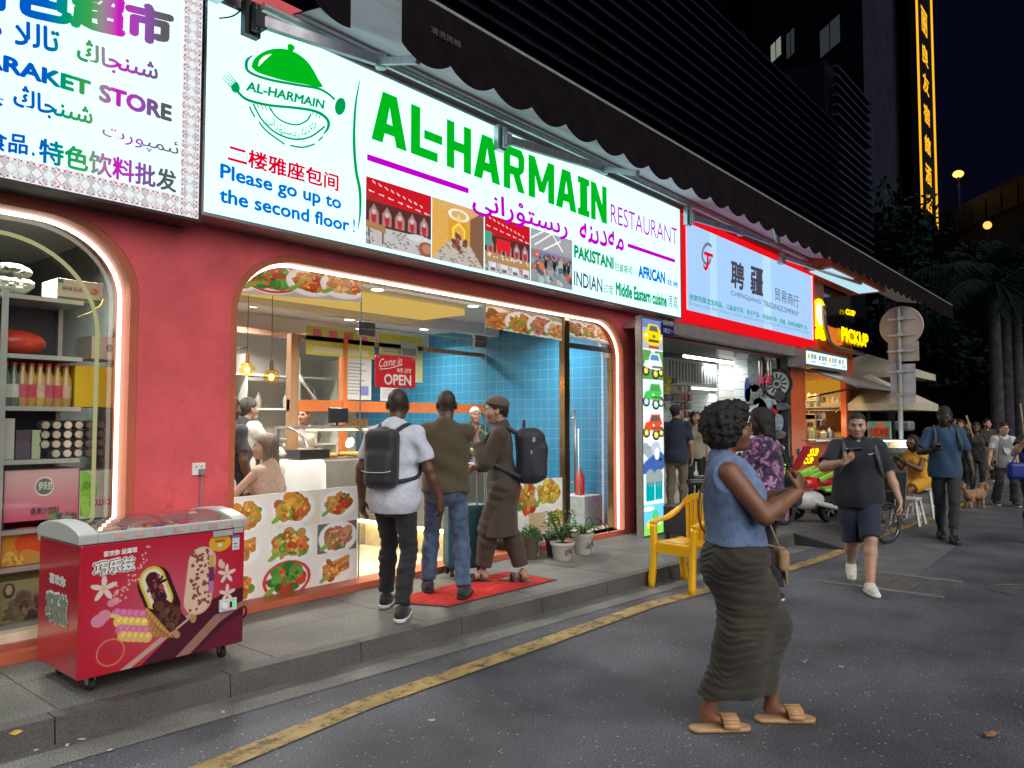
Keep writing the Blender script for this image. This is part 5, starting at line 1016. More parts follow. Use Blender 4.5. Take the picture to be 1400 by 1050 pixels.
def carton(u0,u1,row,h,label,base,marks=(),d=.3,cat='carton',dy=.06,top=None,name='carton',tilt=0):
    x0,x1=sx(u0,row,dy),sx(u1,row,dy);z=rows[row]+.001;t=thing(name,label,cat,((x0+x1)/2,YB+dy,z));m_=MB();m_.box(x0,YB+dy,z,x1,YB+dy+d,z+h);m_.build('box',pm('carton_%d_%d' % (u0,row),base,.5,ns=3,na=.1),t,bevel=.004)
    if marks:
        c=Canvas(140,max(20,int(140*h/(x1-x0))),base)
        for mk in marks:getattr(c,mk[0])(*mk[1:])
        picture('front_print',c,(x0+.004,YB+dy-.001,z+.004),(x1-x0-.008,0,0),(0,0,h-.008),PPR,t)
    return t,x0,x1,z
t,x0,x1,z=carton(72,136,0,.155,'white and green boxed package on the top store shelf',(.60,.62,.50),[('rect',0,0,1,.16,(.08,.2,.07)),('rect',0,.8,.12,1,(.08,.2,.07)),('ell',.8,.55,.1,.17,(.5,.22,.15)),('ell',.76,.57,.05,.08,(.62,.4,.3))]);text('锅食品系列',(x0+.03,YB+.055,z+.07),(.17,0,0),(0,0,.03),pm('pack_ink',(.08,.09,.06)),t)
m_=MB()
for i in range(9):m_.ball((sx(-6+i*5,0)+.02,YB+.2,rows[0]+.06+.02*(i % 3)),.065,10,sq=(1.2,1.2,.7))
tag(m_.build('wrapped_pack',pm('milky_plastic',(.45,.48,.40),.3,ns=12,na=.3),smooth=True),'long milky plastic wrapped pack at the left of the top store shelf','package')
m_=MB();rr4=random.Random(5)
for i in range(8):m_.ball((sx(8+i*4,0),YB+.2,rows[0]+.17+.03*rr4.random()),.055,10,sq=(1.3,1,.8))
tag(m_.build('plastic_bag',pm('crinkled_bag',(.42,.42,.34),.35,ns=25,na=.6,bump=.6,bs=40),smooth=True),'crinkled clear bag lying on the wrapped pack','bag')
m_=MB();m_.ball((sx(28,1),YB+.2,rows[1]+.09),.15,18,sq=(1.35,1,.62));tag(m_.build('red_parcel',pm('red_plastic_wrap',(.55,.06,.03),.25,ns=5,na=.2),smooth=True),'round shiny red parcel on the second store shelf','parcel')
carton(122,166,1,.17,'white carton with a black round mark on the second store shelf',(.58,.55,.48),[('ell',.55,.5,.10,.19,(.04,.04,.05)),('rect',.8,.35,.9,.65,(.08,.08,.08))])
m_=MB();m_.tube([on(106,434,YB-.02),on(122,428,YB-.02),on(138,418,YB-.02),on(141,410,YB-.02)],.006,6);tag(m_.build('yellow_strap',pm('yellow_band',(.6,.45,.08)),smooth=True),'thin yellow strap hanging from the top store shelf edge','strap')
carton(100,154,2,.30,'plain yellow carton on the third store shelf',(.66,.46,.01))
BC=[(.10,.14,.12),(.10,.15,.13),(.42,.26,.06),(.16,.14,.12),(.45,.3,.08),(.42,.1,.1),(.40,.22,.08)]
for i in range(8):
    for j_ in range(2):
        x=sx(10+i*12,2)+.02*j_;z=rows[2]+.001;bt_=thing('sauce_bottle','amber sauce bottle with a red label on the third store shelf' if i >= 2 else 'dark glass bottle at the left end of the third store shelf','bottle',(x,YB+.08+.11*j_,z),'sauce bottles on the third shelf' if i >= 2 else 'dark bottles on the third shelf')
        m_=MB();m_.lathe((x,YB+.08+.11*j_,z),[(.032,0),(.036,.02),(.036,.19),(.015,.25),(.015,.28),(0,.28)],14);m_.build('glass_body',pm('bottle_%d' % (0 if i < 2 else 1+i % 3),BC[0 if i < 2 else (2,4,6)[i % 3]],.12,spec=.8),bt_,smooth='auto')
        m_=MB();m_.lathe((x,YB+.08+.11*j_,z+.06),[(.0368,0),(.0368,.09)],14);m_.build('label',pm('bottle_label_%d' % (i % 3 if i >= 2 else 3),((.5,.05,.1),(.55,.4,.3),(.45,.08,.12),(.5,.5,.45))[i % 3 if i >= 2 else 3]),bt_);m_=MB();m_.cyl((x,YB+.08+.11*j_,z+.281),(x,YB+.08+.11*j_,z+.30),.017);m_.build('cap',pm('red_cap',(.5,.05,.04)),bt_)
CANT=pm('can_top',(.62,.58,.50),.3,.7,ns=6,na=.15);CANS=pm('can_side',(.12,.12,.12),.4,.5)
for r_ in range(4):                                                # cans lying in rows, their tops to the street
    for c_ in range(6):
        if r_ == 3 and c_ == 0:continue
        x=on(62+c_*15.3,600,YB+.05).x;z=rows[3]+.034+(3-r_)*.0665+.001;cn=thing('drink_can','drink can lying in the stack of cans with its round top to the window' if c_ < 4 else 'darker drink can at the right of the stack of cans','can',(x,YB+.05,z),'pale stacked drink cans' if c_ < 4 else 'dark stacked drink cans')
        m_=MB();m_.lathe((x,YB+.05,z),[(.030,.12),(.033,.11),(.033,.005),(.029,0)],18,axis='y');m_.build('can_body',CANS,cn,smooth='auto');m_=MB();m_.lathe((x,YB+.05,z),[(.029,-.001),(.026,-.001),(.024,.003),(0,.004)],18,axis='y');m_.build('can_lid',CANT if c_ < 4 else pm('can_top_dark',(.20,.19,.20),.35,.6),cn,smooth='auto')
carton(2,20,3,.28,'narrow white carton at the left end of the can shelf',(.42,.43,.40));carton(22,42,3,.20,'dark purple bottle pack left of the stacked cans',(.06,.04,.07));carton(44,56,3,.20,'slim pale green and blue pack beside the stacked cans',(.32,.40,.25))
t,x0,x1,z=carton(8,110,4,.395,'pink juice carton with a dark oval badge on the fourth store shelf',(.55,.16,.22),[('grad',(.55,.04,.14),(.62,.42,.42)),('ell',.52,.70,.13,.17,(.7,.7,.68)),('ell',.52,.70,.115,.145,(.10,.16,.12)),('blobs',.75,.12,.2,.06,[(.25,.1,.2),(.15,.3,.1),(.1,.08,.15)],30,.06)],.34)
w_=x1-x0;text('伊禾然',(x0+w_*.43,YB+.055,z+.25),(w_*.19,0,.0),(0,0,.06),IV,t,.02);text('桑果汁饮料',(x0+w_*.34,YB+.055,z+.085),(w_*.38,0,0),(0,0,.05),pm('deep_ink',(.05,.02,.04)),t,.005)
t,x0,x1,z=carton(111,164,4,.37,'white mojito carton with green leaves beside the pink juice carton',(.58,.57,.5),[('blobs',.12,.55,.14,.35,[(.2,.5,.04),(.3,.6,.1),(.12,.35,.03)],60,.12),('ell',.95,.85,.15,.15,(.2,.22,.2))],.34);text('MOJITO',(x1-.02,YB+.055,z+.175),(-(x1-x0)*.62,0,0),(0,0,-.06),pm('mojito_ink',(.5,.04,.1)),t,.03,depth=.001)
t,x0,x1,z=carton(6,66,5,.30,'black and orange food carton with a red oval badge low on the store shelves',(.05,.035,.05),[('ell',.5,.2,1.0,.62,(.55,.22,.03)),('ell',.72,.48,.42,.28,(.6,.07,.02)),('blobs',.5,.15,.45,.12,[(.6,.35,.08),(.5,.2,.04)],60,.08),('ell',.52,.82,.18,.10,(.6,.05,.1)),('ell',.95,.62,.12,.12,(.55,.55,.5))])
carton(4,68,6,.33,'olive and brown carton with a round portrait badge on the lowest store shelf',(.25,.24,.12),[('rect',0,.86,1,1,(.06,.07,.03)),('ell',.22,.66,.13,.16,(.06,.05,.05)),('ell',.22,.68,.07,.1,(.4,.3,.2)),('blobs',.7,.25,.5,.3,[(.12,.08,.06),(.2,.15,.1),(.08,.05,.05)],90,.1)])
pu=on(26,722,YB+.05);pt_=thing('pump_bottle','bottle with a yellow pump top behind the black and orange carton','bottle',(pu.x+.05,YB+.38,rows[5]));m_=MB();m_.lathe((pu.x+.05,YB+.38,rows[5]+.001),[(.05,0),(.05,.28),(.02,.32),(0,.32)],14);m_.build('body',pm('purple_bottle',(.08,.05,.12),.3),pt_,smooth='auto');m_=MB();m_.cyl((pu.x+.05,YB+.38,rows[5]+.321),(pu.x+.05,YB+.38,rows[5]+.37),.012);m_.beam((pu.x+.01,YB+.38,rows[5]+.38),(pu.x+.10,YB+.38,rows[5]+.375),.025,.02);m_.build('pump',pm('yellow_pump',(.6,.48,.1)),pt_)
# ================================================================ PEOPLE: smooth bodies grown from bones
class Field:
    def __init__(s,lo,hi,h):
        s.h=h;s.lo=np.array(lo,np.float32)-3*h;n=np.ceil((np.array(hi)+3*h-s.lo)/h).astype(int)+1;s.n=n
        s.ax=[s.lo[i]+h*np.arange(n[i],dtype=np.float32) for i in range(3)];s.d=np.full(n,1.0,np.float32)
    def reg(s,lo,hi,m):
        sl=[]
        for i in range(3):
            a=int(max(0,math.floor((lo[i]-m-s.lo[i])/s.h)));b=int(min(s.n[i],math.ceil((hi[i]+m-s.lo[i])/s.h)+1));sl.append(slice(a,max(a,b)))
        return tuple(sl),s.ax[0][sl[0]][:,None,None],s.ax[1][sl[1]][None,:,None],s.ax[2][sl[2]][None,None,:]
    def put(s,sl,dn,k,mode='add'):
        d=s.d[sl]
        if mode == 'add':
            q=np.minimum(d,dn)
            if k > 0:hh=np.maximum(k-np.abs(d-dn),0);q-=hh*hh/(4*k)
        else:
            q=np.maximum(d,-dn)
            if k > 0:hh=np.maximum(k-np.abs(d+dn),0);q+=hh*hh/(4*k)
        s.d[sl]=q
    def cap(s,a,b,r1,r2=None,k=.02,sq=(1,1,1),flat=False,mode='add'):
        r2=r1 if r2 is None else r2;a,b=np.array(a,np.float32),np.array(b,np.float32);R=max(r1,r2)
        ex=R*np.array(sq);lo,hi=np.minimum(a,b)-ex,np.maximum(a,b)+ex
        sl,X,Y,Z=s.reg(lo,hi,k+2*s.h)
        q=np.array(sq,np.float32);ba=(b-a)/q;L=float(ba@ba)+1e-9
        px,py,pz=(X-a[0])/q[0],(Y-a[1])/q[1],(Z-a[2])/q[2]
        tt=(px*ba[0]+py*ba[1]+pz*ba[2])/L;t=np.clip(tt,0,1)
        d=np.sqrt((px-t*ba[0])**2+(py-t*ba[1])**2+(pz-t*ba[2])**2)-(r1+(r2-r1)*t)
        d=d*min(sq) if min(sq) < 1 else d
        if flat:d=np.maximum(d,(tt-1)*math.sqrt(L))
        s.put(sl,d.astype(np.float32),k,mode);return s
    def ell(s,c,r,k=.03,rot=None,mode='add'):
        c,r=np.array(c,np.float32),np.array(r,np.float32);m=float(max(r)) if rot is not None else 0
        ex=np.array([m]*3) if rot is not None else r
        sl,X,Y,Z=s.reg(c-ex,c+ex,k+2*s.h);X,Y,Z=X-c[0],Y-c[1],Z-c[2]
        if rot is not None:
            M=np.array(rot,np.float32);X,Y,Z=M[0][0]*X+M[1][0]*Y+M[2][0]*Z,M[0][1]*X+M[1][1]*Y+M[2][1]*Z,M[0][2]*X+M[1][2]*Y+M[2][2]*Z
        k0=np.sqrt((X/r[0])**2+(Y/r[1])**2+(Z/r[2])**2);k1=np.sqrt((X/r[0]**2)**2+(Y/r[1]**2)**2+(Z/r[2]**2)**2)+1e-6
        s.put(sl,(k0*(k0-1)/k1).astype(np.float32),k,mode);return s
    def rbox(s,c,hs,r,k=.0,rot=None,mode='add'):
        c,hs=np.array(c,np.float32),np.array(hs,np.float32);m=float(np.linalg.norm(hs));ex=np.array([m]*3) if rot is not None else hs
        sl,X,Y,Z=s.reg(c-ex,c+ex,k+2*s.h);X,Y,Z=X-c[0],Y-c[1],Z-c[2]
        if rot is not None:
            M=np.array(rot,np.float32);X,Y,Z=M[0][0]*X+M[1][0]*Y+M[2][0]*Z,M[0][1]*X+M[1][1]*Y+M[2][1]*Z,M[0][2]*X+M[1][2]*Y+M[2][2]*Z
        qx,qy,qz=np.abs(X)-hs[0]+r,np.abs(Y)-hs[1]+r,np.abs(Z)-hs[2]+r
        d=np.sqrt(np.maximum(qx,0)**2+np.maximum(qy,0)**2+np.maximum(qz,0)**2)+np.minimum(np.maximum(qx,np.maximum(qy,qz)),0)-r
        s.put(sl,d.astype(np.float32),k,mode);return s
    def cut(s,p,n):                                               # keep the side the normal points away from
        n=np.array(n,np.float32);n /= np.linalg.norm(n)
        s.d=np.maximum(s.d,((s.ax[0]-p[0])*n[0])[:,None,None]+((s.ax[1]-p[1])*n[1])[None,:,None]+((s.ax[2]-p[2])*n[2])[None,None,:]);return s
    def warp(s,fn):                                                # small displacement of the surface
        near=np.abs(s.d) < .05;i,j,k=np.nonzero(near);s.d[i,j,k]+=fn(s.ax[0][i],s.ax[1][j],s.ax[2][k]).astype(np.float32);return s
    def mesh(s):
        d,lo,h=s.d,s.lo,s.h;S_=d < 0;nx,ny,nz=d.shape
        cn=[(a,b,c) for a in (0,1) for b in (0,1) for c in (0,1)]
        sub=lambda A,c:A[c[0]:nx-1+c[0],c[1]:ny-1+c[1],c[2]:nz-1+c[2]]
        cnt=sum(sub(S_,c).astype(np.int8) for c in cn);I=np.nonzero((cnt > 0) & (cnt < 8));nv=len(I[0])
        if nv == 0:return np.zeros((0,3)),[]
        idx=np.full((nx-1,ny-1,nz-1),-1,np.int32);idx[I]=np.arange(nv)
        P=np.zeros((nv,3),np.float32);C=np.zeros(nv,np.float32)
        for c in cn:
            for ax in range(3):
                if c[ax]:continue
                e=list(c);e[ax]=1;a=d[I[0]+c[0],I[1]+c[1],I[2]+c[2]];b=d[I[0]+e[0],I[1]+e[1],I[2]+e[2]]
                m=(a < 0) != (b < 0);t=np.where(m,a/np.where(m,a-b,1),0)
                q=np.empty((nv,3),np.float32);q[:]=c;q[:,ax]+=t;P+=q*m[:,None];C+=m
        V=lo+(np.stack(I,1)+P/C[:,None])*h
        F=[]
        for ax in range(3):
            a=[slice(None)]*3;b=[slice(None)]*3;a[ax]=slice(0,-1);b[ax]=slice(1,None)
            A,B=S_[tuple(a)],S_[tuple(b)];u,v=[(1,2),(2,0),(0,1)][ax]
            X=np.nonzero(A != B);ok=(X[u] > 0) & (X[v] > 0) & (X[u] < d.shape[u]-1) & (X[v] < d.shape[v]-1);X=[x[ok] for x in X]
            def at_(du,dv):
                y=[x.copy() for x in X];y[u]-=du;y[v]-=dv;return idx[tuple(y)]
            q=np.stack([at_(1,1),at_(0,1),at_(0,0),at_(1,0)],1);fl=~A[tuple(X)];q[fl]=q[fl][:,::-1];F.append(q)
        return V,np.concatenate(F)
class Acc:                                                          # several surfaces in one mesh object
    def __init__(s):s.V,s.F,s.M,s.n=[],[],[],0
    def add(s,V,F,mi=0):
        if len(V) == 0:return s
        s.V.append(np.asarray(V,np.float32));s.F.append(np.asarray(F,np.int64)+s.n);s.M.append(np.full(len(F),mi) if np.isscalar(mi) else mi);s.n+=len(V);return s
    def mb(s,m_):                                                  # quads of a small helper mesh
        for f,mi in zip(m_.f,m_.m):pass
        base=s.n;s.V.append(np.array(m_.v,np.float32));s.n+=len(m_.v);s.X=getattr(s,'X',[])+[(tuple(i+base for i in f),mi) for f,mi in zip(m_.f,m_.m)];return s
    def build(s,name,mats,parent,smooth=True):
        me=bpy.data.meshes.new(name);V=np.concatenate(s.V);F=np.concatenate(s.F) if s.F else np.zeros((0,4),int)
        X=getattr(s,'X',[]);faces=F.tolist()+[x[0] for x in X];me.from_pydata(V.tolist(),[],faces)
        me.polygons.foreach_set('material_index',np.concatenate([np.concatenate(s.M) if s.M else np.zeros(0),np.array([x[1] for x in X])]).astype(np.int32))
        return link(name,me,mats,parent,True,smooth)
def wob(seed,freq,amp,sz=(1,1,1),n=5):
    r=np.random.RandomState(seed);K=r.randn(n,3)*freq*np.array(sz);ph=r.rand(n)*6.28
    return lambda x,y,z:amp*sum(np.sin(K[i,0]*x+K[i,1]*y+K[i,2]*z+ph[i]+1.5*np.sin(x*freq*.4+y*freq*.3+i)) for i in range(n))/math.sqrt(n)
def v3(*a):return np.array(a,float)
def ik(a,b,l1,l2,pole):
    d=b-a;L=np.linalg.norm(d);L2=min(L,(l1+l2)*.999);u=d/max(L,1e-6);x=(l1*l1-l2*l2+L2*L2)/(2*L2);y=math.sqrt(max(l1*l1-x*x,0))
    p=np.array(pole,float);p-=u*(p@u);p /= max(np.linalg.norm(p),1e-6);return a+u*x+p*y
def R3(yaw=0,pitch=0,roll=0):
    return np.array(Matrix.Rotation(math.radians(yaw),3,'Z') @ Matrix.Rotation(math.radians(pitch),3,'X') @ Matrix.Rotation(math.radians(roll),3,'Y'))
SK={}
def skin(key,col):return pm('skin_'+key,col,.48,ns=14,na=.12,bump=.05,bs=140)
BLK=pm('eye_dark',(.012,.010,.009),.2);EYEW=pm('eye_white',(.30,.28,.25),.45)
class Person:
    """a person standing at base, facing azimuth az (degrees, 0 = along the street), built in its own frame: x right, y ahead"""
    def __init__(s,label,base,az,h=1.75,feet=None,toe=(0,0),sex='m',bw=1.0,skin_=None,lean=(0,0),wl=None,wr=None,pl=(-.3,-1,.1),pr=(.3,-1,.1),head=(0,0,0),res=.008,hip=None,group=None,cat='person',knee=None,shrug=0):
        s.o=thing('person',label,cat,base,group,math.radians(az-90));s.az=math.radians(az-90);s.base=Vector(base);k=s.k=h/1.75;s.sex,s.bw,s.res,s.sk=sex,bw,res,skin_;J=s.J={};s.hang=head
        f=feet or ((-.10,0,0),(.10,0,0));s.feet=f;s.toe=toe
        J['hipc']=v3(*(hip or ((f[0][0]+f[1][0])/2,(f[0][1]+f[1][1])/2,.925*k)))
        if not hip:
            gap=math.hypot(f[0][0]-f[1][0],f[0][1]-f[1][1]);J['hipc'][2]=min(.925*k,math.sqrt(max((.845*k)**2-(gap/2)**2,.1))+.085*k)
        hw=.088*k*(1.05 if sex == 'f' else 1);J['hl'],J['hr']=J['hipc']+v3(-hw,0,-.01),J['hipc']+v3(hw,0,-.01)
        lx,ly=lean;J['waist']=J['hipc']+v3(lx*.3,ly*.3,.13*k);J['chest']=J['hipc']+v3(lx*.8,ly*.8,.345*k);J['neck']=J['hipc']+v3(lx,ly,.545*k);J['head']=J['neck']+v3(lx*.2,ly*.2+.035*k+.001*head[1],.150*k-.0006*abs(head[1]))
        sw=(.168 if sex == 'm' else .148)*k*(.6+.4*bw);J['sl'],J['sr']=J['neck']+v3(-sw,-.005,-.078*k+shrug),J['neck']+v3(sw,-.005,-.078*k+shrug)
        la,lf=.285*k,.255*k
        J['wl']=J['sl']+v3(-.07,.05,-.52*k) if wl is None else v3(*wl);J['wr']=J['sr']+v3(.07,.05,-.52*k) if wr is None else v3(*wr)
        for a_,b_ in (('sl','wl'),('sr','wr')):
            d=J[b_]-J[a_];L=np.linalg.norm(d)
            if L > (la+lf)*.995:J[b_]=J[a_]+d/L*(la+lf)*.995
        J['el'],J['er']=ik(J['sl'],J['wl'],la,lf,pl),ik(J['sr'],J['wr'],la,lf,pr)
        J['al'],J['ar']=v3(f[0][0],f[0][1],f[0][2]+.085*k),v3(f[1][0],f[1][1],f[1][2]+.085*k)
        kn=knee or ((-.06,1,0),(.06,1,0));J['kl'],J['kr']=ik(J['hl'],J['al'],.43*k,.415*k,kn[0]),ik(J['hr'],J['ar'],.43*k,.415*k,kn[1])
    def bounds(s,keys,m):
        P=np.array([s.J[q] for q in keys]);return P.min(0)-m,P.max(0)+m
    def torso(s,F,inf=0,k=.05,slim=1.0):
        J,q,b=s.J,s.k,s.bw*slim;fm=s.sex == 'f'
        F.ell(J['chest']+v3(0,0,.01*q),((.150 if fm else .168)*q*(.5+.5*b)+inf,.105*q*b+inf,.185*q+inf),k)
        F.ell(J['waist'],((.122 if fm else .142)*q*b+inf,.103*q*b+inf,.165*q+inf),k)
        F.ell(J['hipc'],((.172 if fm else .158)*q*b+inf,(.125 if fm else .115)*q*b+inf,.13*q+inf),k)
        F.cap(J['sl'],J['sr'],.050*q+inf*.8,None,k);F.cap(J['neck']+v3(0,-.015*q,.0),(J['sl']*.6+J['sr']*.4),.040*q+inf*.7,.045*q+inf*.7,k);F.cap(J['neck']+v3(0,-.015*q,.0),(J['sr']*.6+J['sl']*.4),.040*q+inf*.7,.045*q+inf*.7,k)
        if fm:
            for sx_ in (-1,1):F.ell(J['chest']+v3(sx_*.075*q,.075*q*b,-.005*q),(.07*q+inf,.075*q+inf,.075*q+inf),k)
            F.ell(J['hipc']+v3(0,-.06*q,-.04*q),(.15*q*b+inf,.11*q*b+inf,.12*q+inf),k)
        else:F.ell(J['hipc']+v3(0,-.045*q,-.04*q),(.145*q*b+inf,.10*q*b+inf,.12*q+inf),k)
        return F
    def arm(s,F,side,inf=0,t0=0,t1=2,k=.02,flat=False,r=1.0):
        J,q=s.J,s.k;S0,E_,W_=J['s'+side],J['e'+side],J['w'+side];g=(.9 if s.sex == 'f' else 1.0)*r*getattr(s,'armr',1)*(.55+.45*s.bw)
        ru,re,rw=.053*q*g,.041*q*g,.027*q*g
        e=min(t1,1);F.cap(S0,S0+(E_-S0)*e,ru+inf,(ru+(re-ru)*e)+inf,k,flat=flat and t1 <= 1)
        if t1 > 1:
            e=t1-1;F.cap(E_,E_+(W_-E_)*min(e,.35),re*1.0+inf,re*1.04+inf,k) if e > .35 else None
            F.cap(E_+(W_-E_)*min(e,.3),E_+(W_-E_)*e,re*1.03+inf,rw+(re*1.03-rw)*(1-e)+inf,k,flat=flat)
        return F
    def leg(s,F,side,inf=0,t1=2,k=.02,flat=False,r=1.0,infa=None):
        J,q=s.J,s.k;H,K,A=J['h'+side],J['k'+side],J['a'+side];g=r*(.6+.4*s.bw);rt,rk,rc,ra=.083*q*g,.054*q*g,.056*q*g,.036*q*g;ia=inf if infa is None else infa
        e=min(t1,1);F.cap(H,H+(K-H)*e,rt+inf,rt+(rk-rt)*e+inf,k,flat=flat and t1 <= 1)
        if t1 > 1:
            e=t1-1;u=(A-K)
            F.cap(K,K+u*.3+v3(0,-.012,0)*q,rk*.96+inf,rc+inf,k);F.cap(K+u*.3+v3(0,-.012,0)*q,K+u*e,rc+inf,rc+(ra-rc)*min(1,(e-.3)/.7)+ia,k,flat=flat)
        return F
    def hand(s,A,side,dirn,palm,curl=.5,thumb=1,mi=0,spread=.0):
        """five fingers; dirn along the hand, palm where the palm faces"""
        q=s.k*(.93 if s.sex == 'f' else 1);W=s.J['w'+side];d=v3(*dirn);d /= np.linalg.norm(d);p=v3(*palm);p-=d*(p@d);p /= np.linalg.norm(p);x=np.cross(d,p)*thumb
        h=min(.005,s.res*.75);c=W+d*.09*q;F=Field(c-.16*q,c+.16*q,h)
        F.cap(W-d*.02*q,W+d*.02*q,.026*q,.024*q,.01)
        for i,(off,ln,rr) in enumerate(((.033,.068,.0092),(.011,.076,.0096),(-.011,.071,.0093),(-.032,.056,.0082))):
            kn=W+d*(.088-.006*abs(i-1))*q+x*off*q;F.cap(W+x*off*.55*q+d*.012*q,kn,.0145*q,.0125*q,.016)
            cu=curl*(1+.12*i);a=kn;dd=d+x*spread*(1.5-i)*.3;dd /= np.linalg.norm(dd)
            for j,fr in enumerate((.46,.30,.24)):
                an=cu*(.75,1.0,.8)[j];nd=dd*math.cos(an)+p*math.sin(an);b=a+nd*ln*fr*q;pn=p*math.cos(an)-dd*math.sin(an);F.cap(a,b,rr*q*(1-.1*j),rr*q*(.93-.1*j),.0035);a,dd,p_=b,nd,pn
                p_keep=p;p=pn
            p=v3(*palm);p-=d*(p@d);p /= np.linalg.norm(p)
        t0=W+d*.03*q+x*.026*q;t1=t0+(d*.55+x*.62+p*.30)*.045*q;t2=t1+(d*.85+x*.12+p*(.35+.4*curl))*.034*q;t3=t2+(d*.9-x*.10+p*(.3+.5*curl))*.026*q
        F.cap(t0,t1,.016*q,.0125*q,.012);F.cap(t1,t2,.0118*q,.0105*q,.006);F.cap(t2,t3,.0105*q,.0085*q,.004)
        V,Q=F.mesh();A.add(V,Q,mi)
    def headmesh(s,A,face=1.0,lips=None):
        """mi 0 skin, 1 lips, 2 dark, 3 eye white"""
        q=s.k*(.95 if s.sex == 'f' else 1)*1.07;h=min(.0055,s.res*.8);F=Field((-.10*q,-.13*q,-.17*q),(.10*q,.15*q,.14*q),h)
        F.ell((0,-.012*q,.035*q),(.074*q,.094*q,.088*q),.02);F.ell((0,.022*q,-.030*q),(.060*q,.070*q,.078*q),.03);F.ell((0,.052*q,-.082*q),(.034*q,.034*q,.030*q),.03)
        for sx_ in (-1,1):F.ell((sx_*.046*q,.045*q,-.020*q),(.026*q,.036*q,.030*q),.03);F.cap((sx_*.012*q,.082*q,.030*q),(sx_*.042*q,.072*q,.028*q),.010*q,.008*q,.012)
        for sx_ in (-1,1):F.ell((sx_*.031*q,.093*q,.010*q),(.018*q,.016*q,.011*q),.012,mode='sub')
        F.cap((0,.086*q,.012*q),(0,.104*q,-.022*q),.009*q,.012*q,.010)
        for sx_ in (-1,1):F.ell((sx_*.013*q,.092*q,-.027*q),(.011*q,.012*q,.009*q),.006)
        F.ell((0,.086*q,-.051*q),(.024*q,.012*q,.0075*q),.006);F.ell((0,.084*q,-.063*q),(.021*q,.012*q,.0085*q),.006);F.ell((0,.100*q,-.057*q),(.02*q,.006*q,.0022*q),.004,mode='sub')
        for sx_ in (-1,1):F.ell((sx_*.077*q,-.012*q,-.002*q),(.011*q,.021*q,.033*q),.006);F.ell((sx_*.088*q,-.006*q,.002*q),(.007*q,.010*q,.016*q),.004,mode='sub')
        nr=.055*q if s.sex == 'm' else .047*q
        M=R3(*s.hang);nb=M.T@(s.J['neck']-s.J['head']);F2=nb+v3(0,-.02*q,-.03*q)
        F.cap(v3(0,-.022*q,-.05*q),nb+v3(0,-.012*q,0),nr*.98,nr,.03)
        V,Q=F.mesh();cen=V[Q].mean(1);mi=np.zeros(len(Q),int)
        lip=(np.abs(cen[:,2]+.057*q) < .0135*q) & (np.abs(cen[:,0]) < .023*q*(1-((cen[:,2]+.057*q)/(.02*q))**2*.6)) & (cen[:,1] > .083*q);mi[lip]=1
        A.add(V@M.T+s.J['head'],Q,mi)
        m_=MB()
        for sx_ in (-1,1):m_.ball((sx_*.031*q,.0765*q,.0105*q),.0118*q,12,3);m_.ball((sx_*.031*q,.0825*q,.0105*q),.0072*q,10,2);m_.tube([(sx_*.014*q,.0905*q,.0275*q),(sx_*.030*q,.0900*q,.0325*q),(sx_*.049*q,.076*q,.0275*q)],[.0026*q,.0034*q,.002*q],6,2)
        for sx_ in (-1,1):m_.tube([(sx_*.019*q,.0875*q,.0165*q),(sx_*.031*q,.0890*q,.0200*q),(sx_*.043*q,.083*q,.0160*q)],.0018*q,5,2)
        W=[tuple(M@np.array(p)+s.J['head']) for p in m_.v];m_.v=W;A.mb(m_)
    def body(s,arms='lr',legs='',hands=None,feet='',torso=True,lips=(.35,.12,.10),face=True):
        A=Acc();J=s.J;lo,hi=s.bounds(list(J),.2);F=Field(lo,hi,s.res)
        if torso:s.torso(F,-.012,.05)
        F.cap(J['neck']+v3(0,-.012,-.06*s.k),J['neck']+v3(0,0,.05*s.k),.06*s.k,.05*s.k,.03)
        for a_ in arms:s.arm(F,a_)
        for l_ in legs:s.leg(F,l_)
        for i,f_ in enumerate(feet):
            an=J['a'+f_];t=math.radians(s.toe['lr'.index(f_)]);d=v3(math.sin(t),math.cos(t),0);q=s.k*(.9 if s.sex == 'f' else 1);z0=an[2]-.085*s.k
            F.cap(an,an+v3(0,0,-.04*q)-d*.025*q,.036*q,.032*q,.02);F.cap(an+d*.02*q+v3(0,0,-.035*q),v3(an[0],an[1],z0)+d*.13*q+v3(0,0,.022*q),.034*q,.020*q,.02,sq=(1.15,1.15,.9))
            sd=v3(d[1],-d[0],0)
            for m,(o_,l_) in enumerate(((-.03,.185),(-.012,.19),(.006,.182),(.022,.172),(.036,.160))):
                o2=o_*(1 if f_ == 'r' else -1);F.cap(v3(an[0],an[1],z0)+d*.10*q+sd*o2*q+v3(0,0,.022*q),v3(an[0],an[1],z0)+d*l_*q+sd*o2*1.15*q+v3(0,0,.013*q),.016*q,(.0125 if m == 0 else .0095)*q,.006)
        V,Q=F.mesh();A.add(V,Q,0)
        if face:s.headmesh(A)
        for hd in (hands or ()):s.hand(A,*hd)
        s.bo=A.build('body',[s.sk,pm('lips_%.2f' % lips[0],lips,.4),BLK,EYEW],s.o);return s.bo
    def garment(s,name,m,fn,keys=None,res=None,warp=None,marg=.22,cuts=()):
        lo,hi=s.bounds(keys or list(s.J),marg);F=Field(lo,hi,res or s.res);fn(F)
        if warp:F.warp(warp)
        for p,n in cuts:F.cut(p,n)
        V,Q=F.mesh();return Acc().add(V,Q).build(name,m if isinstance(m,list) else [m],s.o)
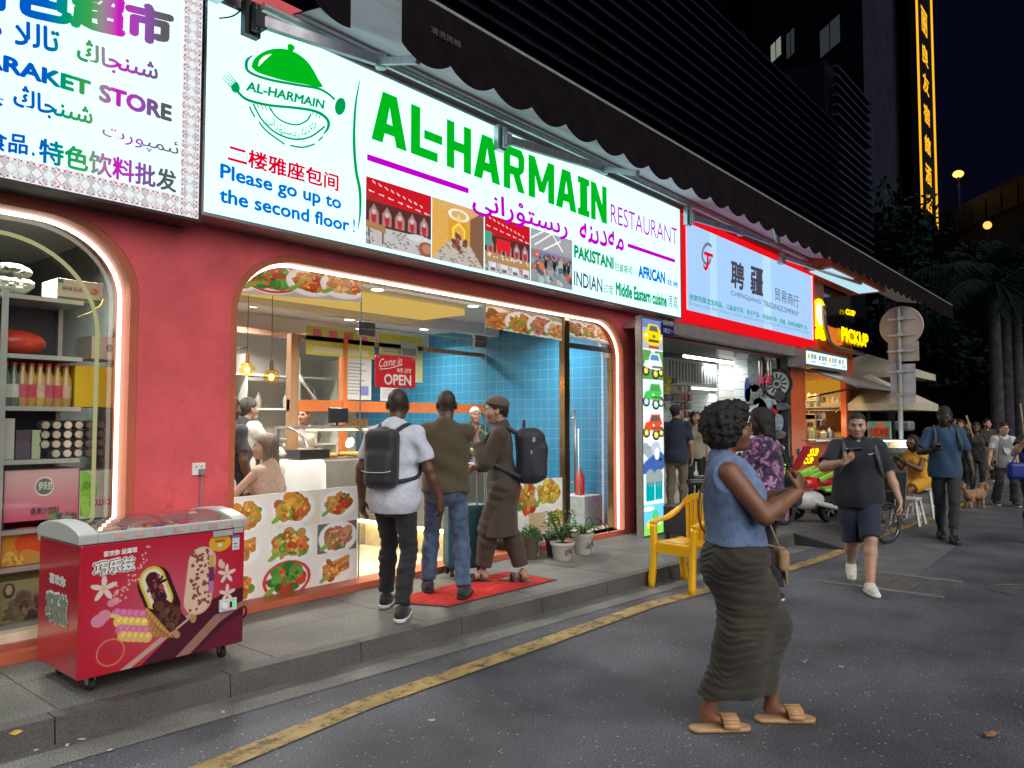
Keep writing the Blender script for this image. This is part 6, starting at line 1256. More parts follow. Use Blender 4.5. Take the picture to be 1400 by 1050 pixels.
    def shirt(s,m,inf=.018,hem=-.06,t1=.62,seed=1,fold=.006,name='shirt',neck=.060,slim=1.0,sl=.020,freq=22,cuts=(),wide=0):
        J,q=s.J,s.k
        def fn(F):
            s.torso(F,inf,.06,slim);b_=J['hipc']+v3(0,0,(hem-.06)*q);wd=(.150 if s.sex == 'f' else .158)*q*(.35+.65*s.bw)+inf;F.cap(J['chest']+v3(0,.0,-.04*q),b_,wd*.92,wd*1.02,.05,sq=(1,.74,1))
            if wide:F.cap(J['waist'],J['hipc']+v3(0,0,hem*q),.15*q*s.bw+wide*.5,.17*q*s.bw+wide,.05,sq=(1,.75,1))
            F.cut(J['hipc']+v3(0,0,hem*q),(0,0,-1))
            if t1 > 0:
                for a_ in 'lr':s.arm(F,a_,sl,0,t1,.03,flat=True)
            F.cap(J['neck']+v3(0,.018*q,-.02*q),J['neck']+v3(0,.04*q,.2*q),neck*q,neck*q*1.1,.01,mode='sub')
        return s.garment(name,m,fn,['sl','sr','el','er','wl','wr','hipc','neck'],warp=wob(seed,freq,fold,(1,1,.8)),cuts=cuts)
    def pants(s,m,inf=.012,t1=1.97,seed=2,fold=.006,name='trousers',top=.09,infa=None,r=1.0,freq=26):
        J,q=s.J,s.k
        def fn(F):
            F.ell(J['hipc'],((.172 if s.sex == 'f' else .158)*q*s.bw+inf*.6,.115*q*s.bw+inf*.6,.15*q),.05);F.ell(J['hipc']+v3(0,-.045*q,-.04*q),(.145*q*s.bw+inf*.5,.10*q*s.bw+inf*.5,.12*q),.05)
            for l_ in 'lr':
                G=F;s.leg(G,l_,inf,t1,.022,True,r,infa)
            F.cut(J['hipc']+v3(0,0,top*q),(0,0,1))
        return s.garment(name,m,fn,['hl','hr','kl','kr','al','ar','hipc'],warp=wob(seed,freq,fold,(.6,.6,1.4)),marg=.2)
    def hair(s,m,kind='short',name='hair',seed=3):
        if kind == 'buzz':                                          # cropped hair: the scalp itself, with a natural hairline
            q=s.k*(.95 if s.sex == 'f' else 1)*1.07;me=s.bo.data;me.materials.append(m);n=len(me.polygons);c=np.empty(n*3,np.float32);me.polygons.foreach_get('center',c);mi=np.empty(n,np.int32);me.polygons.foreach_get('material_index',mi)
            c=(c.reshape(-1,3)-s.J['head'])@R3(*s.hang)/q;ln=np.interp(c[:,1],[-.11,-.05,-.02,.012,.022,.05,.1],[-.062,-.05,-.02,-.012,.040,.066,.080])+.003*np.sin(c[:,0]*160)+.002*np.sin(c[:,0]*71+c[:,1]*90)
            mi[(c[:,2] > ln) & (np.abs(c[:,0]) < .0815) & (np.linalg.norm(c,axis=1) < .2) & (mi == 0)]=4;me.polygons.foreach_set('material_index',mi);me.update();return
        q=s.k*(.95 if s.sex == 'f' else 1)*1.07;M=R3(*s.hang);h=.006 if s.res < .012 else .009;pad=.32 if kind in ('long','afro') else .02
        F=Field((-.10*q-pad*.4,-.13*q-pad*.4,-.16*q-pad),(.10*q+pad*.4,.13*q,.15*q+pad*.3),h)
        th=dict(buzz=.0028,short=.013,top=.02,long=.016,afro=.05,bob=.02)[kind]
        if kind == 'afro':
            F.ell((0,-.040*q,.055*q),(.128*q,.135*q,.112*q),.03);F.ell((0,-.060*q,-.02*q),(.112*q,.095*q,.085*q),.04);F.ell((0,.03*q,.115*q),(.095*q,.075*q,.055*q),.03)
            F.warp(wob(seed,75,.006,n=8));F.warp(wob(seed+1,170,.0035,n=8));F.ell((0,.10*q,-.045*q),(.095*q,.085*q,.105*q),.01,mode='sub')
        else:
            F.ell((0,-.012*q,.035*q),(.074*q+th,.094*q+th,.088*q+th),.02);F.cap((0,-.05*q,0),(0,-.055*q,-.05*q),.05*q+th*.5,.044*q+th*.4,.03)
            F.cut((0,0,(.026 if kind == 'buzz' else .010)*q),(0,.60,-.80))
            F.ell((0,.14*q,.005*q),(.06*q,.075*q,.066*q),.01,mode='sub')
            if kind in ('top',):F.ell((0,.03*q,.105*q),(.06*q,.07*q,.03*q),.02)
            if kind in ('long','bob'):
                e=-.40 if kind == 'long' else -.13
                for sx_ in (-1,1):F.cap((sx_*.065*q,-.02*q,.03*q),(sx_*.075*q,-.05*q,e*.7*q),.035*q,.03*q,.03)
                F.cap((0,-.075*q,.03*q),(0,(-.155 if kind == 'long' else -.10)*q,e*q),.078*q,.062*q,.04,sq=(1,.6,1))
            F.warp(wob(seed,60 if kind != 'buzz' else 30,.003 if kind != 'buzz' else .0006,(1,1,.35 if kind == 'long' else 1),n=7))
        V,Q=F.mesh();return Acc().add(V@M.T+s.J['head'],Q).build(name,[m],s.o)
    def shoe(s,side,m,sole,high=.0,st=.022,pitch=0,ln=.175):
        J,q=s.J,s.k*(.92 if s.sex == 'f' else 1);i='lr'.index(side);t=math.radians(s.toe[i]);d=v3(math.sin(t),math.cos(t),0);an=J['a'+side];z0=an[2]-.085*s.k;b=v3(an[0],an[1],z0)
        F=Field((an[0]-.3,an[1]-.3,z0-.02),(an[0]+.3,an[1]+.3,z0+.16+high),min(s.res,.007))
        F.cap(b-d*.055*q+v3(0,0,.05*q),b+d*.06*q+v3(0,0,.045*q),.043*q,.042*q,.03);F.cap(b+d*.06*q+v3(0,0,.045*q),b+d*ln*q+v3(0,0,.032*q),.042*q,.034*q,.03,sq=(1.1,1.1,.95));F.cap(an+v3(0,0,-.03),an+v3(0,0,.012+high),.046*q,.042*q,.03,flat=True);F.cut(b+v3(0,0,st*.7),(0,0,-1))
        V,Q=F.mesh();G=Field((an[0]-.3,an[1]-.3,z0-.03),(an[0]+.3,an[1]+.3,z0+.06),min(s.res,.006))
        G.cap(b-d*.055*q+v3(0,0,.02),b+d*.06*q+v3(0,0,.02),.047*q,.046*q,.02);G.cap(b+d*.06*q+v3(0,0,.02),b+d*(ln+.005)*q+v3(0,0,.02),.046*q,.039*q,.02,sq=(1.1,1.1,1));G.cut(b+v3(0,0,st),(0,0,1));G.cut(b+v3(0,0,.001),(0,0,-1));V2,Q2=G.mesh()
        if pitch:
            piv=b+d*.12*q if pitch > 0 else b-d*.05*q;ax=v3(d[1],-d[0],0);Rm=np.array(Matrix.Rotation(math.radians(-pitch),3,Vector(ax)));V,V2=(V-piv)@Rm.T+piv,(V2-piv)@Rm.T+piv
        o=Acc().add(V,Q).build('shoe',[m],s.o);o2=Acc().add(V2,Q2).build('sole',[sole],o);return o
    def rig(s,name,label,cat,group=None):                       # a thing carried by the person, in the person's frame
        return thing(name,label,cat,s.base,group,s.az)
def cloth(name,col,rough=.85,na=.12,ns=30,bump=.25,bs=180,**kw):return pm(name,col,rough,ns=ns,na=na,bump=bump,bs=bs,sheen=.15,**kw)
def tol(base,az,w):                                               # world point -> person's frame
    a=-math.radians(az-90);dx,dy=w[0]-base[0],w[1]-base[1]
    return (dx*math.cos(a)-dy*math.sin(a),dx*math.sin(a)+dy*math.cos(a),0)
def field_obj(name,F,m,parent,warp=None):
    if warp:F.warp(warp)
    V,Q=F.mesh();return Acc().add(V,Q).build(name,m if isinstance(m,list) else [m],parent)
SKL=skin('light',(.46,.27,.19));SKT=skin('tan',(.36,.20,.13));SKB=skin('brown',(.115,.052,.030));SKD=skin('deep',(.050,.025,.017));SKW=skin('warm_brown',(.20,.085,.048))
HBLK=pm('black_hair',(.010,.008,.007),.55,ns=60,na=.5,bump=.5,bs=160);HBRN=pm('brown_hair',(.13,.08,.055),.45,ns=40,na=.5,bump=.4,bs=120,stretch=(3,3,.3))
JET=cloth('jet_denim',(.010,.011,.015));JEAN=cloth('blue_denim',(.055,.095,.17),ns=18,na=.35);OLV=cloth('olive_jersey',(.062,.046,.022));TEE=cloth('pale_lilac_jersey',(.50,.53,.62));KAM=cloth('brown_kameez_cloth',(.048,.032,.023),.8)
BAGN=cloth('navy_black_nylon',(.010,.013,.024),.55);BAGB=cloth('black_nylon',(.012,.015,.020),.6);RUB=pm('black_sole_rubber',(.012,.012,.013),.7);WSO=pm('white_sole_rubber',(.62,.62,.60),.6)
BSH=cloth('black_knit_shoe',(.012,.012,.014));DSH=cloth('dark_suede_shoe',(.022,.022,.026))
# ---------------------------------------------------------------- man in white tee with black backpack
b,az=(3.95,4.50,PH+.003),24
A1=Person('man in pale tee and black jeans seen from behind with a slim black backpack',b,az,1.76,[tol(b,az,(4.06,4.72)),tol(b,az,(3.85,4.30))],(-14,-12),bw=1.08,skin_=SKB,wl=(-.29,.02,.86),wr=(.34,.12,.84),head=(18,-4,0),lean=(0,.02))
A1.body(hands=[('l',(0,.1,-1),(1,0,0),.35,-1),('r',(.05,.25,-1),(-1,.1,0),.45,1)]);A1.hair(pm('shaved_scalp',(.030,.018,.014),.6,ns=60,na=.3),'buzz')
A1.shirt(TEE,.022,-.13,.74,1,.007,'tee_shirt');A1.pants(JET,.010,1.93,2,.004,'jeans',infa=.020,freq=34)
for s_ in 'lr':A1.shoe(s_,BSH,WSO,st=.03)
r=A1.rig('backpack','slim black backpack with a pale seam on the man in the pale tee','backpack');J=A1.J
c=J['chest']+v3(-.02,-.195,-.06);F=Field(c-.34,c+.34,.008);F.rbox(c,(.135,.075,.225),.06,.0);F.rbox(c+v3(0,-.055,-.07),(.105,.05,.13),.045,.03);F.cap(c+v3(-.03,0,.225),c+v3(.03,0,.225),.016,None,.02);field_obj('pack',F,BAGB,r,wob(4,14,.006))
m_=MB();m_.tube(smooth_pts([tuple(c+v3(-.118,-.105,-.085)),tuple(c+v3(-.06,-.118,-.095)),tuple(c+v3(.06,-.118,-.095)),tuple(c+v3(.118,-.1,-.085))],4),.0035,6);m_.build('reflective_seam',pm('pale_piping',(.5,.5,.5),.4),r,local=True,smooth=True)
for s_ in (-1,1):
    sp=[c+v3(s_*.07,.06,.20),J['neck']+v3(s_*.11,-.045,-.005),J['neck']+v3(s_*.125,.05,-.03),J['chest']+v3(s_*.135,.125,.05),J['chest']+v3(s_*.165,.11,-.10),J['chest']+v3(s_*.195,-.02,-.20),c+v3(s_*.125,.03,-.17)];m_=MB();m_.tube(smooth_pts([tuple(p) for p in sp],5),.017,8);m_.build('strap',BAGB,r,local=True,smooth=True)
# ---------------------------------------------------------------- man in olive tee
b,az=(4.63,4.62,PH+.014),44
A2=Person('man in olive tee and blue jeans seen from behind with his arms folded',b,az,1.75,[tol(b,az,(4.62,4.82)),tol(b,az,(4.64,4.42))],(-10,14),bw=1.12,skin_=SKB,wl=(.10,.23,1.14),wr=(-.11,.25,1.11),pl=(-1,-.2,-.5),pr=(1,-.2,-.5),head=(6,-4,0))
A2.body(hands=[('l',(1,.1,.05),(0,-1,0),.5,-1),('r',(-1,.1,0),(0,-1,0),.5,1)]);A2.hair(MC['shaved_scalp'],'buzz');A2.shirt(OLV,.020,-.035,.92,5,.008,'tee_shirt',freq=18);A2.pants(JEAN,.012,1.97,6,.004,'jeans',infa=.024,freq=34)
for s_ in 'lr':A2.shoe(s_,DSH,RUB)
# ---------------------------------------------------------------- young man in brown kameez with big backpack
b,az=(5.36,4.62,PH+.014),128
A3=Person('young man in a long brown tunic and cap walking with a bulky navy backpack',b,az,1.70,[tol(b,az,(5.24,4.75)),tol(b,az,(5.47,4.46))],(-4,10),bw=.95,skin_=SKT,wl=(-.10,.23,1.30),wr=(.16,.30,1.02),pl=(-.5,-.6,-1),pr=(.4,-1,-.2),head=(4,-2,0),lean=(0,.03))
A3.body(hands=[('l',(.25,.35,.8),(.6,-.7,0),1.0,-1),('r',(-.1,.6,-.6),(-.9,0,0),1.2,1)],legs='',feet='lr',lips=(.30,.12,.09));J=A3.J
A3.pants(KAM,.034,1.86,8,.004,'loose_trousers',infa=.035,r=1.0,freq=24)
def kam(F):
    A3.torso(F,.024,.06)
    for a_ in 'lr':A3.arm(F,a_,.030,0,1.80,.03,True)
    h_=J['hipc'];F.cap(h_+v3(0,0,.05),h_+v3(0,.02,-.46),.155,.20,.06,sq=(1,.82,1));F.cut(h_+v3(0,0,-.46),(0,-.05,-1));F.cap(J['neck']+v3(0,.018,-.01),J['neck']+v3(0,.04,.2),.056,.06,.01,mode='sub');F.cap(J['neck']+v3(0,-.02,.02),J['neck']+v3(0,-.01,.03),.068,.066,.02);F.cap(J['neck']+v3(0,-.005,-.02),J['neck']+v3(0,.0,.2),.055,.058,.0,mode='sub')
A3.garment('tunic',KAM,kam,warp=lambda x,y,z:wob(9,20,.0035,(1,1,.25))(x,y,z));A3.hair(HBLK,'short')
q=A3.k*1.07;M=R3(*A3.hang);F=Field((-.12,-.14,-.02),(.12,.14,.18),.006);F.ell((0,-.015*q,.060*q),(.094*q,.112*q,.082*q),0);F.cut((0,0,.052*q),(0,.22,-1));V,Q=F.mesh();Acc().add(V@M.T+J['head'],Q).build('skullcap',[cloth('woven_brown_cap',(.10,.065,.05),.8,ns=70,na=.4)],A3.o)
r=A3.rig('backpack','bulky navy black backpack on the young man in the brown tunic','backpack');c=J['chest']+v3(0,-.27,-.06);F=Field(c-.40,c+.40,.009);F.rbox(c+v3(0,0,-.01),(.165,.125,.255),.09,0);F.rbox(c+v3(0,-.10,-.06),(.14,.07,.17),.06,.03);F.rbox(c+v3(0,-.09,.11),(.12,.05,.09),.045,.03);field_obj('pack',F,BAGN,r,wob(12,12,.008))
m_=MB();m_.tube(smooth_pts([tuple(c+v3(-.05,.05,.25)),tuple(c+v3(-.045,.05,.31)),tuple(c+v3(.045,.05,.31)),tuple(c+v3(.05,.05,.25))],5),.014,8);m_.build('grab_handle',BAGN,r,local=True,smooth=True)
for s_ in (-1,1):
    sp=[c+v3(s_*.08,.11,.19),J['neck']+v3(s_*.105,-.05,-.002),J['neck']+v3(s_*.12,.05,-.03),J['chest']+v3(s_*.13,.13,.05),J['chest']+v3(s_*.16,.08,-.12),c+v3(s_*.15,.08,-.20)];m_=MB();m_.tube(smooth_pts([tuple(p) for p in sp],5),.021,8);m_.build('strap',BAGN,r,local=True,smooth=True)
m_=MB();m_.obox(tuple(c+v3(-.166,-.04,.14)),(.006,.03,.04));m_.build('badge',pm('badge_red_white',(.5,.3,.3),.4),r,local=True);m_=MB();m_.obox(tuple(c+v3(-.168,-.02,.02)),(.006,.012,.05));m_.build('zip_pull',ALU,r,local=True)
def sandal(P,side,m,strap,pitch=0):
    J,k=P.J,P.k;an=J['a'+side];i='lr'.index(side);t=math.radians(P.toe[i]);d=Vector((math.sin(t),math.cos(t),0));sd=Vector((d.y,-d.x,0));z0=an[2]-.085*k;b0=Vector((an[0],an[1],z0))
    F=Field(np.array(b0)-.32,np.array(b0)+.32,.006);F.cap(b0-d*.055,b0+d*.06,.043,.042,.02);F.cap(b0+d*.06,b0+d*.185,.042,.044,.02);F.cut(b0+Vector((0,0,.004)),(0,0,1));F.cut(b0+Vector((0,0,-.018)),(0,0,-1));V,Q=F.mesh();o=Acc().add(V,Q).build('sandal',[m],P.o)
    for f0,w,hgt in strap:
        m_=MB();n=10;P1=[b0+d*(f0+.01*math.cos(PI*j/n))+sd*(.050*math.cos(PI*j/n))+Vector((0,0,.004+hgt*math.sin(PI*j/n)**.8)) for j in range(n+1)]
        for j in range(n):m_.add([P1[j]-d*w/2,P1[j+1]-d*w/2,P1[j+1]+d*w/2,P1[j]+d*w/2],[(0,1,2,3)])
        q_=m_.build('strap',m,o,local=True,smooth=True);sm=q_.modifiers.new('thick','SOLIDIFY');sm.thickness=.005
    return o
LEA=pm('black_sandal_leather',(.018,.015,.014),.5)
for s_ in 'lr':sandal(A3,s_,LEA,((.10,.045,.062),(.02,.025,.085)))
# teal suitcase with a telescopic handle in front of him
sc=thing('suitcase','teal wheeled suitcase with its handle raised before the man in the brown tunic','suitcase',(5.36,5.08,PH+.014),rz=math.radians(-30));F=Field((-.3,-.2,0),(.3,.2,.75),.009);F.rbox((0,0,.37),(.20,.13,.30),.05);[F.rbox((x,.13,.37),(.012,.012,.27),.008,.01) for x in (-.12,-.06,0,.06,.12)];field_obj('shell',F,pm('teal_fabric',(.02,.10,.13),.5,ns=30,na=.15),sc)
m_=MB()
for x in (-.09,.09):m_.tube([(x,-.08,.66),(x,-.08,1.0)],.009,8)
m_.tube([(-.10,-.08,1.0),(.10,-.08,1.0)],.015,8);m_.build('handle',ALU,sc,local=True,smooth='auto')
for x in (-.16,.16):
    for y in (-.09,.09):m_=MB();m_.lathe((x,y,.032),[(.0,-.012),(.032,-.012),(.032,.012),(0,.012)],14,axis='x');m_.beam((x,y,.03),(x,y,.08),.02,.03);m_.build('wheel',RUB,sc,local=True)
# ---------------------------------------------------------------- curly haired woman in front
b,az=(3.90,1.695,.020),-59
A4=Person('woman with curly black hair, glasses, denim top and long ruched olive skirt',b,az,1.68,[tol(b,az,(4.08,1.605)),tol(b,az,(3.74,1.815))],(-8,-12),'f',1.16,SKW,wl=(-.05,.31,1.21),wr=(.10,.28,1.22),pl=(-.6,.2,-1),pr=(.5,.35,-1),head=(5,5,0),res=.0065,lean=(0,-.052))
J=A4.J;A4.armr=1.22;A4.body(hands=[('l',(.25,.25,.9),(.6,-.6,.2),.9,-1),('r',(-.25,.22,.9),(-.6,-.6,.2),.9,1)],legs='lr',feet='lr',lips=(.18,.05,.04));A4.hair(HBLK,'afro')
DEN=cloth('light_denim',(.13,.20,.36),ns=22,na=.25)
A4.shirt(DEN,.024,.075,0,21,.008,'denim_top',.062,1.0,.030,16,cuts=[(J['sr']+v3(.012,0,0),(1,0,.25)),(J['sl']+v3(-.012,0,0),(-1,0,.25))])
def skirt(F):
    h_=J['hipc'];F.ell(h_,(.205,.150,.14),.05);F.ell(h_+v3(0,-.075,-.045),(.18,.125,.15),.06);F.ell(J['waist']+v3(0,.02,-.02),(.165,.130,.12),.05)
    kl,kr=J['kl'],J['kr']; 
    F.cap(J['hl']+v3(.02,0,0),kl+v3(.015,0,0),.125,.098,.08);F.cap(J['hr']+v3(-.02,0,0),kr+v3(-.015,0,0),.125,.098,.08);F.cap(kl,J['al']+v3(.02,-.06,.06),.092,.074,.10);F.cap(kr,J['ar']+v3(-.015,.03,.06),.092,.084,.10);F.cap((kl+kr)/2+v3(0,0,.2),(J['al']+J['ar'])/2+v3(0,0,.12),.12,.11,.10)
    F.cut((0,0,.155),(0,-.06,-1));F.cut(h_+v3(0,0,.155),(0,0,1))
w1=wob(31,30,.004,(.5,.5,1));w2=wob(32,9,.5)
A4.garment('skirt',cloth('olive_ruched_jersey',(.030,.027,.018),.8),skirt,warp=lambda x,y,z:w1(x,y,z)+.0030*np.sin(z*200+9.0*w2(x*2.2,y*2.2,z*.6)+9*x-8*y)*(.4+.7*np.sin(z*21+14*x-9*y+5*w2(x,y,z)))+.0022*np.sin(z*120-11*x+9*y+8*w2(y,x,z)),res=.006,marg=.25)
TAN=pm('tan_slide_leather',(.46,.27,.13),.5)
for s_ in 'lr':sandal(A4,s_,TAN,((.105,.085,.060),))
an=J['ar']; 
# glasses, earring, strap and bag
M=R3(*A4.hang);q=A4.k*.95*1.07;H=J['head'];gl=MB();gp_=lambda x,y,z:tuple(M@np.array((x*q,y*q,z*q))+H)
for s_ in (-1,1):gl.tube([gp_(s_*.033+.024*math.cos(t),.106-.012*abs(math.cos(t)),.008+.021*math.sin(t)) for t in np.linspace(0,2*PI,15)[:-1]],.0022,6,close=True);gl.tube([gp_(s_*.057,.094,.012),gp_(s_*.078,.03,.012),gp_(s_*.080,-.015,.008)],.002,6)
gl.tube([gp_(-.009,.106,.010),gp_(.009,.106,.010)],.002,6);gl.build('glasses',pm('amber_frame',(.35,.20,.06),.3),A4.o,local=True,smooth=True)
er=MB();er.tube([gp_(.082+.0*t,-.008+.011*math.cos(t),-.040+.011*math.sin(t)) for t in np.linspace(0,2*PI,13)[:-1]],.0025,6,close=True);er.build('earring',pm('silver',(.7,.7,.7),.2,1),A4.o,local=True)
ph=A4.rig('phone','phone in a bright red case held up by the curly haired woman','phone');pc=(J['wl']+J['wr'])/2+v3(.0,.02,.175);m_=MB();m_.obox(tuple(pc),(.076,.010,.155),rx=-.55,rz=-.75);m_.build('case',pm('red_phone_case',(.55,.015,.03),.25,coat=.5),ph,bevel=.004,local=True);m_=MB();m_.obox(tuple(pc+Vector((-.0053,-.0036,-.0018))),(.064,.004,.138),rx=-.55,rz=-.75);m_.build('screen',pm('dark_screen',(.05,.05,.06),.1),ph,local=True)
hb=A4.rig('handbag','small tan fringed bag hanging at the front of the woman in the olive skirt','handbag');m_=MB();bc_=J['hipc']+v3(-.06,.235,-.02);F=Field(bc_-.15,bc_+.15,.006);F.rbox(bc_,(.075,.03,.06),.025); 
for i in range(9):F.cap(bc_+v3(-.065+.016*i,.01,-.05),bc_+v3(-.068+.017*i,.012,-.10-.012*(i % 3)),.0075,.006,.004)
field_obj('bag',F,pm('tan_suede',(.34,.22,.12),.8,ns=20),hb);sp=[bc_+v3(-.07,0,.05),J['chest']+v3(-.10,.165,-.02),J['neck']+v3(.10,.065,-.035),J['neck']+v3(.115,-.055,-.03),J['chest']+v3(.05,-.155,.0),J['waist']+v3(-.08,-.160,.0),J['waist']+v3(-.19,-.02,-.05),bc_+v3(-.075,-.01,.05)]
m_=MB();m_.tube(smooth_pts([tuple(p) for p in sp],5),.006,6);m_.build('strap',MC['tan_suede'],hb,local=True,smooth=True)
# ---------------------------------------------------------------- woman in floral shirt
def floral():
    m=cloth('floral_print',(.10,.04,.10));N,L=m.node_tree.nodes,m.node_tree.links;bs=N['Principled BSDF'];tc=N.new('ShaderNodeTexCoord');n=N.new('ShaderNodeTexNoise');n.inputs['Scale'].default_value=13;n.inputs['Detail'].default_value=4;n.inputs['Distortion'].default_value=1.2;L.new(tc.outputs['Object'],n.inputs['Vector']);r=N.new('ShaderNodeValToRGB');r.color_ramp.interpolation='CONSTANT';e=r.color_ramp.elements;e[0].position=0;e[0].color=(.012,.010,.025,1);e[1].position=.42;e[1].color=(.09,.03,.13,1)
    for p_,c_ in ((.48,(.02,.015,.04)),(.53,(.36,.10,.22)),(.58,(.22,.16,.32)),(.63,(.45,.28,.38)),(.68,(.05,.02,.06))):q_=e.new(p_);q_.color=(*c_,1)
    L.new(n.outputs[0],r.inputs[0]);L.new(r.outputs[0],bs.inputs['Base Color']);return m
FLO=floral();b,az=(6.73,2.69,.003),82
A5=Person('woman in a purple floral shirt and wide black trousers standing behind the curly haired woman',b,az,1.72,[(-.10,.03,0),(.11,-.03,0)],(-8,8),'f',1.15,SKD,wl=(-.14,.30,1.05),wr=(.20,.26,1.0),pl=(-.7,-.6,-.4),pr=(.9,-.6,-.4),head=(28,-2,0));J=A5.J
A5.body(hands=[('l',(.2,.9,.2),(.6,0,-.6),.7,-1),('r',(-.2,.9,.2),(-.6,0,-.6),.7,1)],lips=(.12,.05,.04));A5.hair(HBLK,'bob');A5.shirt(FLO,.032,-.17,1.35,41,.010,'floral_shirt',sl=.032,freq=15,wide=.04);A5.pants(JET,.03,1.95,42,.009,'wide_trousers',infa=.055)
for s_ in 'lr':A5.shoe(s_,BSH,WSO)
hb2=A5.rig('handbag','black shoulder bag hanging at the side of the woman in the floral shirt','handbag');c=J['hipc']+v3(.27,-.03,.06);F=Field(c-.3,c+.3,.01);F.rbox(c,(.07,.17,.14),.05);field_obj('bag',F,BAGB,hb2,wob(5,13,.008));m_=MB();m_.tube(smooth_pts([tuple(c+v3(0,.1,.12)),tuple(J['sr']+v3(.0,.06,.065)),tuple(J['sr']+v3(0,-.05,.065)),tuple(c+v3(0,-.1,.12))],6),.012,6);m_.build('strap',BAGB,hb2,local=True,smooth=True)
# ---------------------------------------------------------------- man with phone, black polo and shorts
b,az=(7.90,2.22,.003),206
A6=Person('heavy man in a black polo, navy shorts and white sneakers reading his phone while walking',b,az,1.75,[tol(b,az,(7.66,2.06)),tol(b,az,(8.18,2.38))],(-4,8),'m',1.22,SKL,wl=(-.36,.06,.84),wr=(.17,.33,1.22),pl=(-.4,-1,0),pr=(1,-.1,-.8),head=(-12,-9,0),res=.0075);J=A6.J
J['ar']=J['ar']+v3(0,0,.06);J['kr']=ik(J['hr'],J['ar'],.43,.415,(.05,1,0))
A6.body(hands=[('l',(-.02,.12,-1),(1,0,0),.5,-1),('r',(-.55,.2,.55),(-.1,-.6,.75),.55,1)],legs='lr',lips=(.36,.15,.12));A6.hair(pm('cropped_black_hair',(.016,.013,.012),.75,ns=90,na=.5),'buzz')
POLO=cloth('black_polo',(.009,.012,.020));A6.shirt(POLO,.026,-.10,.80,51,.008,'polo_shirt',.058,1.08,.032,15);A6.pants(cloth('navy_shorts',(.012,.019,.045)),.028,.99,52,.008,'shorts',r=1.06,freq=15)
KN=J['neck']
def collar(F):
    F.cap(KN+v3(0,-.012,-.012),KN+v3(0,-.004,.03),.082,.070,.0);F.cap(KN+v3(0,0,-.2),KN+v3(0,.0,.3),.060,.058,.0,mode='sub');F.ell(KN+v3(0,.095,-.01),(.032,.05,.07),.01,mode='sub')
A6.garment('collar',POLO,collar,['neck','head'],.0065)
SNK=pm('white_sneaker_leather',(.62,.60,.54),.55,ns=18,na=.18);A6.shoe('l',SNK,WSO,st=.034);A6.shoe('r',SNK,WSO,st=.034,pitch=18)
lg=J['chest']+v3(-.09,.168,.075);m_=MB();m_.prism([tuple(lg+v3(*p)) for p in ((.030,.0,.004),(.022,.0,-.010),(.008,.002,-.010),(-.034,.0,.012),(.010,.004,-.002),(.020,.004,.0))],(0,.004,0));m_.build('chest_mark',pm('white_print_ink',(.8,.8,.8)),A6.o,local=True)
ph=A6.rig('phone','black phone held flat in the raised hand of the man in the black polo','phone');m_=MB();pc=J['wr']+v3(-.075,.035,.115);m_.obox(tuple(pc),(.15,.078,.010),rx=.35,ry=.10);m_.build('slab',pm('black_phone',(.012,.012,.015),.2),ph,bevel=.004,local=True);m_=MB();m_.obox(tuple(pc+v3(0,-.002,.0062)),(.135,.068,.002),rx=.35,ry=.10);m_.build('screen',MC['dark_screen'],ph,local=True)
r=A6.rig('backpack','dark backpack with grey padded straps worn by the man in the black polo','backpack');c=J['chest']+v3(0,-.24,-.06);F=Field(c-.32,c+.32,.012);F.rbox(c,(.15,.09,.22),.06);field_obj('pack',F,BAGB,r)
for s_ in (-1,1):
    sp=[c+v3(s_*.09,.07,.2),KN+v3(s_*.12,-.05,.008),KN+v3(s_*.135,.045,-.022),J['chest']+v3(s_*.145,.148,.07),J['chest']+v3(s_*.175,.13,-.06),J['chest']+v3(s_*.215,.0,-.18),c+v3(s_*.14,.05,-.15)];m_=MB();m_.tube(smooth_pts([tuple(p) for p in sp],5),.021,8);m_.build('strap',pm('grey_webbing',(.07,.075,.085),.7,ns=60,na=.6),r,local=True,smooth=True)
# ---------------------------------------------------------------- tall man in blue polo
b,az=(11.72,2.17,.003),202
A7=Person('tall man in a blue polo and dark cropped trousers looking down at his phone',b,az,1.86,[tol(b,az,(11.52,2.05)),tol(b,az,(11.95,2.28))],(0,6),'m',1.04,SKD,wl=(-.33,.03,.92),wr=(.19,.34,1.22),pl=(-.4,-1,0),pr=(.8,-.5,-.9),head=(-8,-24,0),res=.009,lean=(0,.03));J=A7.J
A7.body(hands=[('l',(0,.1,-1),(1,0,0),.4,-1),('r',(-.3,.7,.3),(-.3,-.3,.9),.6,1)],legs='lr',lips=(.08,.04,.04));A7.hair(HBLK,'buzz');A7.shirt(cloth('petrol_blue_polo',(.018,.055,.12)),.024,-.10,.80,61,.006,'polo_shirt',.06,1.0,.02);A7.pants(cloth('dark_grey_denim',(.018,.021,.030)),.008,1.78,62,.006,infa=.016)
for s_ in 'lr':A7.shoe(s_,pm('black_loafer',(.012,.011,.011),.4),RUB)
ph=A7.rig('phone','dark phone held low by the tall man in the blue polo','phone');m_=MB();m_.obox(tuple(J['wr']+v3(-.03,.10,.055)),(.08,.15,.01),rx=.4);m_.build('slab',MC['black_phone'],ph,bevel=.004,local=True);m_=MB();m_.obox(tuple(J['wr']+v3(-.03,.098,.0615)),(.07,.135,.002),rx=.4);m_.build('screen',em('phone_glow',(.3,.4,.45),.8),ph,local=True)
r=A7.rig('backpack','dark backpack worn by the tall man in the blue polo','backpack');c=J['chest']+v3(0,-.24,-.06);F=Field(c-.32,c+.32,.014);F.rbox(c,(.15,.09,.22),.06);field_obj('pack',F,BAGB,r)
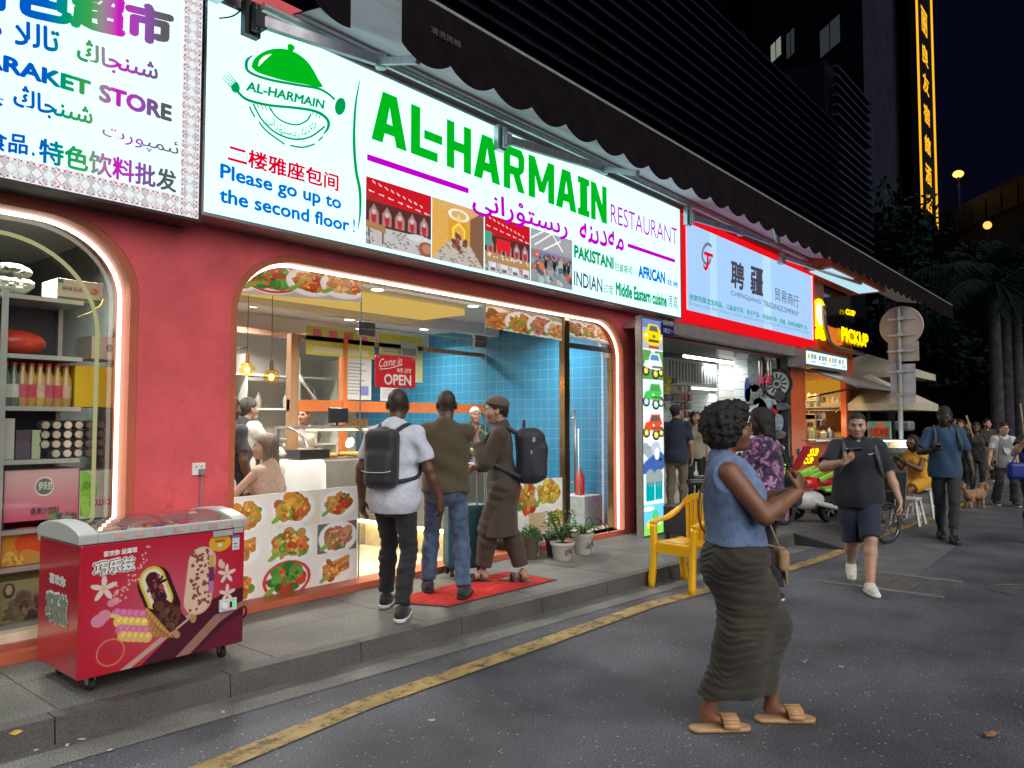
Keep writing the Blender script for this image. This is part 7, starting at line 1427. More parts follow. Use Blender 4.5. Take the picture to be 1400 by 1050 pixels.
for s_ in (-1,1):sp=[c+v3(s_*.09,.07,.2),J['neck']+v3(s_*.12,-.05,.005),J['neck']+v3(s_*.135,.05,-.025),J['chest']+v3(s_*.14,.135,.06),J['chest']+v3(s_*.17,.11,-.08),c+v3(s_*.14,.05,-.15)];m_=MB();m_.tube(smooth_pts([tuple(p) for p in sp],5),.018,8);m_.build('strap',cloth('slate_webbing',(.05,.07,.09)),r,local=True,smooth=True)
# ================================================================ STREET THINGS
# ---- ice cream freezer
fa,fb=at(105,934,PH+.08),at(333,879,PH+.08);fz0,fx0,fx1,fy0,fy1,fh=PH+.085,fa.x,fb.x,fa.y,fa.y+.60,.79
fr=thing('ice_cream_freezer','crimson chest freezer on castors with ice cream pictures and a sliding glass lid','freezer',((fx0+fx1)/2,(fy0+fy1)/2,PH));FRED=pm('freezer_red',(.42,.006,.022),.25,ns=2,na=.05,coat=.6)
m_=MB();m_.box(fx0,fy0,fz0,fx1,fy1,fz0+fh-.07);m_.build('cabinet',FRED,fr,bevel=.012)
LID=pm('freezer_grey_plastic',(.40,.42,.42),.35,ns=3,na=.06);zl=fz0+fh-.069
m_=MB();prof=[(0,0),(.0,.052),(.05,.075),(.17,.10),(.30,.108),(.43,.10),(.55,.075),(.60,.052),(.60,0)]
o_=[(fx0-.012,fy0-.008+p*1.025,zl+q) for p,q in prof];m_.prism(o_,(.10,0,0));m_.prism([(p[0]+fx1-fx0-.075,p[1],p[2]) for p in o_],(.10,0,0));m_.box(fx0+.088,fy0-.008,zl,fx1-.088,fy0+.03,zl+.055);m_.box(fx0+.088,fy1-.02,zl,fx1-.088,fy1+.007,zl+.055);m_.build('lid_frame',LID,fr,bevel=.006)
m_=MB();n=10
for a0,a1,dz in ((fx0+.09,(fx0+fx1)/2+.02,.0),((fx0+fx1)/2-.02,fx1-.09,.012)):
    for i in range(n):
        y0,y1=fy0+.03+(fy1-fy0-.05)*i/n,fy0+.03+(fy1-fy0-.05)*(i+1)/n;zz=lambda y:zl+.055+.05*math.sin(PI*min(max((y-fy0)/.6,0),1))-dz*.5
        m_.quad((a0,y0,zz(y0)),(a1,y0,zz(y0)),(a1,y1,zz(y1)),(a0,y1,zz(y1)))
m_.build('lid_glass',glass('freezer_glass',(.75,.80,.80),2.2),fr,smooth=True)
m_=MB();m_.box(fx0+.09,fy0+.03,zl+.002,fx1-.09,fy1-.03,zl+.006);m_.build('inner_tray',pm('frosted_inside',(.55,.57,.58),.5,ns=9,na=.35),fr)
rr6=random.Random(4)
for i in range(26):
    m_=MB();m_.obox((fx0+.14+rr6.random()*(fx1-fx0-.28),fy0+.07+rr6.random()*.46,zl+.014+.004*(i % 5)),(.11,.045,.02),rz=rr6.random()*3);tag(m_.build('wrapped_ice_cream',pm('ice_wrap_%d' % (i % 6),((.5,.35,.25),(.5,.06,.08),(.10,.12,.4),(.55,.5,.4),(.2,.08,.05),(.5,.3,.05))[i % 6],.3)),'wrapped ice cream bar lying under the freezer lid','ice cream','wrapped ice creams in the freezer')
m_=MB()
for i in range(8):x=fx0+.17+i*.11;tg=MB();tg.box(x,fy0-.012,zl+.018,x+.055,fy0-.0085,zl+.045);tg.build('price_label',pm('price_label_pink',(.5,.33,.30),.6),fr)
for x in (fx0+.10,fx1-.10):
    for y in (fy0+.08,fy1-.08):
        m_=MB();m_.lathe((x,y,PH+.032),[(0,-.014),(.032,-.014),(.032,.014),(0,.014)],16,axis='x');w_=m_.build('castor',RUB,fr,smooth='auto');m_=MB();m_.box(x-.02,y-.012,PH+.03,x-.016,y+.03,fz0);m_.box(x+.016,y-.012,PH+.03,x+.02,y+.03,fz0);m_.box(x-.03,y-.02,fz0-.008,x+.03,y+.035,fz0-.001);m_.build('fork',ALU,w_)
fw,fhh=fx1-fx0-.012,fh-.085
c=Canvas(340,int(340*fhh/fw),(.42,.006,.024))
d_=np.exp(-(((c.x-.52)*c.asp/.45)**2+((c.y-.45)/.38)**2))[...,None];c.a=c.a*(1-d_*.6)+np.array((.52,.13,.20),np.float32)*d_*.6
c.poly([(.34,0),(.62,.30),(.78,.42),(.90,.47),(1,.48),(1,0)],(.06,.008,.02));c.poly([(.28,0),(.60,.26),(.72,.36),(.70,.40),(.55,.27),(.22,0)],(.45,.30,.24));c.poly([(.55,0),(.80,.28),(1,.36),(1,.32),(.84,.22),(.64,0)],(.30,.14,.12));c.poly([(.68,.0),(.9,.2),(1,.25),(1,.0)],(.12,.01,.03))
c.line(.50,.30,.56,.18,.05,(.42,.20,.10));A_=math.radians(112)
def capsule(cx,cy,rx,ry,ang,col):
    dx,dy=(c.x-cx)*c.asp,c.y-cy;co,si=math.cos(ang),math.sin(ang);u=dx*co+dy*si;v=dy*co-dx*si;return c.mask((np.maximum(np.abs(u)-ry+rx,0)**2+v**2) < rx*rx,col)
capsule(.445,.53,.135,.255,A_,(.035,.008,.012));capsule(.425,.585,.105,.20,A_,(.62,.46,.04));capsule(.425,.585,.085,.18,A_,(.66,.62,.50));capsule(.425,.595,.055,.145,A_,(.05,.01,.015));c.poly([(.36,.46),(.43,.42),(.48,.5),(.55,.42),(.62,.3),(.5,.2),(.40,.32)],(.05,.012,.014));c.blobs(.47,.34,.09,.12,[(.09,.03,.02),(.04,.01,.01),(.14,.06,.03)],60,.035);c.blobs(.425,.60,.05,.1,[(.25,.05,.05),(.02,.01,.01)],20,.02)
c.line(.665,.40,.66,.28,.05,(.42,.20,.10));capsule(.70,.60,.125,.285,math.radians(84),(.56,.38,.28));capsule(.695,.60,.112,.27,math.radians(84),(.62,.45,.34))
for i in range(70):a_,b_=c.rs.rand()*2-1,c.rs.rand()*2-1;c.ell(.70+a_*.062,.60+b_*.25,.008+.006*c.rs.rand(),.012,(.22,.05,.05),c.rs.rand()*3)
c.rect(.755,.58,.79,.80,(.50,.32,.10));c.rect(.755,.52,.795,.70,(.12,.03,.10));c.rect(.758,.48,.79,.58,(.40,.15,.35))
c.poly([(.30,.24),(.37,.46),(.54,.17)],(.42,.20,.06)); 
for i in range(9):c.line(.31+.025*i,.25-.008*i,.37+.018*i,.44-.03*i,.008,(.62,.38,.14))
for i in range(8):c.line(.305+.008*i,.255+.024*i,.53-.012*i,.172+.02*i*.7,.007,(.28,.11,.03))
for k_,(yy,col) in enumerate(((.45,(.55,.14,.30)),(.385,(.66,.50,.10)),(.32,(.55,.14,.28)),(.265,(.62,.42,.12)))):
    for i in range(5):c.ell(.20+.035*i+.012*k_,yy-.012*i,.030,.042,col,.5);c.ell(.205+.035*i+.012*k_,yy+.012-.012*i,.014,.018,tuple(min(1,q*1.35) for q in col),.5)
c.line(.14,.46,.21,.42,.03,(.66,.52,.16))
t_=np.linspace(0,2*PI,40)
for i in range(39):c.line(.17+.075*math.cos(t_[i]),.16+.10*math.sin(t_[i]),.17+.075*math.cos(t_[i+1]),.16+.10*math.sin(t_[i+1]),.012,(.55,.20,.10),.7)
for (x,y,r_) in ((.10,.42,.05),(.13,.45,.045),(.17,.54,.03),(.19,.55,.03)):c.ell(x,y,r_/c.asp*1.1,r_,(.58,.22,.32))
def flower(x,y,r_):
    for i in range(5):a_=i*2*PI/5+.3;c.ell(x+r_*.6*math.cos(a_)/c.asp,y+r_*.6*math.sin(a_),r_*.55/c.asp,r_*.22,(.66,.52,.50),a_)
    c.ell(x,y,r_*.2/c.asp,r_*.2,(.6,.42,.15))
flower(.125,.66,.09);flower(.88,.62,.075);flower(.885,.45,.07);c.ell(.835,.72,.016,.035,(.60,.42,.38));c.ell(.85,.70,.016,.03,(.60,.42,.38))
for i in range(40):a_=c.rs.rand();c.ell(.18+.20*a_,.60+.32*a_**2+.04*c.rs.randn(),.006,.009,(.62,.35,.25))
c.ell(.83,.90,.075,.075,(.62,.34,.02));c.rect(.795,.905,.865,.925,(.35,.10,.02));c.rect(.815,.865,.845,.892,(.6,.6,.58));c.rect(.915,.82,.965,.95,(.58,.60,.64));c.rect(.915,.925,.965,.95,(.10,.15,.40));c.rect(.925,.84,.955,.85,(.15,.15,.2));c.rect(.925,.87,.95,.88,(.15,.15,.2))
picture('front_print',c,(fx0+.006,fy0-.0015,fz0+.006),(fw,0,0),(0,0,fhh),print_mat('freezer_print',0,.28),fr)
WI,WO=pm('logo_white',(.72,.70,.68),.4),pm('logo_dark_outline',(.03,.01,.015),.4);fq=lambda x,z:(fx0+.006+fw*x,fy0-.003,fz0+.006+fhh*z)
text('巧乐兹',fq(.055,.755),(fw*.245,0,.004),(0,0,fhh*.135),WI,fr,.14,depth=.000);text('巧乐兹',fq(.062,.765),(fw*.232,0,.004),(0,0,fhh*.115),WO,fr,.07,depth=.0035);text('巧乐兹',fq(.066,.77),(fw*.225,0,.004),(0,0,fhh*.105),WI,fr,.03,depth=.007)
text('喜欢你 没道理',fq(.115,.905),(fw*.19,0,.004),(0,0,fhh*.045),WI,fr,.05,depth=.001)
m_=MB();cx_,cz_=fq(.825,.34)[0],fq(.8,.30)[2];m_.box(cx_,fy0-.022,cz_,cx_+.115,fy0-.004,cz_+.075);cp=m_.build('control_panel',pm('panel_white',(.6,.6,.58),.4),fr,bevel=.005);m_=MB();m_.lathe((cx_+.03,fy0-.023,cz_+.037),[(.02,0),(.018,-.008),(0,-.008)],16,axis='y');m_.build('dial',WHITEP,cp);m_=MB();m_.box(cx_+.065,fy0-.0245,cz_+.02,cx_+.08,fy0-.0225,cz_+.055);m_.build('switch',RUB,cp);m_=MB();m_.box(cx_+.086,fy0-.0245,cz_+.03,cx_+.104,fy0-.0225,cz_+.05);m_.build('pilot_light',em('pilot_green',(.0,.8,.15),1.6),cp)
m_=MB();m_.box(fx1-.22,fy0-.013,zl-.04,fx1-.09,fy0-.0085,zl-.005);m_.box(fx1-.085,fy0-.013,zl-.03,fx1-.02,fy0-.0085,zl+.0);m_.build('sticker',pm('sticker_grey',(.35,.36,.38),.4),fr)
side=[(fx0-.0035,fy0+.46,fz0+.30),(0,-.34,0)];text('巧乐兹',(fx0-.002,fy0+.47,fz0+.25),(0,-.33,0),(0,0,.19),WI,fr,.14,depth=.0);text('巧乐兹',(fx0-.002,fy0+.46,fz0+.262),(0,-.31,0),(0,0,.165),pm('logo_green_grey',(.18,.24,.18)),fr,.06,depth=.0035);text('喜欢你',(fx0-.002,fy0+.42,fz0+.47),(0,-.24,0),(0,0,.06),WI,fr,.06,depth=.001)
m_=MB();m_.tube(smooth_pts([(fx1-.005,fy0+.1,fz0+.2),(fx1+.07,fy0+.1,fz0+.19),(fx1+.09,fy0+.14,fz0+.12),(fx1+.02,fy0+.2,fz0+.06)],5),.006,6);m_.build('power_lead',RUB,fr,smooth=True)
so=on(271,641,YW);sk=thing('wall_socket','white wall socket with a grey plug on the crimson pillar','socket',tuple(so));m_=MB();m_.box(so.x-.05,YW-.012,so.z-.045,so.x+.05,YW-.001,so.z+.045);m_.build('plate',WHITEP,sk,bevel=.003);m_=MB();m_.box(so.x-.005,YW-.045,so.z-.04,so.x+.03,YW-.0125,so.z+.0);m_.tube([(so.x+.012,YW-.03,so.z-.04),(so.x+.012,YW-.02,so.z-.35),(so.x+.01,YW-.02,so.z-.8)],.005,6);m_.build('plug',pm('grey_plug',(.25,.25,.25),.5),sk)
for dx in (-.02,.02):m_=MB();m_.box(so.x+dx-.004,YW-.0135,so.z+.01,so.x+dx+.004,YW-.0122,so.z+.022);m_.build('hole',RUB,sk)
# ---- red door mat
mp_=[at(*p,PH+.012) for p in ((556,815),(622,825),(772,795),(650,781))]
mt=thing('door_mat','red ribbed door mat with a dark rim before the sliding door','door mat',(4.9,4.6,PH));m_=MB();A_,B_,C_=Vector((4.12,4.86,0)),Vector((4.36,4.32,0)),Vector((5.75,4.28,0));D_=Vector((5.75,4.90,0));cc=(A_+B_+C_+D_)/4
m_.prism([(q.x,q.y,PH) for q in (A_,B_,C_,D_)],(0,0,.007));m_.build('rim',pm('mat_dark_rim',(.05,.02,.02),.8),mt);m_=MB()
inn=[cc+(q-cc)*.95 for q in (A_,B_,C_,D_)];m_.prism([(q.x,q.y,PH+.0072) for q in inn],(0,0,.004));MATR=pm('mat_red',(.50,.022,.018),.85,ns=30,na=.25);m_.build('pile',MATR,mt);m_=MB()
for i in range(34):
    t=(i+.5)/34;a=inn[0]+(inn[3]-inn[0])*t;b=inn[1]+(inn[2]-inn[1])*t;m_.beam((a.x,a.y,PH+.0125),(b.x,b.y,PH+.0125),.016,.004)
m_.build('ribs',MATR,mt)
# ---- potted plants
POTW=pm('glazed_white_pot',(.50,.48,.43),.25,ns=6,na=.15,coat=.3);LEAFM=[pm('leaf_%d' % i,c_,.55,ns=20,na=.3) for i,c_ in enumerate(((.05,.14,.03),(.03,.09,.03),(.09,.18,.05)))];SOIL=pm('soil',(.03,.022,.015),.95)
def pot(x,y,r,h,label,kind,painted=True,col=None,pname='potted_plant'):
    t=thing(pname,label,'potted plant',(x,y,PH));m_=MB();m_.lathe((x,y,PH),[(r*.72,0),(r*.80,h*.12),(r*.95,h*.78),(r*1.06,h*.86),(r*1.06,h),(r*.94,h),(r*.9,h*.9),(0,h*.9)],24);p_=m_.build('pot',col or POTW,t,smooth='auto')
    m_=MB();m_.lathe((x,y,PH+h*.905),[(r*.92,0),(r*.5,.01),(0,.015)],16);m_.build('soil',SOIL,t)
    if painted:
        m_=MB();r3=random.Random(x)
        for i in range(16):
            a_=-PI/2-.5+.9*r3.random()-.2;z=PH+h*(.35+.33*r3.random());q=r*.93+.006;m_.ball((x+q*math.cos(a_),y+q*math.sin(a_),z),.012,6,sq=(1,.5,.7))
        m_.build('painted_flowers',pm('pot_flower_ink',(.12,.05,.06),.4),p_)
    L_=MB();r3=random.Random(x*7+y); 
    def leaf(p,d,ln,w,mi):
        d=Vector(d).normalized();sd=d.cross(Vector((0,0,1)));sd=sd.normalized() if sd.length > .01 else Vector((1,0,0));p=Vector(p);dr=Vector((0,0,-ln*.25));L_.add([p,p+d*ln*.5+sd*w,p+d*ln+dr,p+d*ln*.5-sd*w],[(0,1,2,3)],mi)
    if kind == 'succulent':
        for br in range(7):
            a_=br*.9;pts=[(x,y,PH+h*.9),(x+.05*math.cos(a_),y+.05*math.sin(a_),PH+h+.10),(x+(.08+.08*r3.random())*math.cos(a_),y+.14*math.sin(a_),PH+h+.16+.14*r3.random())];L_.tube(smooth_pts(pts,3),.010,6,1)
            for k_ in range(22):u=Vector((math.cos(k_*2.4),math.sin(k_*2.4),.25+.7*r3.random()));q=Vector(pts[2])+Vector((r3.uniform(-.05,.05),r3.uniform(-.05,.05),r3.uniform(-.10,.03)));leaf(q,u,.06+.03*r3.random(),.013,r3.randrange(3))
    elif kind == 'bush':
        for k_ in range(420):a_,e=r3.random()*6.28,r3.random();rr_=r*1.25*math.sqrt(r3.random());q=(x+rr_*math.cos(a_),y+rr_*math.sin(a_),PH+h*.9+(1-(rr_/(r*1.3))**2)*.14*r3.random()+.01);leaf(q,(r3.uniform(-1,1),r3.uniform(-1,1),1.2),.045,.006,r3.randrange(3))
    else:
        for k_ in range(34):
            a_=r3.random()*6.28;ln=.12+.14*r3.random();pts=[Vector((x,y,PH+h*.92))+Vector((math.cos(a_)*ln*t,math.sin(a_)*ln*t,.5*ln*math.sin(t*2.4))) for t in (0,.35,.7,1)];L_.tube(pts,[.008,.007,.005,.002],4,2)
        for a_ in (.2,-.4):pts=[Vector((x,y,PH+h))+Vector((math.cos(a_)*.36*t,math.sin(a_)*.36*t,.18*math.sin(t*3)-.05*t)) for t in (0,.3,.6,1)];L_.tube(smooth_pts([tuple(p) for p in pts],3),.006,5,1)
    L_.build('foliage',LEAFM,t)
p1,p2,p3_=at(728,760,PH),at(769,765,PH),at(797,757,PH)
pot(p2.x,p2.y,.125,.19,'leafy succulent in a white pot painted with red flowers, foremost of the pots','succulent');pot(p1.x,p1.y,.11,.17,'low bushy plant in a small white footed pot nearest the man in the tunic','bush');pot(p3_.x,p3_.y,.12,.23,'spidery plant in a tall white pot by the side door step','spider')
pot(p1.x-.10,p1.y+.30,.14,.16,'round green bush in a dark pot behind the small white pot','bush',False,pm('dark_pot',(.03,.04,.03),.5));pot(p2.x-.18,p2.y+.30,.10,.24,'small plant in a brown pot half hidden behind the succulent','bush',False,pm('brown_pot',(.10,.07,.05),.5));pot(p2.x+.16,p2.y+.22,.11,.20,'dark grey pot between the succulent and the tall white pot','bush',False,pm('grey_pot',(.08,.08,.075),.6))
# ---- yellow plastic chair
YEL=pm('yellow_plastic',(.84,.45,.006),.32,ns=3,na=.06)
cx0,cy0=6.80,3.50;ch=thing('plastic_chair','yellow plastic armchair with a slatted back standing at the kerb','chair',(cx0,cy0,0),rz=math.radians(-98));r_=lambda *a:tuple(a)
# local frame: x right, y back; seat 0.43 high
F=Field((-.26,-.25,.36),(.26,.27,.47),.010);F.rbox((0,0,.425),(.22,.215,.016),.014);F.ell((0,-.02,.47),(.17,.16,.045),.01,mode='sub');field_obj('seat',F,YEL,ch)
for sx_ in (-1,1):
    m_=MB();m_.tube(smooth_pts([(sx_*.235,-.245,.0),(sx_*.222,-.215,.30),(sx_*.225,-.21,.45),(sx_*.235,-.20,.60)],4),.036,8);m_.build('front_leg',YEL,ch,local=True,smooth=True)
    m_=MB();m_.tube(smooth_pts([(sx_*.21,.27,.0),(sx_*.20,.22,.28),(sx_*.20,.20,.44)],4),.038,8);m_.build('rear_leg',YEL,ch,local=True,smooth=True)
    m_=MB();P_=smooth_pts([(sx_*.235,-.215,.615),(sx_*.245,-.12,.635),(sx_*.245,.04,.655),(sx_*.225,.18,.72),(sx_*.175,.235,.79)],5)
    for a,b in zip(P_[:-1],P_[1:]):m_.beam(a,b,.075,.028)
    m_.build('armrest',YEL,ch,local=True,bevel=.006)
m_=MB();P_=[(.19*math.cos(t),.235+.012*math.sin(t),.74+.12*math.sin(t)) for t in np.linspace(.15,PI-.15,15)]
for a,b in zip(P_[:-1],P_[1:]):m_.beam(a,b,.034,.065)
m_.build('back_rim',YEL,ch,local=True,bevel=.005)
for i in range(7):
    x=-.15+.05*i;m_=MB();m_.beam((x*.8,.205,.43),(x,.243,.85-.9*x*x*1.6),.034,.014);m_.build('back_slat',YEL,ch,local=True)
m_=MB();m_.box(-.20,-.23,.34,.20,-.20,.415);m_.build('front_apron',YEL,ch,local=True);m_=MB();m_.box(-.19,.2,.37,.19,.22,.415);m_.build('rear_apron',YEL,ch,local=True)
bx0=at(897,727,PH);bk=thing('black_crate','low black storage box on short legs beside the toy light box','box',(9.0,4.7,PH));m_=MB();m_.box(8.62,4.42,PH+.08,9.25,4.75,PH+.42);m_.build('body',pm('black_box',(.02,.02,.022),.45),bk,bevel=.01)
for x in (8.65,9.2):
    for y in (4.45,4.71):m_=MB();m_.box(x-.02,y-.02,PH,x+.02,y+.02,PH+.079);m_.build('foot',RUB,bk)
# ---- mobility scooters / e-bikes in front of the trading shop
FRM=pm('black_frame',(.014,.014,.016),.35,.3);SEATB=pm('black_vinyl',(.018,.018,.02),.45);CHR=pm('chrome_bits',(.6,.6,.6),.2,.95)
def wheel(root,x,y,r,w=.045,parent=None,name='wheel'):
    m_=MB();m_.lathe((x,y,r),[(r*.62,-w/2),(r*.94,-w/2),(r,-w*.25),(r,w*.25),(r*.94,w/2),(r*.62,w/2),(r*.62,-w/2)],24,axis='y');t=m_.build(name,RUB,root,local=True,smooth='auto');m_=MB()
    for k_ in range(5):a_=k_*2*PI/5;m_.beam((x,y,r),(x+r*.62*math.cos(a_),y,r+r*.62*math.sin(a_)),.02,.03)
    m_.lathe((x,y,r),[(.03,-w*.6),(.03,w*.6),(0,w*.6)],10,axis='y');m_.build('rim',CHR,t,local=True);return t
def scooter(x,y,rz,label,group=None,z=PH):
    t=thing('electric_scooter',label,'electric scooter',(x,y,z),group,rz);wheel(t,.48,0,.15);wheel(t,-.42,0,.15)
    m_=MB();m_.tube([(.48,0,.15),(.40,0,.45),(.34,0,.95)],.022,8);m_.tube([(.40,0,.30),(.1,0,.17),(-.25,0,.17),(-.42,0,.15)],.025,8);m_.tube([(-.2,0,.17),(-.22,0,.62)],.02,8);m_.build('frame',FRM,t,local=True,smooth=True)
    m_=MB();m_.obox((-.24,0,.66),(.30,.22,.07));m_.build('saddle',SEATB,t,local=True,bevel=.03);m_=MB();m_.obox((-.36,0,.86),(.05,.22,.18),ry=-.15);m_.tube([(-.32,0,.66),(-.36,0,.80)],.012,6);m_.build('backrest',SEATB,t,local=True,bevel=.015);m_=MB();m_.tube([(.33,-.27,.98),(.34,0,.95),(.33,.27,.98)],.014,8);m_.build('handlebar',FRM,t,local=True,smooth=True)
    for s_ in (-1,1):m_=MB();m_.tube([(.325,s_*.17,.972),(.33,s_*.28,.985)],.02,8);m_.build('grip',RUB,t,local=True)
    m_=MB();m_.obox((.40,0,.80),(.07,.09,.08));m_.build('headlamp',pm('lamp_glass',(.5,.5,.5),.1),t,local=True,bevel=.02);m_=MB();m_.obox((-.05,0,.20),(.42,.22,.05));m_.build('deck',FRM,t,local=True,bevel=.01);m_=MB();m_.obox((-.5,0,.52),(.26,.24,.20));m_.build('basket',SEATB,t,local=True,bevel=.02);return t
for (x,y,a,lab) in ((9.35,4.88,2.3,'black electric scooter nearest the toy light box'),(10.15,5.22,2.1,'black electric scooter behind the yellow chair'),(11.6,4.6,1.7,'black electric scooter hidden behind the curly haired woman'),(11.0,4.75,.6,'black electric scooter beside the woman in the floral shirt')):scooter(x,y,a,lab)
# stacked pedal bits between the scooters
tb2=thing('toy_motorbike','toy racing motorbike in red, white and green parked before the coffee kiosk','toy motorbike',(11.25,3.86,PH),rz=math.radians(150));wheel(tb2,.42,0,.19,.09);wheel(tb2,-.40,0,.19,.11);K_={'red':pm('toy_red',(.55,.015,.02),.25,coat=.5),'white':pm('toy_white',(.62,.62,.60),.3,coat=.4),'green':pm('toy_green',(.22,.50,.03),.3,coat=.4)}
F=Field((-.6,-.25,.2),(.7,.25,.9),.012);F.ell((.30,0,.50),(.24,.13,.16),.04);F.ell((.48,0,.42),(.12,.10,.11),.04);field_obj('front_fairing',F,K_['white'],tb2);F=Field((-.6,-.25,.2),(.7,.25,.9),.012);F.ell((.02,0,.58),(.22,.13,.11),.04);F.ell((-.30,0,.60),(.22,.10,.07),.04);field_obj('tank',F,K_['red'],tb2);F=Field((-.6,-.25,.1),(.7,.25,.9),.012);F.ell((.0,0,.34),(.30,.12,.14),.04);F.cap((-.1,.12,.3),(-.45,.14,.22),.04);field_obj('belly',F,pm('toy_silver',(.45,.45,.45),.35),tb2)
for s_ in (-1,1):F=Field((-.6,-.3,.3),(.7,.3,1.0),.012);F.rbox((.20,s_*.13,.72),(.20,.02,.05),.018,rot=R3(0,0,12));F.rbox((-.28,s_*.11,.68),(.16,.02,.04),.018,rot=R3(0,0,18));field_obj('side_panel',F,K_['green'],tb2)
m_=MB();m_.tube([(.36,-.22,.86),(.34,0,.82),(.36,.22,.86)],.014,8);m_.tube([(.42,0,.19),(.34,0,.82)],.02,8);m_.build('handlebar',FRM,tb2,local=True,smooth=True);m_=MB();m_.ball((.38,.30,1.05),.06,14,sq=(.4,1,1));m_.tube([(.36,.2,.86),(.38,.28,1.0)],.008,6);m_.build('mirror',CHR,tb2,local=True,smooth=True)
m_=MB();m_.lathe((.30,-.145,.50),[(.06,0),(.06,-.01),(0,-.01)],14,axis='y');m_.build('number_disc',pm('toy_blue',(.03,.08,.4),.3),tb2,local=True)
tb4=copy_tree(tb2);tb4.location=(12.35,4.42,PH);tb4.rotation_euler.z=math.radians(140);tb4['label']='second toy motorbike standing farther back, next to the kiosk wall'
tb3=thing('toy_quad','dark toy quad bike with green mudguards parked behind the toy motorbike','toy quad',(13.1,4.0,PH),rz=math.radians(215))
for x in (-.35,.38):
    for y in (-.28,.28):wheel(tb3,x,y,.17,.14)
F=Field((-.7,-.4,.15),(.7,.4,.9),.014);F.rbox((0,0,.36),(.45,.15,.10),.05);F.rbox((-.15,0,.52),(.25,.12,.07),.05);field_obj('body',F,SEATB,tb3);F=Field((-.7,-.5,.15),(.8,.5,.9),.014);[F.rbox((x,y,.42),(.20,.12,.03),.025,rot=R3(0,0,10*np.sign(x))) for x in (-.35,.4) for y in (-.27,.27)];field_obj('mudguards',F,K_['green'],tb3);m_=MB();m_.tube([(.3,-.28,.74),(.28,0,.70),(.3,.28,.74)],.014,8);m_.tube([(.36,0,.4),(.28,0,.7)],.02,8);m_.build('handlebar',FRM,tb3,local=True,smooth=True)
# ---- metal ramp
ra=thing('loading_ramp','grey ribbed metal ramp leading down from the shop pavement to the road','ramp',(10.3,3.2,0));ra_p=[at(1150,757,.01),at(1083,742,.12)];m_=MB();x0,x1=10.0,12.0;ya,yb_=3.62,2.98
m_.prism([(x0,ya,0),(x0,ya,.15),(x0,yb_,.012),(x0,yb_,0)],(x1-x0,0,0));m_.build('wedge',pm('dark_ramp',(.05,.05,.055),.5,.5),ra);m_=MB()
for i in range(16):t=(i+.5)/16;y=ya+(yb_-ya)*t;z=.15+(.012-.15)*t;m_.box(x0+.03,y-.011,z,x1-.03,y+.011,z+.012)
m_.build('ribs',pm('ramp_rib',(.22,.22,.22),.45,.7),ra)
# ---- small litter
def litter(name,label,u,v,col,sz,z=.0,cat='litter',n=7):
    p=at(u,v,z);r3=random.Random(u);m_=MB();pts=[(p.x+sz*math.cos(6.28*i/n)*(.6+.6*r3.random()),p.y+sz*.7*math.sin(6.28*i/n)*(.6+.6*r3.random()),z+.010+.012*r3.random()) for i in range(n)];m_.add(pts+[(p.x,p.y,z+.028)],[(i,(i+1) % n,n) for i in range(n)]);o=m_.build(name,pm('litter_%d' % u,col,.7,ns=20,na=.3));sm=o.modifiers.new('thick','SOLIDIFY');sm.thickness=.002;tag(o,label,cat)
litter('dry_leaf','curled brown dry leaf on the road at the lower right',1355,1007,(.30,.14,.06),.05,.006,'leaf');litter('dry_leaf','yellow leaf lying on the kerb edge at the lower left',21,1006,(.50,.25,.03),.035,PH+.003,'leaf')
for i,(u,v) in enumerate(((49,1026),(92,1019),(112,1011),(150,1026),(260,1013),(305,974),(258,982),(590,985),(1100,905),(1150,912),(1260,950),(1210,860),(880,980))):litter('paper_scrap','tiny pale scrap of paper on the road',u,v,(.55,.53,.5),.012+.004*(i % 3),.006,'litter') if False else None
sc_=[(49,1026),(92,1019),(112,1011),(150,1026),(305,974),(590,985),(1100,905),(1150,912)]
for i,(u,v) in enumerate(sc_):p=at(u,v,.006);m_=MB();m_.obox((p.x,p.y,.009),(.022+.006*(i % 3),.014,.004),rz=i*1.1);tag(m_.build('paper_scrap',pm('paper_scrap',(.5,.48,.45),.8)),'tiny pale scrap of paper lying on the road','litter','paper scraps on the road')
bp=at(1257,718,.004);bo2=thing('water_bottle','empty clear water bottle with a green label standing on the yellow line','bottle',(bp.x,bp.y,.009));m_=MB();m_.lathe((bp.x,bp.y,.012),[(.03,0),(.034,.02),(.034,.17),(.013,.23),(.013,.25),(0,.25)],14);m_.build('body',pm('clear_bottle',(.35,.40,.38),.1,spec=.8),bo2,smooth='auto');m_=MB();m_.lathe((bp.x,bp.y,.06),[(.0345,0),(.0345,.05)],14);m_.build('label',pm('green_label',(.05,.25,.10)),bo2);m_=MB();m_.cyl((bp.x,bp.y,.262),(bp.x,bp.y,.28),.016);m_.build('cap',WHITEP,bo2)
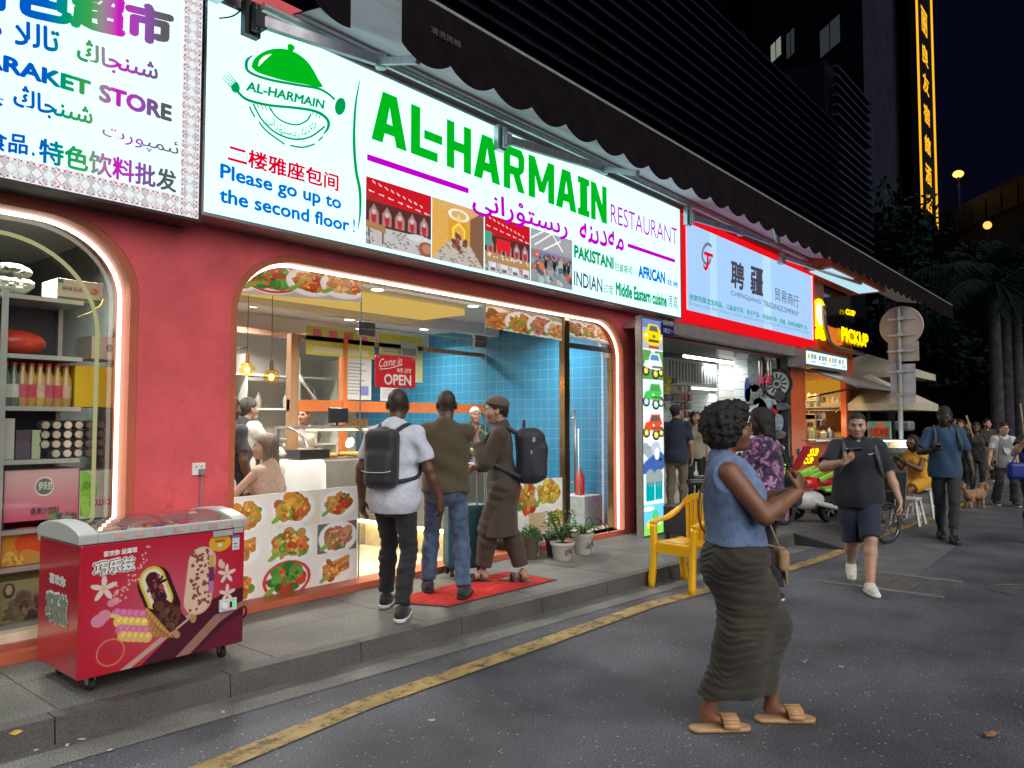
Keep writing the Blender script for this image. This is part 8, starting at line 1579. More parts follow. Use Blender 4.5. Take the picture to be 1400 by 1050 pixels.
# ================================================================ BACKGROUND BUILDINGS AND TREES
NAV=pm('night_concrete',(.0016,.0022,.0065),.9,spec=.06,ns=1,na=.3);NAV2=pm('night_concrete_pale',(.008,.0095,.019),.9,spec=.06,ns=.6,na=.3);LOU=pm('louvre_blade',(.0042,.0055,.013),.6,spec=.06,ns=4,na=.4);LOU2=pm('louvre_blade_lit',(.014,.018,.032),.6,spec=.06,ns=4,na=.4)  # end louvres: the brighter light there is put into a lighter blade colour
lb=thing('louvred_building','dark multi storey building with long horizontal louvres above the awnings','building',(12,10,5));XE=27.4
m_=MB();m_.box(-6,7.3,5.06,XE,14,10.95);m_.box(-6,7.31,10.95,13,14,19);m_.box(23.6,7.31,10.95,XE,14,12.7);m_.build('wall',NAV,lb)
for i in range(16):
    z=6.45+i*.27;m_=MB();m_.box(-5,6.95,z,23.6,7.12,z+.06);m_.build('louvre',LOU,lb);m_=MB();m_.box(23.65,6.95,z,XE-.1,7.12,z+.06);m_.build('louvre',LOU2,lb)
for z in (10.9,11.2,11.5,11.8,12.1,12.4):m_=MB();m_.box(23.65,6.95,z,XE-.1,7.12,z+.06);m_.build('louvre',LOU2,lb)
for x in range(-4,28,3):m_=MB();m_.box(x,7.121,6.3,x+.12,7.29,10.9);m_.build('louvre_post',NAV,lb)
LRED=pm('red_glow_louvre',(.16,.045,.03),.6)  # reddish light caught by a few slats, put into their colour
for i,(u0,v0,u1) in enumerate(((712,82,742),(728,92,780),(735,101,772),(745,108,790),(780,125,790))):a=on(u0,v0,6.94);b=on(u1,v0,6.94);m_=MB();m_.box(a.x,6.935,a.z,b.x,6.949,a.z+.05);m_.build('painted_glow_louvre',LRED,lb)
a,b=on(716,10,7.28),on(736,10,7.28);m_=MB();m_.box(a.x,6.8,10.95,b.x,7.295,14);m_.build('grey_duct',pm('dull_duct',(.05,.055,.07),.6),lb)
def block(name,label,u0,u1,u2,d0,d1,d2,hgt,m0,wins=()):
    A,B,C=far(u0,570,d0),far(u1,570,d1),far(u2,570,d2);D=A+(C-B);t=thing(name,label,'building',(B.x,B.y,0));m_=MB();m_.prism([(q.x,q.y,0) for q in (A,B,C,D)],(0,0,hgt));m_.build('walls',m0,t)
    for (u,v,w_,h_,em_) in wins:
        r=ray(u,v);n=Vector((-(B-A).y,(B-A).x,0)).normalized();o=Vector((0,0,CAMH));tt=(Vector((A.x,A.y,CAMH))-o).dot(n)/r.dot(n);p=o+r*tt;d=(B-A);d.z=0;d.normalize();nn=n if n.dot(Vector((p.x,p.y,0))) < 0 else -n;p=p+nn*.05
        m_=MB();m_.quad(p-d*w_/2,p+d*w_/2,p+d*w_/2+Vector((0,0,h_)),p-d*w_/2+Vector((0,0,h_)));f_=m_.build('window',em_,t)
        for k_ in (-.5,0,.5):m_=MB();m_.beam(p+d*w_*k_+nn*.03,p+d*w_*k_+nn*.03+Vector((0,0,h_)),.12,.06);m_.build('mullion',NAV,f_)
    return t
WL=em('lit_window_pale',(.45,.52,.42),.45);WL2=em('lit_window_dim',(.16,.20,.22),.16);WD=pm('dark_window_glass',(.006,.007,.012),.15)
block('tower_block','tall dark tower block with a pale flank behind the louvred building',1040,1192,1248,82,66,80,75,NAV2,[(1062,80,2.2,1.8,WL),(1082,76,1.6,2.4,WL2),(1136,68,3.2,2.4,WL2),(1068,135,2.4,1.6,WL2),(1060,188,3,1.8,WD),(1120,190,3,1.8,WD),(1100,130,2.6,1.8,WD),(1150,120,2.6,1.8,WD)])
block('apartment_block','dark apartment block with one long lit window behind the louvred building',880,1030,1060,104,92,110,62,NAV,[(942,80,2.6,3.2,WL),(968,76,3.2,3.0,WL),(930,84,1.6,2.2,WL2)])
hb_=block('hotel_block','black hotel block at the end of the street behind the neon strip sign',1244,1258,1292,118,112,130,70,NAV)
# tall neon hotel sign standing off the hotel front
YH=15.0;P0,P1,PT=on(1260,293,YH),on(1281,318,YH),on(1254,-20,YH);zt1=on(1274,22,YH).z
hs=thing('hotel_sign','tall blade sign outlined in yellow neon with a column of Chinese characters','neon sign',((P0.x+P1.x)/2,YH,P0.z));NY=em('neon_amber',(1.0,.47,.02),1.25);x0,x1=P0.x,P1.x;zb=P0.z-.6;zt_h=PT.z+6
m_=MB();m_.box(x0,YH,zb,x1,YH+.6,zt_h);m_.build('blade',NAV,hs);w_=(x1-x0)
m_=MB()
for x in (x0,x1):m_.box(x-.16,YH-.12,zb,x+.16,YH-.001,zt_h)
m_.box(x0,YH-.12,zt_h-.3,x1,YH-.001,zt_h);m_.build('neon_outline',NY,hs)
for i,ch_ in enumerate('丽良友宿舘酒店'):
    u,v0,v1=1267+i*.8,(22,70,108,149,190,229,268)[i],(54,95,133,174,214,255,292)[i];a=on(u,v1,YH);b=on(u,v0,YH);text(ch_,(x0+w_*.28,YH-.05,a.z),(w_*.40,0,0),(0,0,b.z-a.z),NY,hs,.03,name='neon_character')
for i,(u,v0,v1,lab) in enumerate(((1281,408,432,'upper short dashed amber neon line low on the hotel edge'),(1282,440,456,'lower short dashed amber neon line low on the hotel edge'),(1263,428,453,'short bright amber neon line just right of the round sign back'))):
    p,q=far(u,v1,60),far(u,v0,60);m_=MB();n_=5 if i < 2 else 1
    for k_ in range(n_):a=p+(q-p)*(k_/n_);b=p+(q-p)*((k_+.6 if n_ > 1 else 1)/n_);m_.tube([a,b],.09,6)
    tag(m_.build('neon_line',NY),lab,'neon line')
# elevated road with its lamp
e0,e1=far(1283,300,96),far(1470,288,78);ov=thing('elevated_road','dark elevated road with panelled parapet at the end of the street','bridge',(e1.x,e1.y,0));zt5=far(1400,262,84).z;d=Vector((e1.x-e0.x,e1.y-e0.y,0));L_=d.length;d.normalize()
m_=MB();m_.beam((e0.x,e0.y,zt5-2.2),(e1.x,e1.y,zt5-2.2),6,4.4);m_.build('deck',pm('night_bridge',(.009,.009,.011),.9),ov);nn=Vector((d.y,-d.x,0));nn=nn if nn.dot(e0) < 0 else -nn
for i in range(9):c0=Vector((e0.x,e0.y,0))+d*(L_*(i+.08)/9)+nn*3.05;c1=Vector((e0.x,e0.y,0))+d*(L_*(i+.92)/9)+nn*3.05;m_=MB();m_.beam((c0.x,c0.y,zt5-1.5),(c1.x,c1.y,zt5-1.5),.12,2.0);m_.build('parapet_panel',pm('night_panel',(.014,.014,.016),.8),ov)
m_=MB();c_=Vector((e0.x,e0.y,0))
for t_ in (.25,.75):q=c_+d*L_*t_;m_.cyl((q.x,q.y,0),(q.x,q.y,zt5-4.4),.9)
m_.build('pier',MC['night_bridge'],ov)
lp=far(1310,238,84);sl=thing('street_lamp','glowing amber street lamp on the elevated road','street lamp',(lp.x,lp.y,zt5));m_=MB();m_.tube([(lp.x,lp.y,zt5-2),(lp.x,lp.y,lp.z)],.12,8);m_.build('post',NAV2,sl);m_=MB();m_.ball((lp.x,lp.y,lp.z),.5,12,sq=(1,1,.7));m_.build('lamp_head',em('sodium_lamp',(1,.60,.16),1.7),sl)
l=bpy.data.lights.new('sodium','POINT');l.energy=120;l.color=(1,.6,.2);l.shadow_soft_size=.5;o=bpy.data.objects.new('sodium',l);COL.objects.link(o);o.location=(0,0,lp.z-zt5-.8);o.parent=sl
for i,(u,v,d_,s_,c_,lab) in enumerate(((1350,308,70,.32,(1,.6,.15),'yellow lamp half hidden in the palm crowns'),(1330,559,44,.08,(.9,.95,1),'left one of two small white lamps by the far wall'),(1341,565,44,.09,(.9,.95,1),'right one of two small white lamps by the far wall'),(1258,437,52,.05,(.5,.4,.5),'faint tiny lamp far behind the round sign'))):
    p=far(u,v,d_);t=thing('far_lamp',lab,'lamp',(p.x,p.y,p.z-1.2));m_=MB();m_.ball(p,s_,10);m_.build('bulb',em('far_lamp_%d' % i,c_,(1.3,2.5,2.5,.6)[i]),t);m_=MB();m_.tube([(p.x,p.y,p.z-.05),(p.x,p.y,0)],.03,6);m_.build('post',NAV2,t)
# far boundary wall
w0,w1=far(1165,570,46),far(1480,570,40);fwl=thing('boundary_wall','long dark brick wall across the far end of the street','wall',(w0.x,w0.y,0));m_=MB();m_.beam((w0.x,w0.y,1.6),(w1.x,w1.y,1.6),.4,3.2);m_.build('brickwork',pm('night_brick',(.012,.009,.009),.9,spec=.06,ns=2,na=.4),fwl);m_=MB();m_.beam((w0.x,w0.y,3.28),(w1.x,w1.y,3.28),.6,.15);m_.build('coping',NAV2,fwl)
# trees
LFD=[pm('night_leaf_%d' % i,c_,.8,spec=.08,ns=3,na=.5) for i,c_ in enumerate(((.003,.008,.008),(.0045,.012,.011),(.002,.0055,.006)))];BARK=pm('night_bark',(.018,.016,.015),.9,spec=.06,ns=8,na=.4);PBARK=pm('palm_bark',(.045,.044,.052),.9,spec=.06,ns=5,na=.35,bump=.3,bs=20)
def tree(u,d_,zc,rad,label,seed,n=2600,group='dark trees at the end of the street'):
    p=far(u,570,d_);t=thing('tree',label,'tree',(p.x,p.y,0),group);r3=np.random.RandomState(seed);m_=MB();tp=Vector((p.x,p.y,zc-rad*.5));m_.tube([(p.x,p.y,0),(p.x+.1,p.y,zc*.4),tp],[.28,.2,.12],8)
    cl=[]
    for k_ in range(9):a_=k_*2.4;q=Vector((p.x+rad*.7*math.cos(a_)*r3.rand(),p.y+rad*.7*math.sin(a_)*r3.rand(),zc+rad*(r3.rand()*1.3-.6)));cl.append((q,rad*(.35+.25*r3.rand())));m_.tube([(p.x,p.y,zc*.45),((tp+q)/2),q],[.1,.06,.03],5)
    m_.build('trunk',BARK,t);L_=MB()
    for k_ in range(n):
        q,rr_=cl[r3.randint(len(cl))];v=r3.randn(3);v /= np.linalg.norm(v);c_=q+Vector(v)*rr_*r3.rand()**.4;s_=.14+.16*r3.rand();a=Vector(r3.randn(3)).normalized();b=a.orthogonal().normalized();L_.add([c_+a*s_,c_+b*s_*.5,c_-a*s_,c_-b*s_*.5],[(0,1,2,3)],r3.randint(3))
    L_.build('crown',LFD,t)
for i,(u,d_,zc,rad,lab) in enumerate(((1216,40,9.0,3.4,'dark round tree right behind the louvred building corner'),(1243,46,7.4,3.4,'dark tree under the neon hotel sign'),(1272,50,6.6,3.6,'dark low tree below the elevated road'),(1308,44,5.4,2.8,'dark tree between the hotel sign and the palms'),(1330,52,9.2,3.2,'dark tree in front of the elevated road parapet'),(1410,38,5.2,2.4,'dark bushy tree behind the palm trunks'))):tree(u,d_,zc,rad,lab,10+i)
def palm(u,vb,vt,d_,label,seed,r_=.20):
    p,q=far(u,vb,d_),far(u,vt,d_);t=thing('palm_tree',label,'palm tree',(p.x,p.y,0),'palms at the right of the street');H_=q.z;m_=MB();m_.tube([(p.x,p.y,0),(p.x,p.y,.6),(p.x,p.y,H_*.5),(p.x,p.y,H_)],[r_*1.25,r_*1.05,r_,r_*.8],14);m_.build('trunk',PBARK,t,smooth='auto');r3=np.random.RandomState(seed);L_=MB()
    for k_ in range(20):
        a_=k_*2.4+r3.rand();el=1.25-1.25*r3.rand();ln=2.1+.9*r3.rand();d0=Vector((math.cos(a_),math.sin(a_),0));pts=[]
        for j in range(9):s_=j/8;pts.append(Vector((p.x,p.y,H_+.2))+d0*ln*s_*math.cos(el*.5)+Vector((0,0,ln*(math.sin(el)*s_-.62*s_*s_))))
        L_.tube(pts,[.035-.003*j for j in range(9)],4,1)
        for j in range(1,9):
            tan=(pts[j]-pts[j-1]).normalized();sd=tan.cross(Vector((0,0,1))).normalized()
            for k2 in range(3):
                b0=pts[j-1]+(pts[j]-pts[j-1])*k2/3
                for s_ in (-1,1):dr=sd*s_*.42+tan*.25+Vector((0,0,-.28-.2*r3.rand()));L_.add([b0-tan*.03,b0+tan*.03,b0+dr],[(0,1,2)],r3.randint(3))
    L_.build('crown',LFD,t)
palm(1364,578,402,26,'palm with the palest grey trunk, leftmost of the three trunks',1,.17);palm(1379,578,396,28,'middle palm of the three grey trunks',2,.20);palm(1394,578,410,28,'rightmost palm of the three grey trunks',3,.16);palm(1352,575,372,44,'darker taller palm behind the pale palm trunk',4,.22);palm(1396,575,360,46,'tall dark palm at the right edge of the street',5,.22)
# ================================================================ SIGN POLE, STALLS AND THE PEOPLE FURTHER OFF
xp=18.0;b_=onx(1232,600,xp);sp_=thing('sign_pole','grey pole carrying the backs of one round and two rectangular road signs','road sign',(xp,b_.y,0));SGB=pm('sign_back_metal',(.42,.36,.32),.45,.3,ns=3,na=.2)
m_=MB();z1=onx(1232,420,xp).z;m_.tube([(xp,b_.y,0),(xp,b_.y,z1)],.05,12);m_.build('pole',pm('galvanised_pole',(.24,.25,.27),.5,.5),sp_,smooth='auto')
def pan(u0,v0,u1,v1):a,b=onx(u0,v1,xp+.08),onx(u1,v0,xp+.08);return a,b
cy_,cz_=onx(1232,446,xp+.08).y,onx(1232,446,xp+.08).z;rr_=(onx(1202,446,xp+.08).y-onx(1263,446,xp+.08).y)/2;m_=MB();m_.lathe((xp+.07,cy_,cz_),[(rr_*.98,0),(rr_,.01),(rr_,.03),(0,.03)],32,axis='x');m_.build('round_sign_back',SGB,sp_)
for nm_,(u0,v0,u1,v1) in (('square_sign_back',(1215,466,1256,495)),('tall_sign_back',(1218,497,1251,552))):a,b=pan(u0,v0,u1,v1);m_=MB();m_.box(xp+.075,a.y,a.z,xp+.095,b.y,b.z);m_.build(nm_,SGB if nm_[0] == 's' else pm('tall_sign_metal',(.46,.46,.50),.4,.4,ns=3,na=.2),sp_,bevel=.004)
m_=MB()
for v in (436,458,480,508,540):p=onx(1232,v,xp+.04);m_.box(xp+.045,p.y-.28,p.z-.02,xp+.069,p.y+.28,p.z+.02);m_.box(xp-.06,p.y-.06,p.z-.03,xp+.045,p.y+.06,p.z+.03)
m_.build('clamp',ALU,sp_)
# parasols / tent canopies
CAN=pm('cream_canopy',(.42,.38,.30),.8,ns=3,na=.12)
def tent(u,v,X,w,h,label,seed,poleh=None):
    p=onx(u,v,X);t=thing('stall_canopy',label,'canopy',(X,p.y,0));m_=MB();top=Vector((X,p.y,p.z+h));C4=[Vector((X+sx*w,p.y+sy*w,p.z)) for sx,sy in ((-1,-1),(1,-1),(1,1),(-1,1))]
    for i in range(4):a,b=C4[i],C4[(i+1) % 4];m_.add([a,b,top],[(0,1,2)]);m_.add([a,b,b-Vector((0,0,.16)),a-Vector((0,0,.16))],[(0,1,2,3)])
    m_.build('canopy',CAN,t);m_=MB()
    for q in C4:m_.tube([top-Vector((0,0,.03)),q-Vector((0,0,.01))],.02,6)
    m_.build('ribs',DARKMET,t);m_=MB();m_.tube([(X,p.y,0),(X,p.y,p.z+h)],.03,8);m_.build('pole',DARKMET,t)
tent(1186,512,21.5,1.35,.55,'upper cream stall canopy beside the kiosk menu box',1);tent(1188,553,19.6,1.25,.75,'lower cream stall canopy behind the man in the black polo',2)
# food cart
fcx=17.2;c0=onx(1196,650,fcx);c1=onx(1262,650,fcx);ca=thing('food_cart','street food cart with a glass case, a hooded grey top and a teal banner','food cart',(fcx,(c0.y+c1.y)/2,0));y0,y1=c1.y,c0.y+.3;CW=pm('cart_white',(.50,.52,.50),.5)
m_=MB();m_.box(fcx,y0,.25,fcx+.9,y1,.82);m_.build('body',pm('cart_grey',(.12,.13,.13),.5),ca,bevel=.02);m_=MB();m_.box(fcx-.03,y0-.03,.821,fcx+.93,y1+.03,.86);m_.build('worktop',ALU,ca)
zc0,zc1=.861,onx(1225,602,fcx).z;m_=MB();m_.quad((fcx+.02,y0+.02,zc0),(fcx+.02,y1-.02,zc0),(fcx+.02,y1-.02,zc1),(fcx+.02,y0+.02,zc1));m_.build('case_glass',glass('cart_glass',(.9,1,.95),1.2),ca)
m_=MB();m_.box(fcx+.03,y0+.03,zc0+.2,fcx+.7,y1-.03,zc0+.215);m_.box(fcx+.7,y0+.03,zc0,fcx+.72,y1-.03,zc1);m_.build('shelf',CW,ca);m_=MB();m_.box(fcx+.05,y0+.1,zc1-.03,fcx+.09,y1-.1,zc1-.012);m_.build('case_lamp',em('cart_lamp',(.85,1,.92),10,True),ca)
for i in range(10):
    m_=MB();m_.obox((fcx+.2+.3*(i % 2),y0+.15+(y1-y0-.3)*(i+.5)/10,zc0+.05+(.216 if i % 2 else 0)),(.16,.12,.09),rz=.3*i);tag(m_.build('food_box',pm('food_box_%d' % (i % 3),((.5,.52,.45),(.12,.3,.14),(.45,.2,.08))[i % 3],.5),bevel=.015),'small food box in the lit glass case of the street cart','food box','food boxes in the street cart')
zh=onx(1225,574,fcx).z;F=Field((fcx-.05,c1.y-.2,zc1-.05),(fcx+.95,onx(1217,590,fcx).y+.05,zh+.2),.02);yy0,yy1=y0-.02,onx(1216,590,fcx).y;F.rbox((fcx+.45,(yy0+yy1)/2,(zc1+zh)/2),(.48,(yy1-yy0)/2,(zh-zc1)/2-.005),.10);field_obj('hood',F,pm('grey_hood',(.20,.20,.20),.4,ns=3,na=.2),ca)
bn0,bn1=onx(1218,600,fcx-.02),onx(1186,576,fcx-.02);m_=MB();m_.box(fcx-.02,bn0.y,bn0.z,fcx+.02,bn1.y,bn1.z);m_.build('banner',pm('teal_banner',(.16,.36,.28),.6),ca);m_=MB();m_.box(fcx-.026,bn0.y+.1,bn0.z+.02,fcx-.021,bn0.y+.26,bn1.z-.01);m_.build('orange_panel',pm('orange_banner',(.55,.26,.10),.6),ca)
text('小吃冷饮',(fcx-.03,bn1.y-.02,bn0.z+.03),(0,-(bn1.y-bn0.y-.04),0),(0,0,(bn1.z-bn0.z)*.6),pm('banner_red_ink',(.55,.04,.03)),ca,.06)
for x in (fcx+.15,fcx+.75):m_=MB();m_.lathe((x,y0+.1,.13),[(0,-.03),(.13,-.03),(.13,.03),(0,.03)],18,axis='y');m_.build('wheel',RUB,ca)
for x in (fcx+.1,fcx+.8):m_=MB();m_.box(x,y1-.15,0,x+.05,y1-.1,.249);m_.build('leg',DARKMET,ca)
l=bpy.data.lights.new('cart_light','POINT');l.energy=14;l.color=(.9,1,.95);l.shadow_soft_size=.1;o=bpy.data.objects.new('cart_light',l);COL.objects.link(o);o.parent=ca;o.location=(.3,0,zc1-.1)
# low white table, seated woman in yellow, person in green tee on a folding chair
LOWR=.012
def seated(label,base,az,h,skin_,seat,knees=.45,wl=(-.1,.42,.72),wr=(.1,.42,.72),head=(0,10,0),sex='m',lean=(0,.08),ft=.52,bw=1.05,group=None):return Person(label,base,az,h,[(-.12,ft,0),(.12,ft,0)],(0,0),sex,bw,skin_,lean,wl,wr,(-.5,-.6,-1),(.5,-.6,-1),head,LOWR,(0,0,seat),group)
YLW=cloth('yellow_dress_cloth',(.55,.27,.01));pb=(14.3,3.02,.003)
S1=seated('seated woman in a yellow dress with crossed bare legs holding a phone',pb,150,1.68,SKB,.60,wl=(-.10,.40,.92),wr=(.08,.42,.92),sex='f',head=(0,22,0));S1.body(hands=[('l',(.3,.8,.2),(.5,0,.6),.7,-1),('r',(-.3,.8,.2),(-.5,0,.6),.7,1)],legs='lr',feet='lr',lips=(.12,.05,.04));S1.hair(HBLK,'bob');S1.shirt(YLW,.02,-.04,.3,71,.006,'dress_top')
S1.garment('dress_skirt',YLW,lambda F:[S1.leg(F,l_,.035,.72,.05,True) for l_ in 'lr'] and F.ell(S1.J['hipc'],(.19,.16,.13),.05),['hl','hr','kl','kr'])
m_=S1.rig('phone','phone in the hands of the seated woman in the yellow dress','phone');q_=MB();q_.obox((-.01,.50,.99),(.08,.15,.01),rx=.5);q_.build('slab',MC['black_phone'],m_,local=True);q_=MB();q_.obox((-.01,.498,.997),(.07,.13,.002),rx=.5);q_.build('screen',MC['dark_screen'],m_,local=True)
WPL=pm('white_stool_plastic',(.55,.55,.53),.4)
def stool(x,y,h,label,m=WPL,w=.18):
    t=thing('stool',label,'stool',(x,y,0));a=MB();a.box(x-w,y-w,h-.04,x+w,y+w,h);a.build('seat',m,t,bevel=.012)
    for sx_ in (-1,1):
        for sy_ in (-1,1):a=MB();a.beam((x+sx_*(w+.03),y+sy_*(w+.03),0),(x+sx_*(w-.03),y+sy_*(w-.03),h-.041),.035,.035);a.build('leg',m,t)
    a=MB()
    for s_ in (-1,1):a.beam((x-w,y+s_*w,h*.4),(x+w,y+s_*w,h*.4),.02,.02);a.beam((x+s_*w,y-w,h*.4),(x+s_*w,y+w,h*.4),.02,.02)
    a.build('stretcher',m,t)
stool(14.32,3.0,.50,'white high stool under the seated woman in yellow');stool(13.2,2.98,.42,'low white stool between the folding chair and the seated woman')
pg=(12.9,3.30,.003);S2=seated('person in a green tee sitting low with their back to the street',pg,40,1.66,SKB,.36,wl=(-.25,.40,.40),wr=(.30,.38,.45),head=(-20,20,0),lean=(0,.12),ft=.55);S2.body(legs='lr',lips=(.1,.05,.04));S2.hair(HBLK,'buzz');S2.shirt(cloth('green_tee_cloth',(.01,.20,.10)),.02,-.06,.7,73,.006,'tee_shirt');S2.pants(JET,.012,1.9,74)
for P_ in (S2,):
    for s_ in 'lr':P_.shoe(s_,pm('pink_slipper',(.45,.10,.12)),RUB)
fo=thing('folding_chair','black folding chair under the person in the green tee','chair',(12.9,3.3,0),rz=math.radians(40-90));a=MB();a.box(-.26,-.2,.27,.26,.25,.29);a.build('seat',BAGB,fo,local=True);a=MB();a.obox((0,-.27,.58),(.52,.02,.50),rx=.12);a.build('back',BAGB,fo,local=True)
for s_ in (-1,1):a=MB();a.tube([(s_*.27,-.28,0),(s_*.27,.24,.29)],.012,6);a.tube([(s_*.27,.26,0),(s_*.27,-.24,.30),(s_*.27,-.32,.86)],.012,6);a.build('frame',ALU,fo,local=True)
wh=thing('wheelchair','folded black wheelchair with a large spoked wheel behind the man in shorts','wheelchair',(11.0,2.9,0),rz=math.radians(160))
for s_ in (-1,1):m_=MB();m_.tube([(.26*math.cos(t),s_*.2,.27+.26*math.sin(t)) for t in np.linspace(0,2*PI,25)[:-1]],.022,8,close=True);w2_=m_.build('wheel',RUB,wh,local=True,smooth=True);m_=MB();[m_.tube([(0,s_*.2,.27),(.24*math.cos(t),s_*.2,.27+.24*math.sin(t))],.004,4) for t in np.linspace(0,2*PI,13)[:-1]];m_.tube([(.22*math.cos(t),s_*.23,.27+.22*math.sin(t)) for t in np.linspace(0,2*PI,25)[:-1]],.008,6,close=True);m_.build('hand_rim',CHR,w2_,local=True)
m_=MB();m_.box(-.2,-.17,.44,.25,.17,.48);m_.build('seat',SEATB,wh,local=True);m_=MB();m_.box(-.24,-.17,.48,-.21,.17,.9);m_.build('backrest',SEATB,wh,local=True);m_=MB()
for s_ in (-1,1):m_.tube([(-.34,s_*.17,.93),(-.22,s_*.17,.93),(-.22,s_*.17,.27),(.30,s_*.17,.40),(.42,s_*.17,.06)],.012,6);m_.tube([(-.22,s_*.17,.68),(.2,s_*.17,.68),(.22,s_*.17,.42)],.012,6)
m_.build('frame',CHR,wh,local=True)
# dog walker and his dog
b=(17.3,2.18,.003);S3=Person('person in a grey and white tee, glasses and black trousers walking a small dog',b,210,1.60,[(-.12,.10,0),(.13,-.12,0)],(0,5),'m',1.0,SKL,(0,0),None,(.30,.05,.78),head=(8,-2,0),res=.011);S3.body(hands=[('l',(0,.1,-1),(1,0,0),.5,-1),('r',(0,.15,-1),(-1,0,0),.9,1)]);S3.hair(HBLK,'short');S3.shirt(cloth('white_sleeved_tee',(.50,.50,.50)),.024,-.10,.72,81,.006,'tee_shirt');J=S3.J
S3.garment('grey_vest',cloth('grey_vest_cloth',(.20,.20,.21)),lambda F:[S3.torso(F,.031,.06,1.0),F.cap(J['chest'],J['hipc']+v3(0,0,-.16),.165,.18,.05,sq=(1,.74,1)),F.cut(J['hipc']+v3(0,0,-.11),(0,0,-1)),F.cut(J['sr']+v3(-.045,0,0),(1,0,.1)),F.cut(J['sl']+v3(.045,0,0),(-1,0,.1)),F.cap(J['neck']+v3(0,.03,-.04),J['neck']+v3(0,.04,.2),.078,.08,.01,mode='sub')],['sl','sr','hipc','neck'])
m_=MB();m_.prism([tuple(J['chest']+v3(x,.152,z)) for x,z in ((-.05,-.06),(.07,-.03),(.06,-.12),(.0,-.18),(-.05,-.14))],(0,.006,0));m_.build('chest_print',pm('pale_print',(.5,.5,.5)),S3.o,local=True);S3.pants(JET,.024,1.95,82,infa=.05)
for s_ in 'lr':S3.shoe(s_,BSH,WSO)
M=R3(*S3.hang);q=S3.k*1.07;gl=MB();[gl.tube([tuple(M@np.array((q*(s_*.033+.024*math.cos(t)),q*.106,q*(.008+.020*math.sin(t))))+J['head']) for t in np.linspace(0,2*PI,13)[:-1]],.003,5,close=True) for s_ in (-1,1)];gl.build('glasses',BLK,S3.o,local=True)
dg=thing('dog','small curly tan dog walking on the road beside the dog walker','dog',(16.45,2.56,.003),rz=math.radians(-35));F=Field((-.32,-.16,0),(.36,.16,.52),.011)
F.cap((-.14,0,.25),(.13,0,.26),.085,.10,.05);F.cap((.13,0,.28),(.19,0,.37),.06,.055,.04);F.ell((.22,0,.40),(.075,.07,.068),.03);F.cap((.27,0,.385),(.32,0,.375),.035,.026,.02)
for s_ in (-1,1):
    F.cap((.12,s_*.05,.22),(.125,s_*.055,.11),.042,.028,.02);F.cap((.125,s_*.055,.11),(.13,s_*.055,.02),.028,.022,.01);F.cap((.13,s_*.055,.02),(.155,s_*.055,.018),.024,.020,.01);F.cap((-.15,s_*.05,.22),(-.11,s_*.06,.14),.052,.032,.02);F.cap((-.11,s_*.06,.14),(-.17,s_*.06,.09),.03,.024,.01);F.cap((-.17,s_*.06,.09),(-.16,s_*.06,.02),.024,.021,.01);F.cap((-.16,s_*.06,.02),(-.13,s_*.06,.018),.023,.02,.01);F.cap((.20,s_*.065,.43),(.19,s_*.085,.36),.03,.022,.01)
F.cap((-.20,0,.30),(-.27,0,.39),.032,.028,.02);F.cap((-.27,0,.39),(-.22,0,.44),.03,.03,.02);field_obj('body',F,pm('tan_curly_fur',(.30,.17,.09),.9,ns=30,na=.35,bump=.8,bs=60),dg,wob(3,60,.006));m_=MB();m_.ball((.345,0,.385),.012,8);[m_.ball((.275,s_*.04,.42),.009,8) for s_ in (-1,1)];m_.build('nose_and_eyes',BLK,dg,local=True)
le=MB();w_=Vector(S3.base)+Matrix.Rotation(S3.az,3,'Z') @ Vector(J['wr']);d0=Vector((16.6,2.45,.42));le.tube([w_,(w_+d0)/2-Vector((0,0,.12)),d0],.006,5);tag(le.build('dog_leash',pm('red_leash',(.30,.08,.06),.6),smooth=True),'thin red leash between the dog walker and the small tan dog','leash')
ct2=Vector(S3.base)+Vector((.1,-.38,0));m_=MB();m_.tube([ct2+Vector((0,0,.62)),ct2+Vector((.1,.12,1.95))],.016,6);tag(m_.build('pale_stick',pm('pale_wood',(.35,.28,.20),.6)),'long pale stick rising beside the dog walker on his right','stick')
# the crowd beyond, and the person at the right edge
CR=[(1313,20.5,3.0,200,1.66,(.016,.014,.028),'person in a dark jacket furthest left in the small crowd'),(1322,22.0,2.6,230,1.62,(.020,.016,.04),'person in a dark purple top second from the left in the small crowd'),(1335,19.5,2.6,190,1.60,(.018,.018,.022),'person in black leaning in the middle of the small crowd'),(1349,23.0,2.2,215,1.68,(.03,.02,.02),'person in a dark brown top just left of the dog walker'),(1303,24.0,3.2,240,1.7,(.012,.014,.016),'person in black behind the left arm of the tall man in blue')]
for i,(u,X,Y,az,h,col,lab) in enumerate(CR):
    p=onx(u,600,X);C_=Person(lab,(X,p.y,.003),az,h,[(-.10,.05,0),(.10,-.05,0)],(0,0),'m' if i % 2 else 'f',1.0,(SKT,SKL,SKB,SKL,SKT)[i],(0,0),(-.18,.28,1.0),(.2,.2,.9),head=(10*i-20,6,0),res=.016,group='crowd at the far end of the street');C_.body(hands=[('l',(.1,.8,.3),(.8,0,-.2),.6,-1),('r',(0,.5,-.8),(-1,0,0),.5,1)],legs='lr',feet='lr');C_.hair(HBLK,('bob','short')[i % 2]);C_.shirt(cloth('crowd_top_%d' % i,col),.022,-.12,.9,90+i,.007,'top');C_.pants(JET,.014,1.9,95+i)
m_=MB();a,b=onx(1328,580,19.4),onx(1323,561,19.4);m_.tube([onx(1331,600,19.4),onx(1321,568,19.4)],.02,6);tag(m_.build('wooden_pole',MC['pale_wood']),'short pale wooden pole standing up in the small crowd','pole')
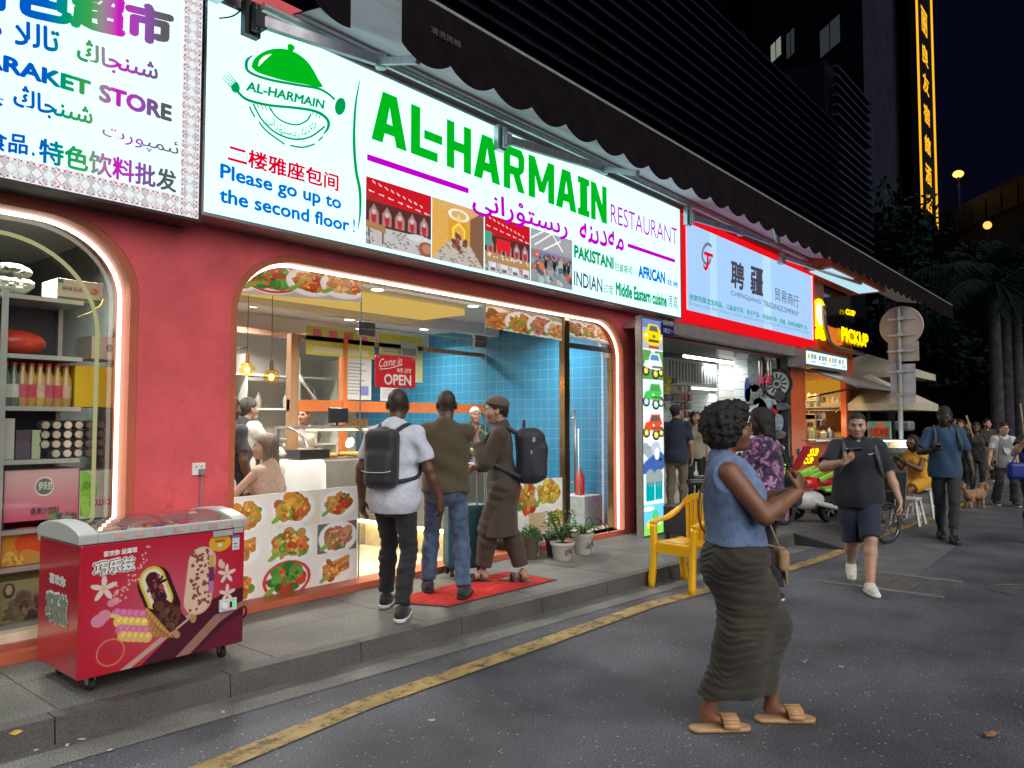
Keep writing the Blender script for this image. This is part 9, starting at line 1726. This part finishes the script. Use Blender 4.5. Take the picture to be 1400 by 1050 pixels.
b=tuple(onx(1417,700,12.2));b=(12.2,b[1],.003);E1=Person('person mostly out of frame at the right edge holding up a phone',b,205,1.70,None,(0,0),'f',1.0,SKL,(0,0),None,(.20,.30,1.36),pr=(.6,-.3,-1),head=(10,0,0),res=.011);E1.body(hands=[('l',(0,.1,-1),(1,0,0),.5,-1),('r',(-.1,.1,.9),(-.7,.3,0),.8,1)],legs='lr',feet='lr');E1.hair(HBLK,'long');E1.shirt(cloth('black_top_cloth',(.012,.012,.014)),.022,-.1,.4,101,.006,'top');E1.pants(JET,.014,1.9,102)
ph=E1.rig('phone','dark phone held by the person at the right edge','phone');m_=MB();m_.obox(tuple(E1.J['wr']+v3(-.03,.06,.09)),(.075,.01,.15));m_.build('slab',MC['black_phone'],ph,local=True);m_=MB();m_.obox(tuple(E1.J['wr']+v3(-.03,.0535,.09)),(.066,.002,.135));m_.build('screen',MC['dark_screen'],ph,local=True)
hb3=E1.rig('handbag','bright blue bag on the arm of the person at the right edge','handbag');F=Field((.05,.0,.70),(.55,.4,1.2),.012);F.rbox((.27,.22,.96),(.13,.07,.11),.05);field_obj('bag',F,pm('blue_vinyl',(.008,.02,.22),.4),hb3);m_=MB();m_.tube(smooth_pts([(.18,.22,1.05),(.24,.2,1.22),(.34,.22,1.06)],5),.01,6);m_.build('handle',MC['blue_vinyl'],hb3,local=True)
# ---------------------------------------------------------------- people inside the shops
ip=on(333,600,7.75);I1=Person('bearded man in a dark waistcoat over a white tunic inside the restaurant',(ip.x,7.75,FZ),8,1.72,None,(0,0),'m',1.0,SKT,(0,.02),(-.12,.42,1.10),(.16,.40,1.08),head=(0,4,0),res=.010);J=I1.J;I1.body(hands=[('l',(.1,.9,0),(0,0,-1),.6,-1),('r',(-.1,.9,0),(0,0,-1),.6,1)]);WTN=cloth('white_tunic_cloth',(.56,.54,.50))
I1.shirt(WTN,.024,-.50,1.9,111,.007,'tunic',sl=.034);I1.garment('waistcoat',cloth('charcoal_waistcoat',(.022,.022,.028)),lambda F:[I1.torso(F,.034,.06),F.cap(J['chest'],J['hipc']+v3(0,0,-.15),.165,.19,.05,sq=(1,.8,1)),F.cut(J['hipc']+v3(0,0,-.10),(0,0,-1)),F.cut(J['sr']+v3(-.02,0,0),(1,0,.1)),F.cut(J['sl']+v3(.02,0,0),(-1,0,.1)),F.cap(J['neck']+v3(0,.03,-.04),J['neck']+v3(0,.04,.2),.075,.08,.01,mode='sub')],['sl','sr','hipc','neck']);I1.pants(WTN,.02,1.95,112,infa=.03);I1.hair(HBLK,'short')
q=I1.k*1.07;M=R3(*I1.hang);F=Field((-.12,-.14,-.02),(.12,.14,.18),.008);F.ell((0,-.015,.055),(.09,.11,.085),0);F.cut((0,0,.045),(0,.2,-1));V,Q=F.mesh();Acc().add(V@M.T+J['head'],Q).build('skullcap',[cloth('grey_cap_cloth',(.06,.055,.05))],I1.o);F=Field((-.1,0,-.2),(.1,.14,0),.008);F.ell((0,.055,-.085),(.058,.05,.06),0);F.ell((0,.09,-.03),(.05,.05,.035),.01,mode='sub');V,Q=F.mesh();Acc().add(V@M.T+J['head'],Q).build('beard',[pm('grey_beard',(.30,.28,.26),.8,ns=60,na=.4)],I1.o)
for s_ in 'lr':I1.shoe(s_,BSH,RUB)
ip=on(311,600,6.9);I2=Person('man in a dark tee mostly hidden behind the crimson pillar inside',(ip.x,6.9,FZ),20,1.70,None,(0,0),'m',1.0,SKB,res=.011);I2.body(hands=[('l',(0,.1,-1),(1,0,0),.5,-1),('r',(0,.1,-1),(-1,0,0),.5,1)]);I2.hair(HBLK,'short');I2.shirt(cloth('dark_navy_tee',(.014,.016,.024)),.022,-.1,.7,121,.006,'tee_shirt');I2.pants(JET,.014,1.95,122)
for s_ in 'lr':I2.shoe(s_,BSH,RUB)
ip=on(372,660,6.15);I3=Person('long haired woman in a beige sleeveless top seated at the window table',(ip.x,6.15,FZ),108,1.66,[(-.12,.42,0),(.12,.42,0)],(0,0),'f',1.05,SKL,(0,.05),(-.20,.38,.80),(.22,.36,.80),(-.8,-.4,-.5),(.8,-.4,-.5),(38,4,0),.008,(0,0,.56));I3.body(hands=[('l',(.3,.9,.1),(0,0,-1),.5,-1),('r',(-.3,.9,.1),(0,0,-1),.5,1)],legs='lr');I3.hair(HBRN,'long');I3.shirt(cloth('beige_ribbed_top',(.52,.36,.28)),.012,-.05,0,131,.004,'sleeveless_top',.075);I3.pants(JEAN,.010,1.95,132)
for s_ in 'lr':I3.shoe(s_,WPL,WSO)
cr=thing('dining_chair','dark curved dining chair under the long haired woman','chair',(ip.x,6.15,FZ),rz=math.radians(18));m_=MB();m_.box(-.23,-.22,.41,.23,.22,.45);m_.build('seat',SEATB,cr,local=True,bevel=.015);m_=MB();m_.tube(smooth_pts([(-.25,.05,.66),(-.22,-.2,.70),(0,-.28,.72),(.22,-.2,.70),(.25,.05,.66)],4),.022,8);m_.build('backrest',pm('grey_wood_rail',(.10,.09,.085),.4),cr,local=True,smooth=True)
for sx_ in (-1,1):
    for sy_ in (-1,1):m_=MB();m_.beam((sx_*.2,sy_*.19,0),(sx_*.2,sy_*.19,.409 if sy_ > 0 else .69),.03,.03);m_.build('leg',SEATB,cr,local=True)
ip=on(413,600,8.9);I4=Person('kitchen worker in a white tee with folded arms behind the glass partition',(ip.x,8.9,FZ),250,1.66,None,(0,0),'f',1.0,SKL,(0,.02),(.10,.22,1.06),(-.11,.23,1.04),(-1,-.2,-.5),(1,-.2,-.5),(-40,0,0),.011);I4.body(hands=[('l',(1,.1,0),(0,-1,0),.5,-1),('r',(-1,.1,0),(0,-1,0),.5,1)]);I4.hair(HBRN,'short');I4.shirt(cloth('white_work_tee',(.62,.62,.60)),.026,-.14,.85,141,.006,'tee_shirt');I4.pants(JET,.014,1.95,142)
for s_ in 'lr':I4.shoe(s_,WPL,RUB)
ip=on(632,600,7.55+.9);I5=Person('worker in a dark green tee and white cap behind the display case',(ip.x,8.18,FZ),240,1.68,None,(0,0),'m',1.0,SKT,res=.012);I5.body(hands=[('l',(0,.1,-1),(1,0,0),.5,-1),('r',(0,.1,-1),(-1,0,0),.5,1)]);I5.hair(WPL,'short','cap');I5.shirt(cloth('dark_green_tee',(.015,.05,.035)),.022,-.1,.6,151,.006,'tee_shirt');I5.pants(JET,.014,1.95,152)
for s_ in 'lr':I5.shoe(s_,BSH,RUB)
ip=onx(925,620,11.2);T1=Person('man in a navy polo and cap standing in the mouth of the trading shop',(11.2,ip.y,FZ),25,1.74,None,(0,0),'m',1.05,SKT,head=(-35,6,0),res=.010);T1.body(hands=[('l',(0,.1,-1),(1,0,0),.5,-1),('r',(0,.1,-1),(-1,0,0),.5,1)]);T1.hair(HBLK,'buzz');T1.shirt(cloth('navy_polo_cloth',(.014,.022,.045)),.024,-.13,.8,161,.006,'polo_shirt');T1.pants(cloth('khaki_cloth',(.16,.12,.08)),.014,1.95,162);J=T1.J;M=R3(*T1.hang);F=Field((-.13,-.15,-.02),(.13,.24,.2),.008);F.ell((0,-.012,.05),(.092,.112,.088),0);F.cut((0,0,.04),(0,0,-1));F.rbox((0,.14,.046),(.075,.07,.008),.007,.01);V,Q=F.mesh();Acc().add(V@M.T+J['head'],Q).build('cap',[cloth('dark_cap_cloth',(.02,.022,.03))],T1.o)
for s_ in 'lr':T1.shoe(s_,BSH,WSO)
ip=onx(952,620,13.0);T2=Person('person in a beige top with raised arm among the racks of the trading shop',(13.0,ip.y,FZ),200,1.66,None,(0,0),'f',1.0,SKL,(0,0),None,(.18,.18,1.42),pr=(1,.1,-.6),head=(20,4,0),res=.012);T2.body(hands=[('l',(0,.1,-1),(1,0,0),.5,-1),('r',(-.3,0,.9),(0,-1,0),.7,1)]);T2.hair(HBLK,'bob');T2.shirt(cloth('beige_top_cloth',(.30,.26,.20)),.022,-.1,.6,171,.006,'top');T2.pants(JET,.014,1.95,172)
for s_ in 'lr':T2.shoe(s_,BSH,WSO)
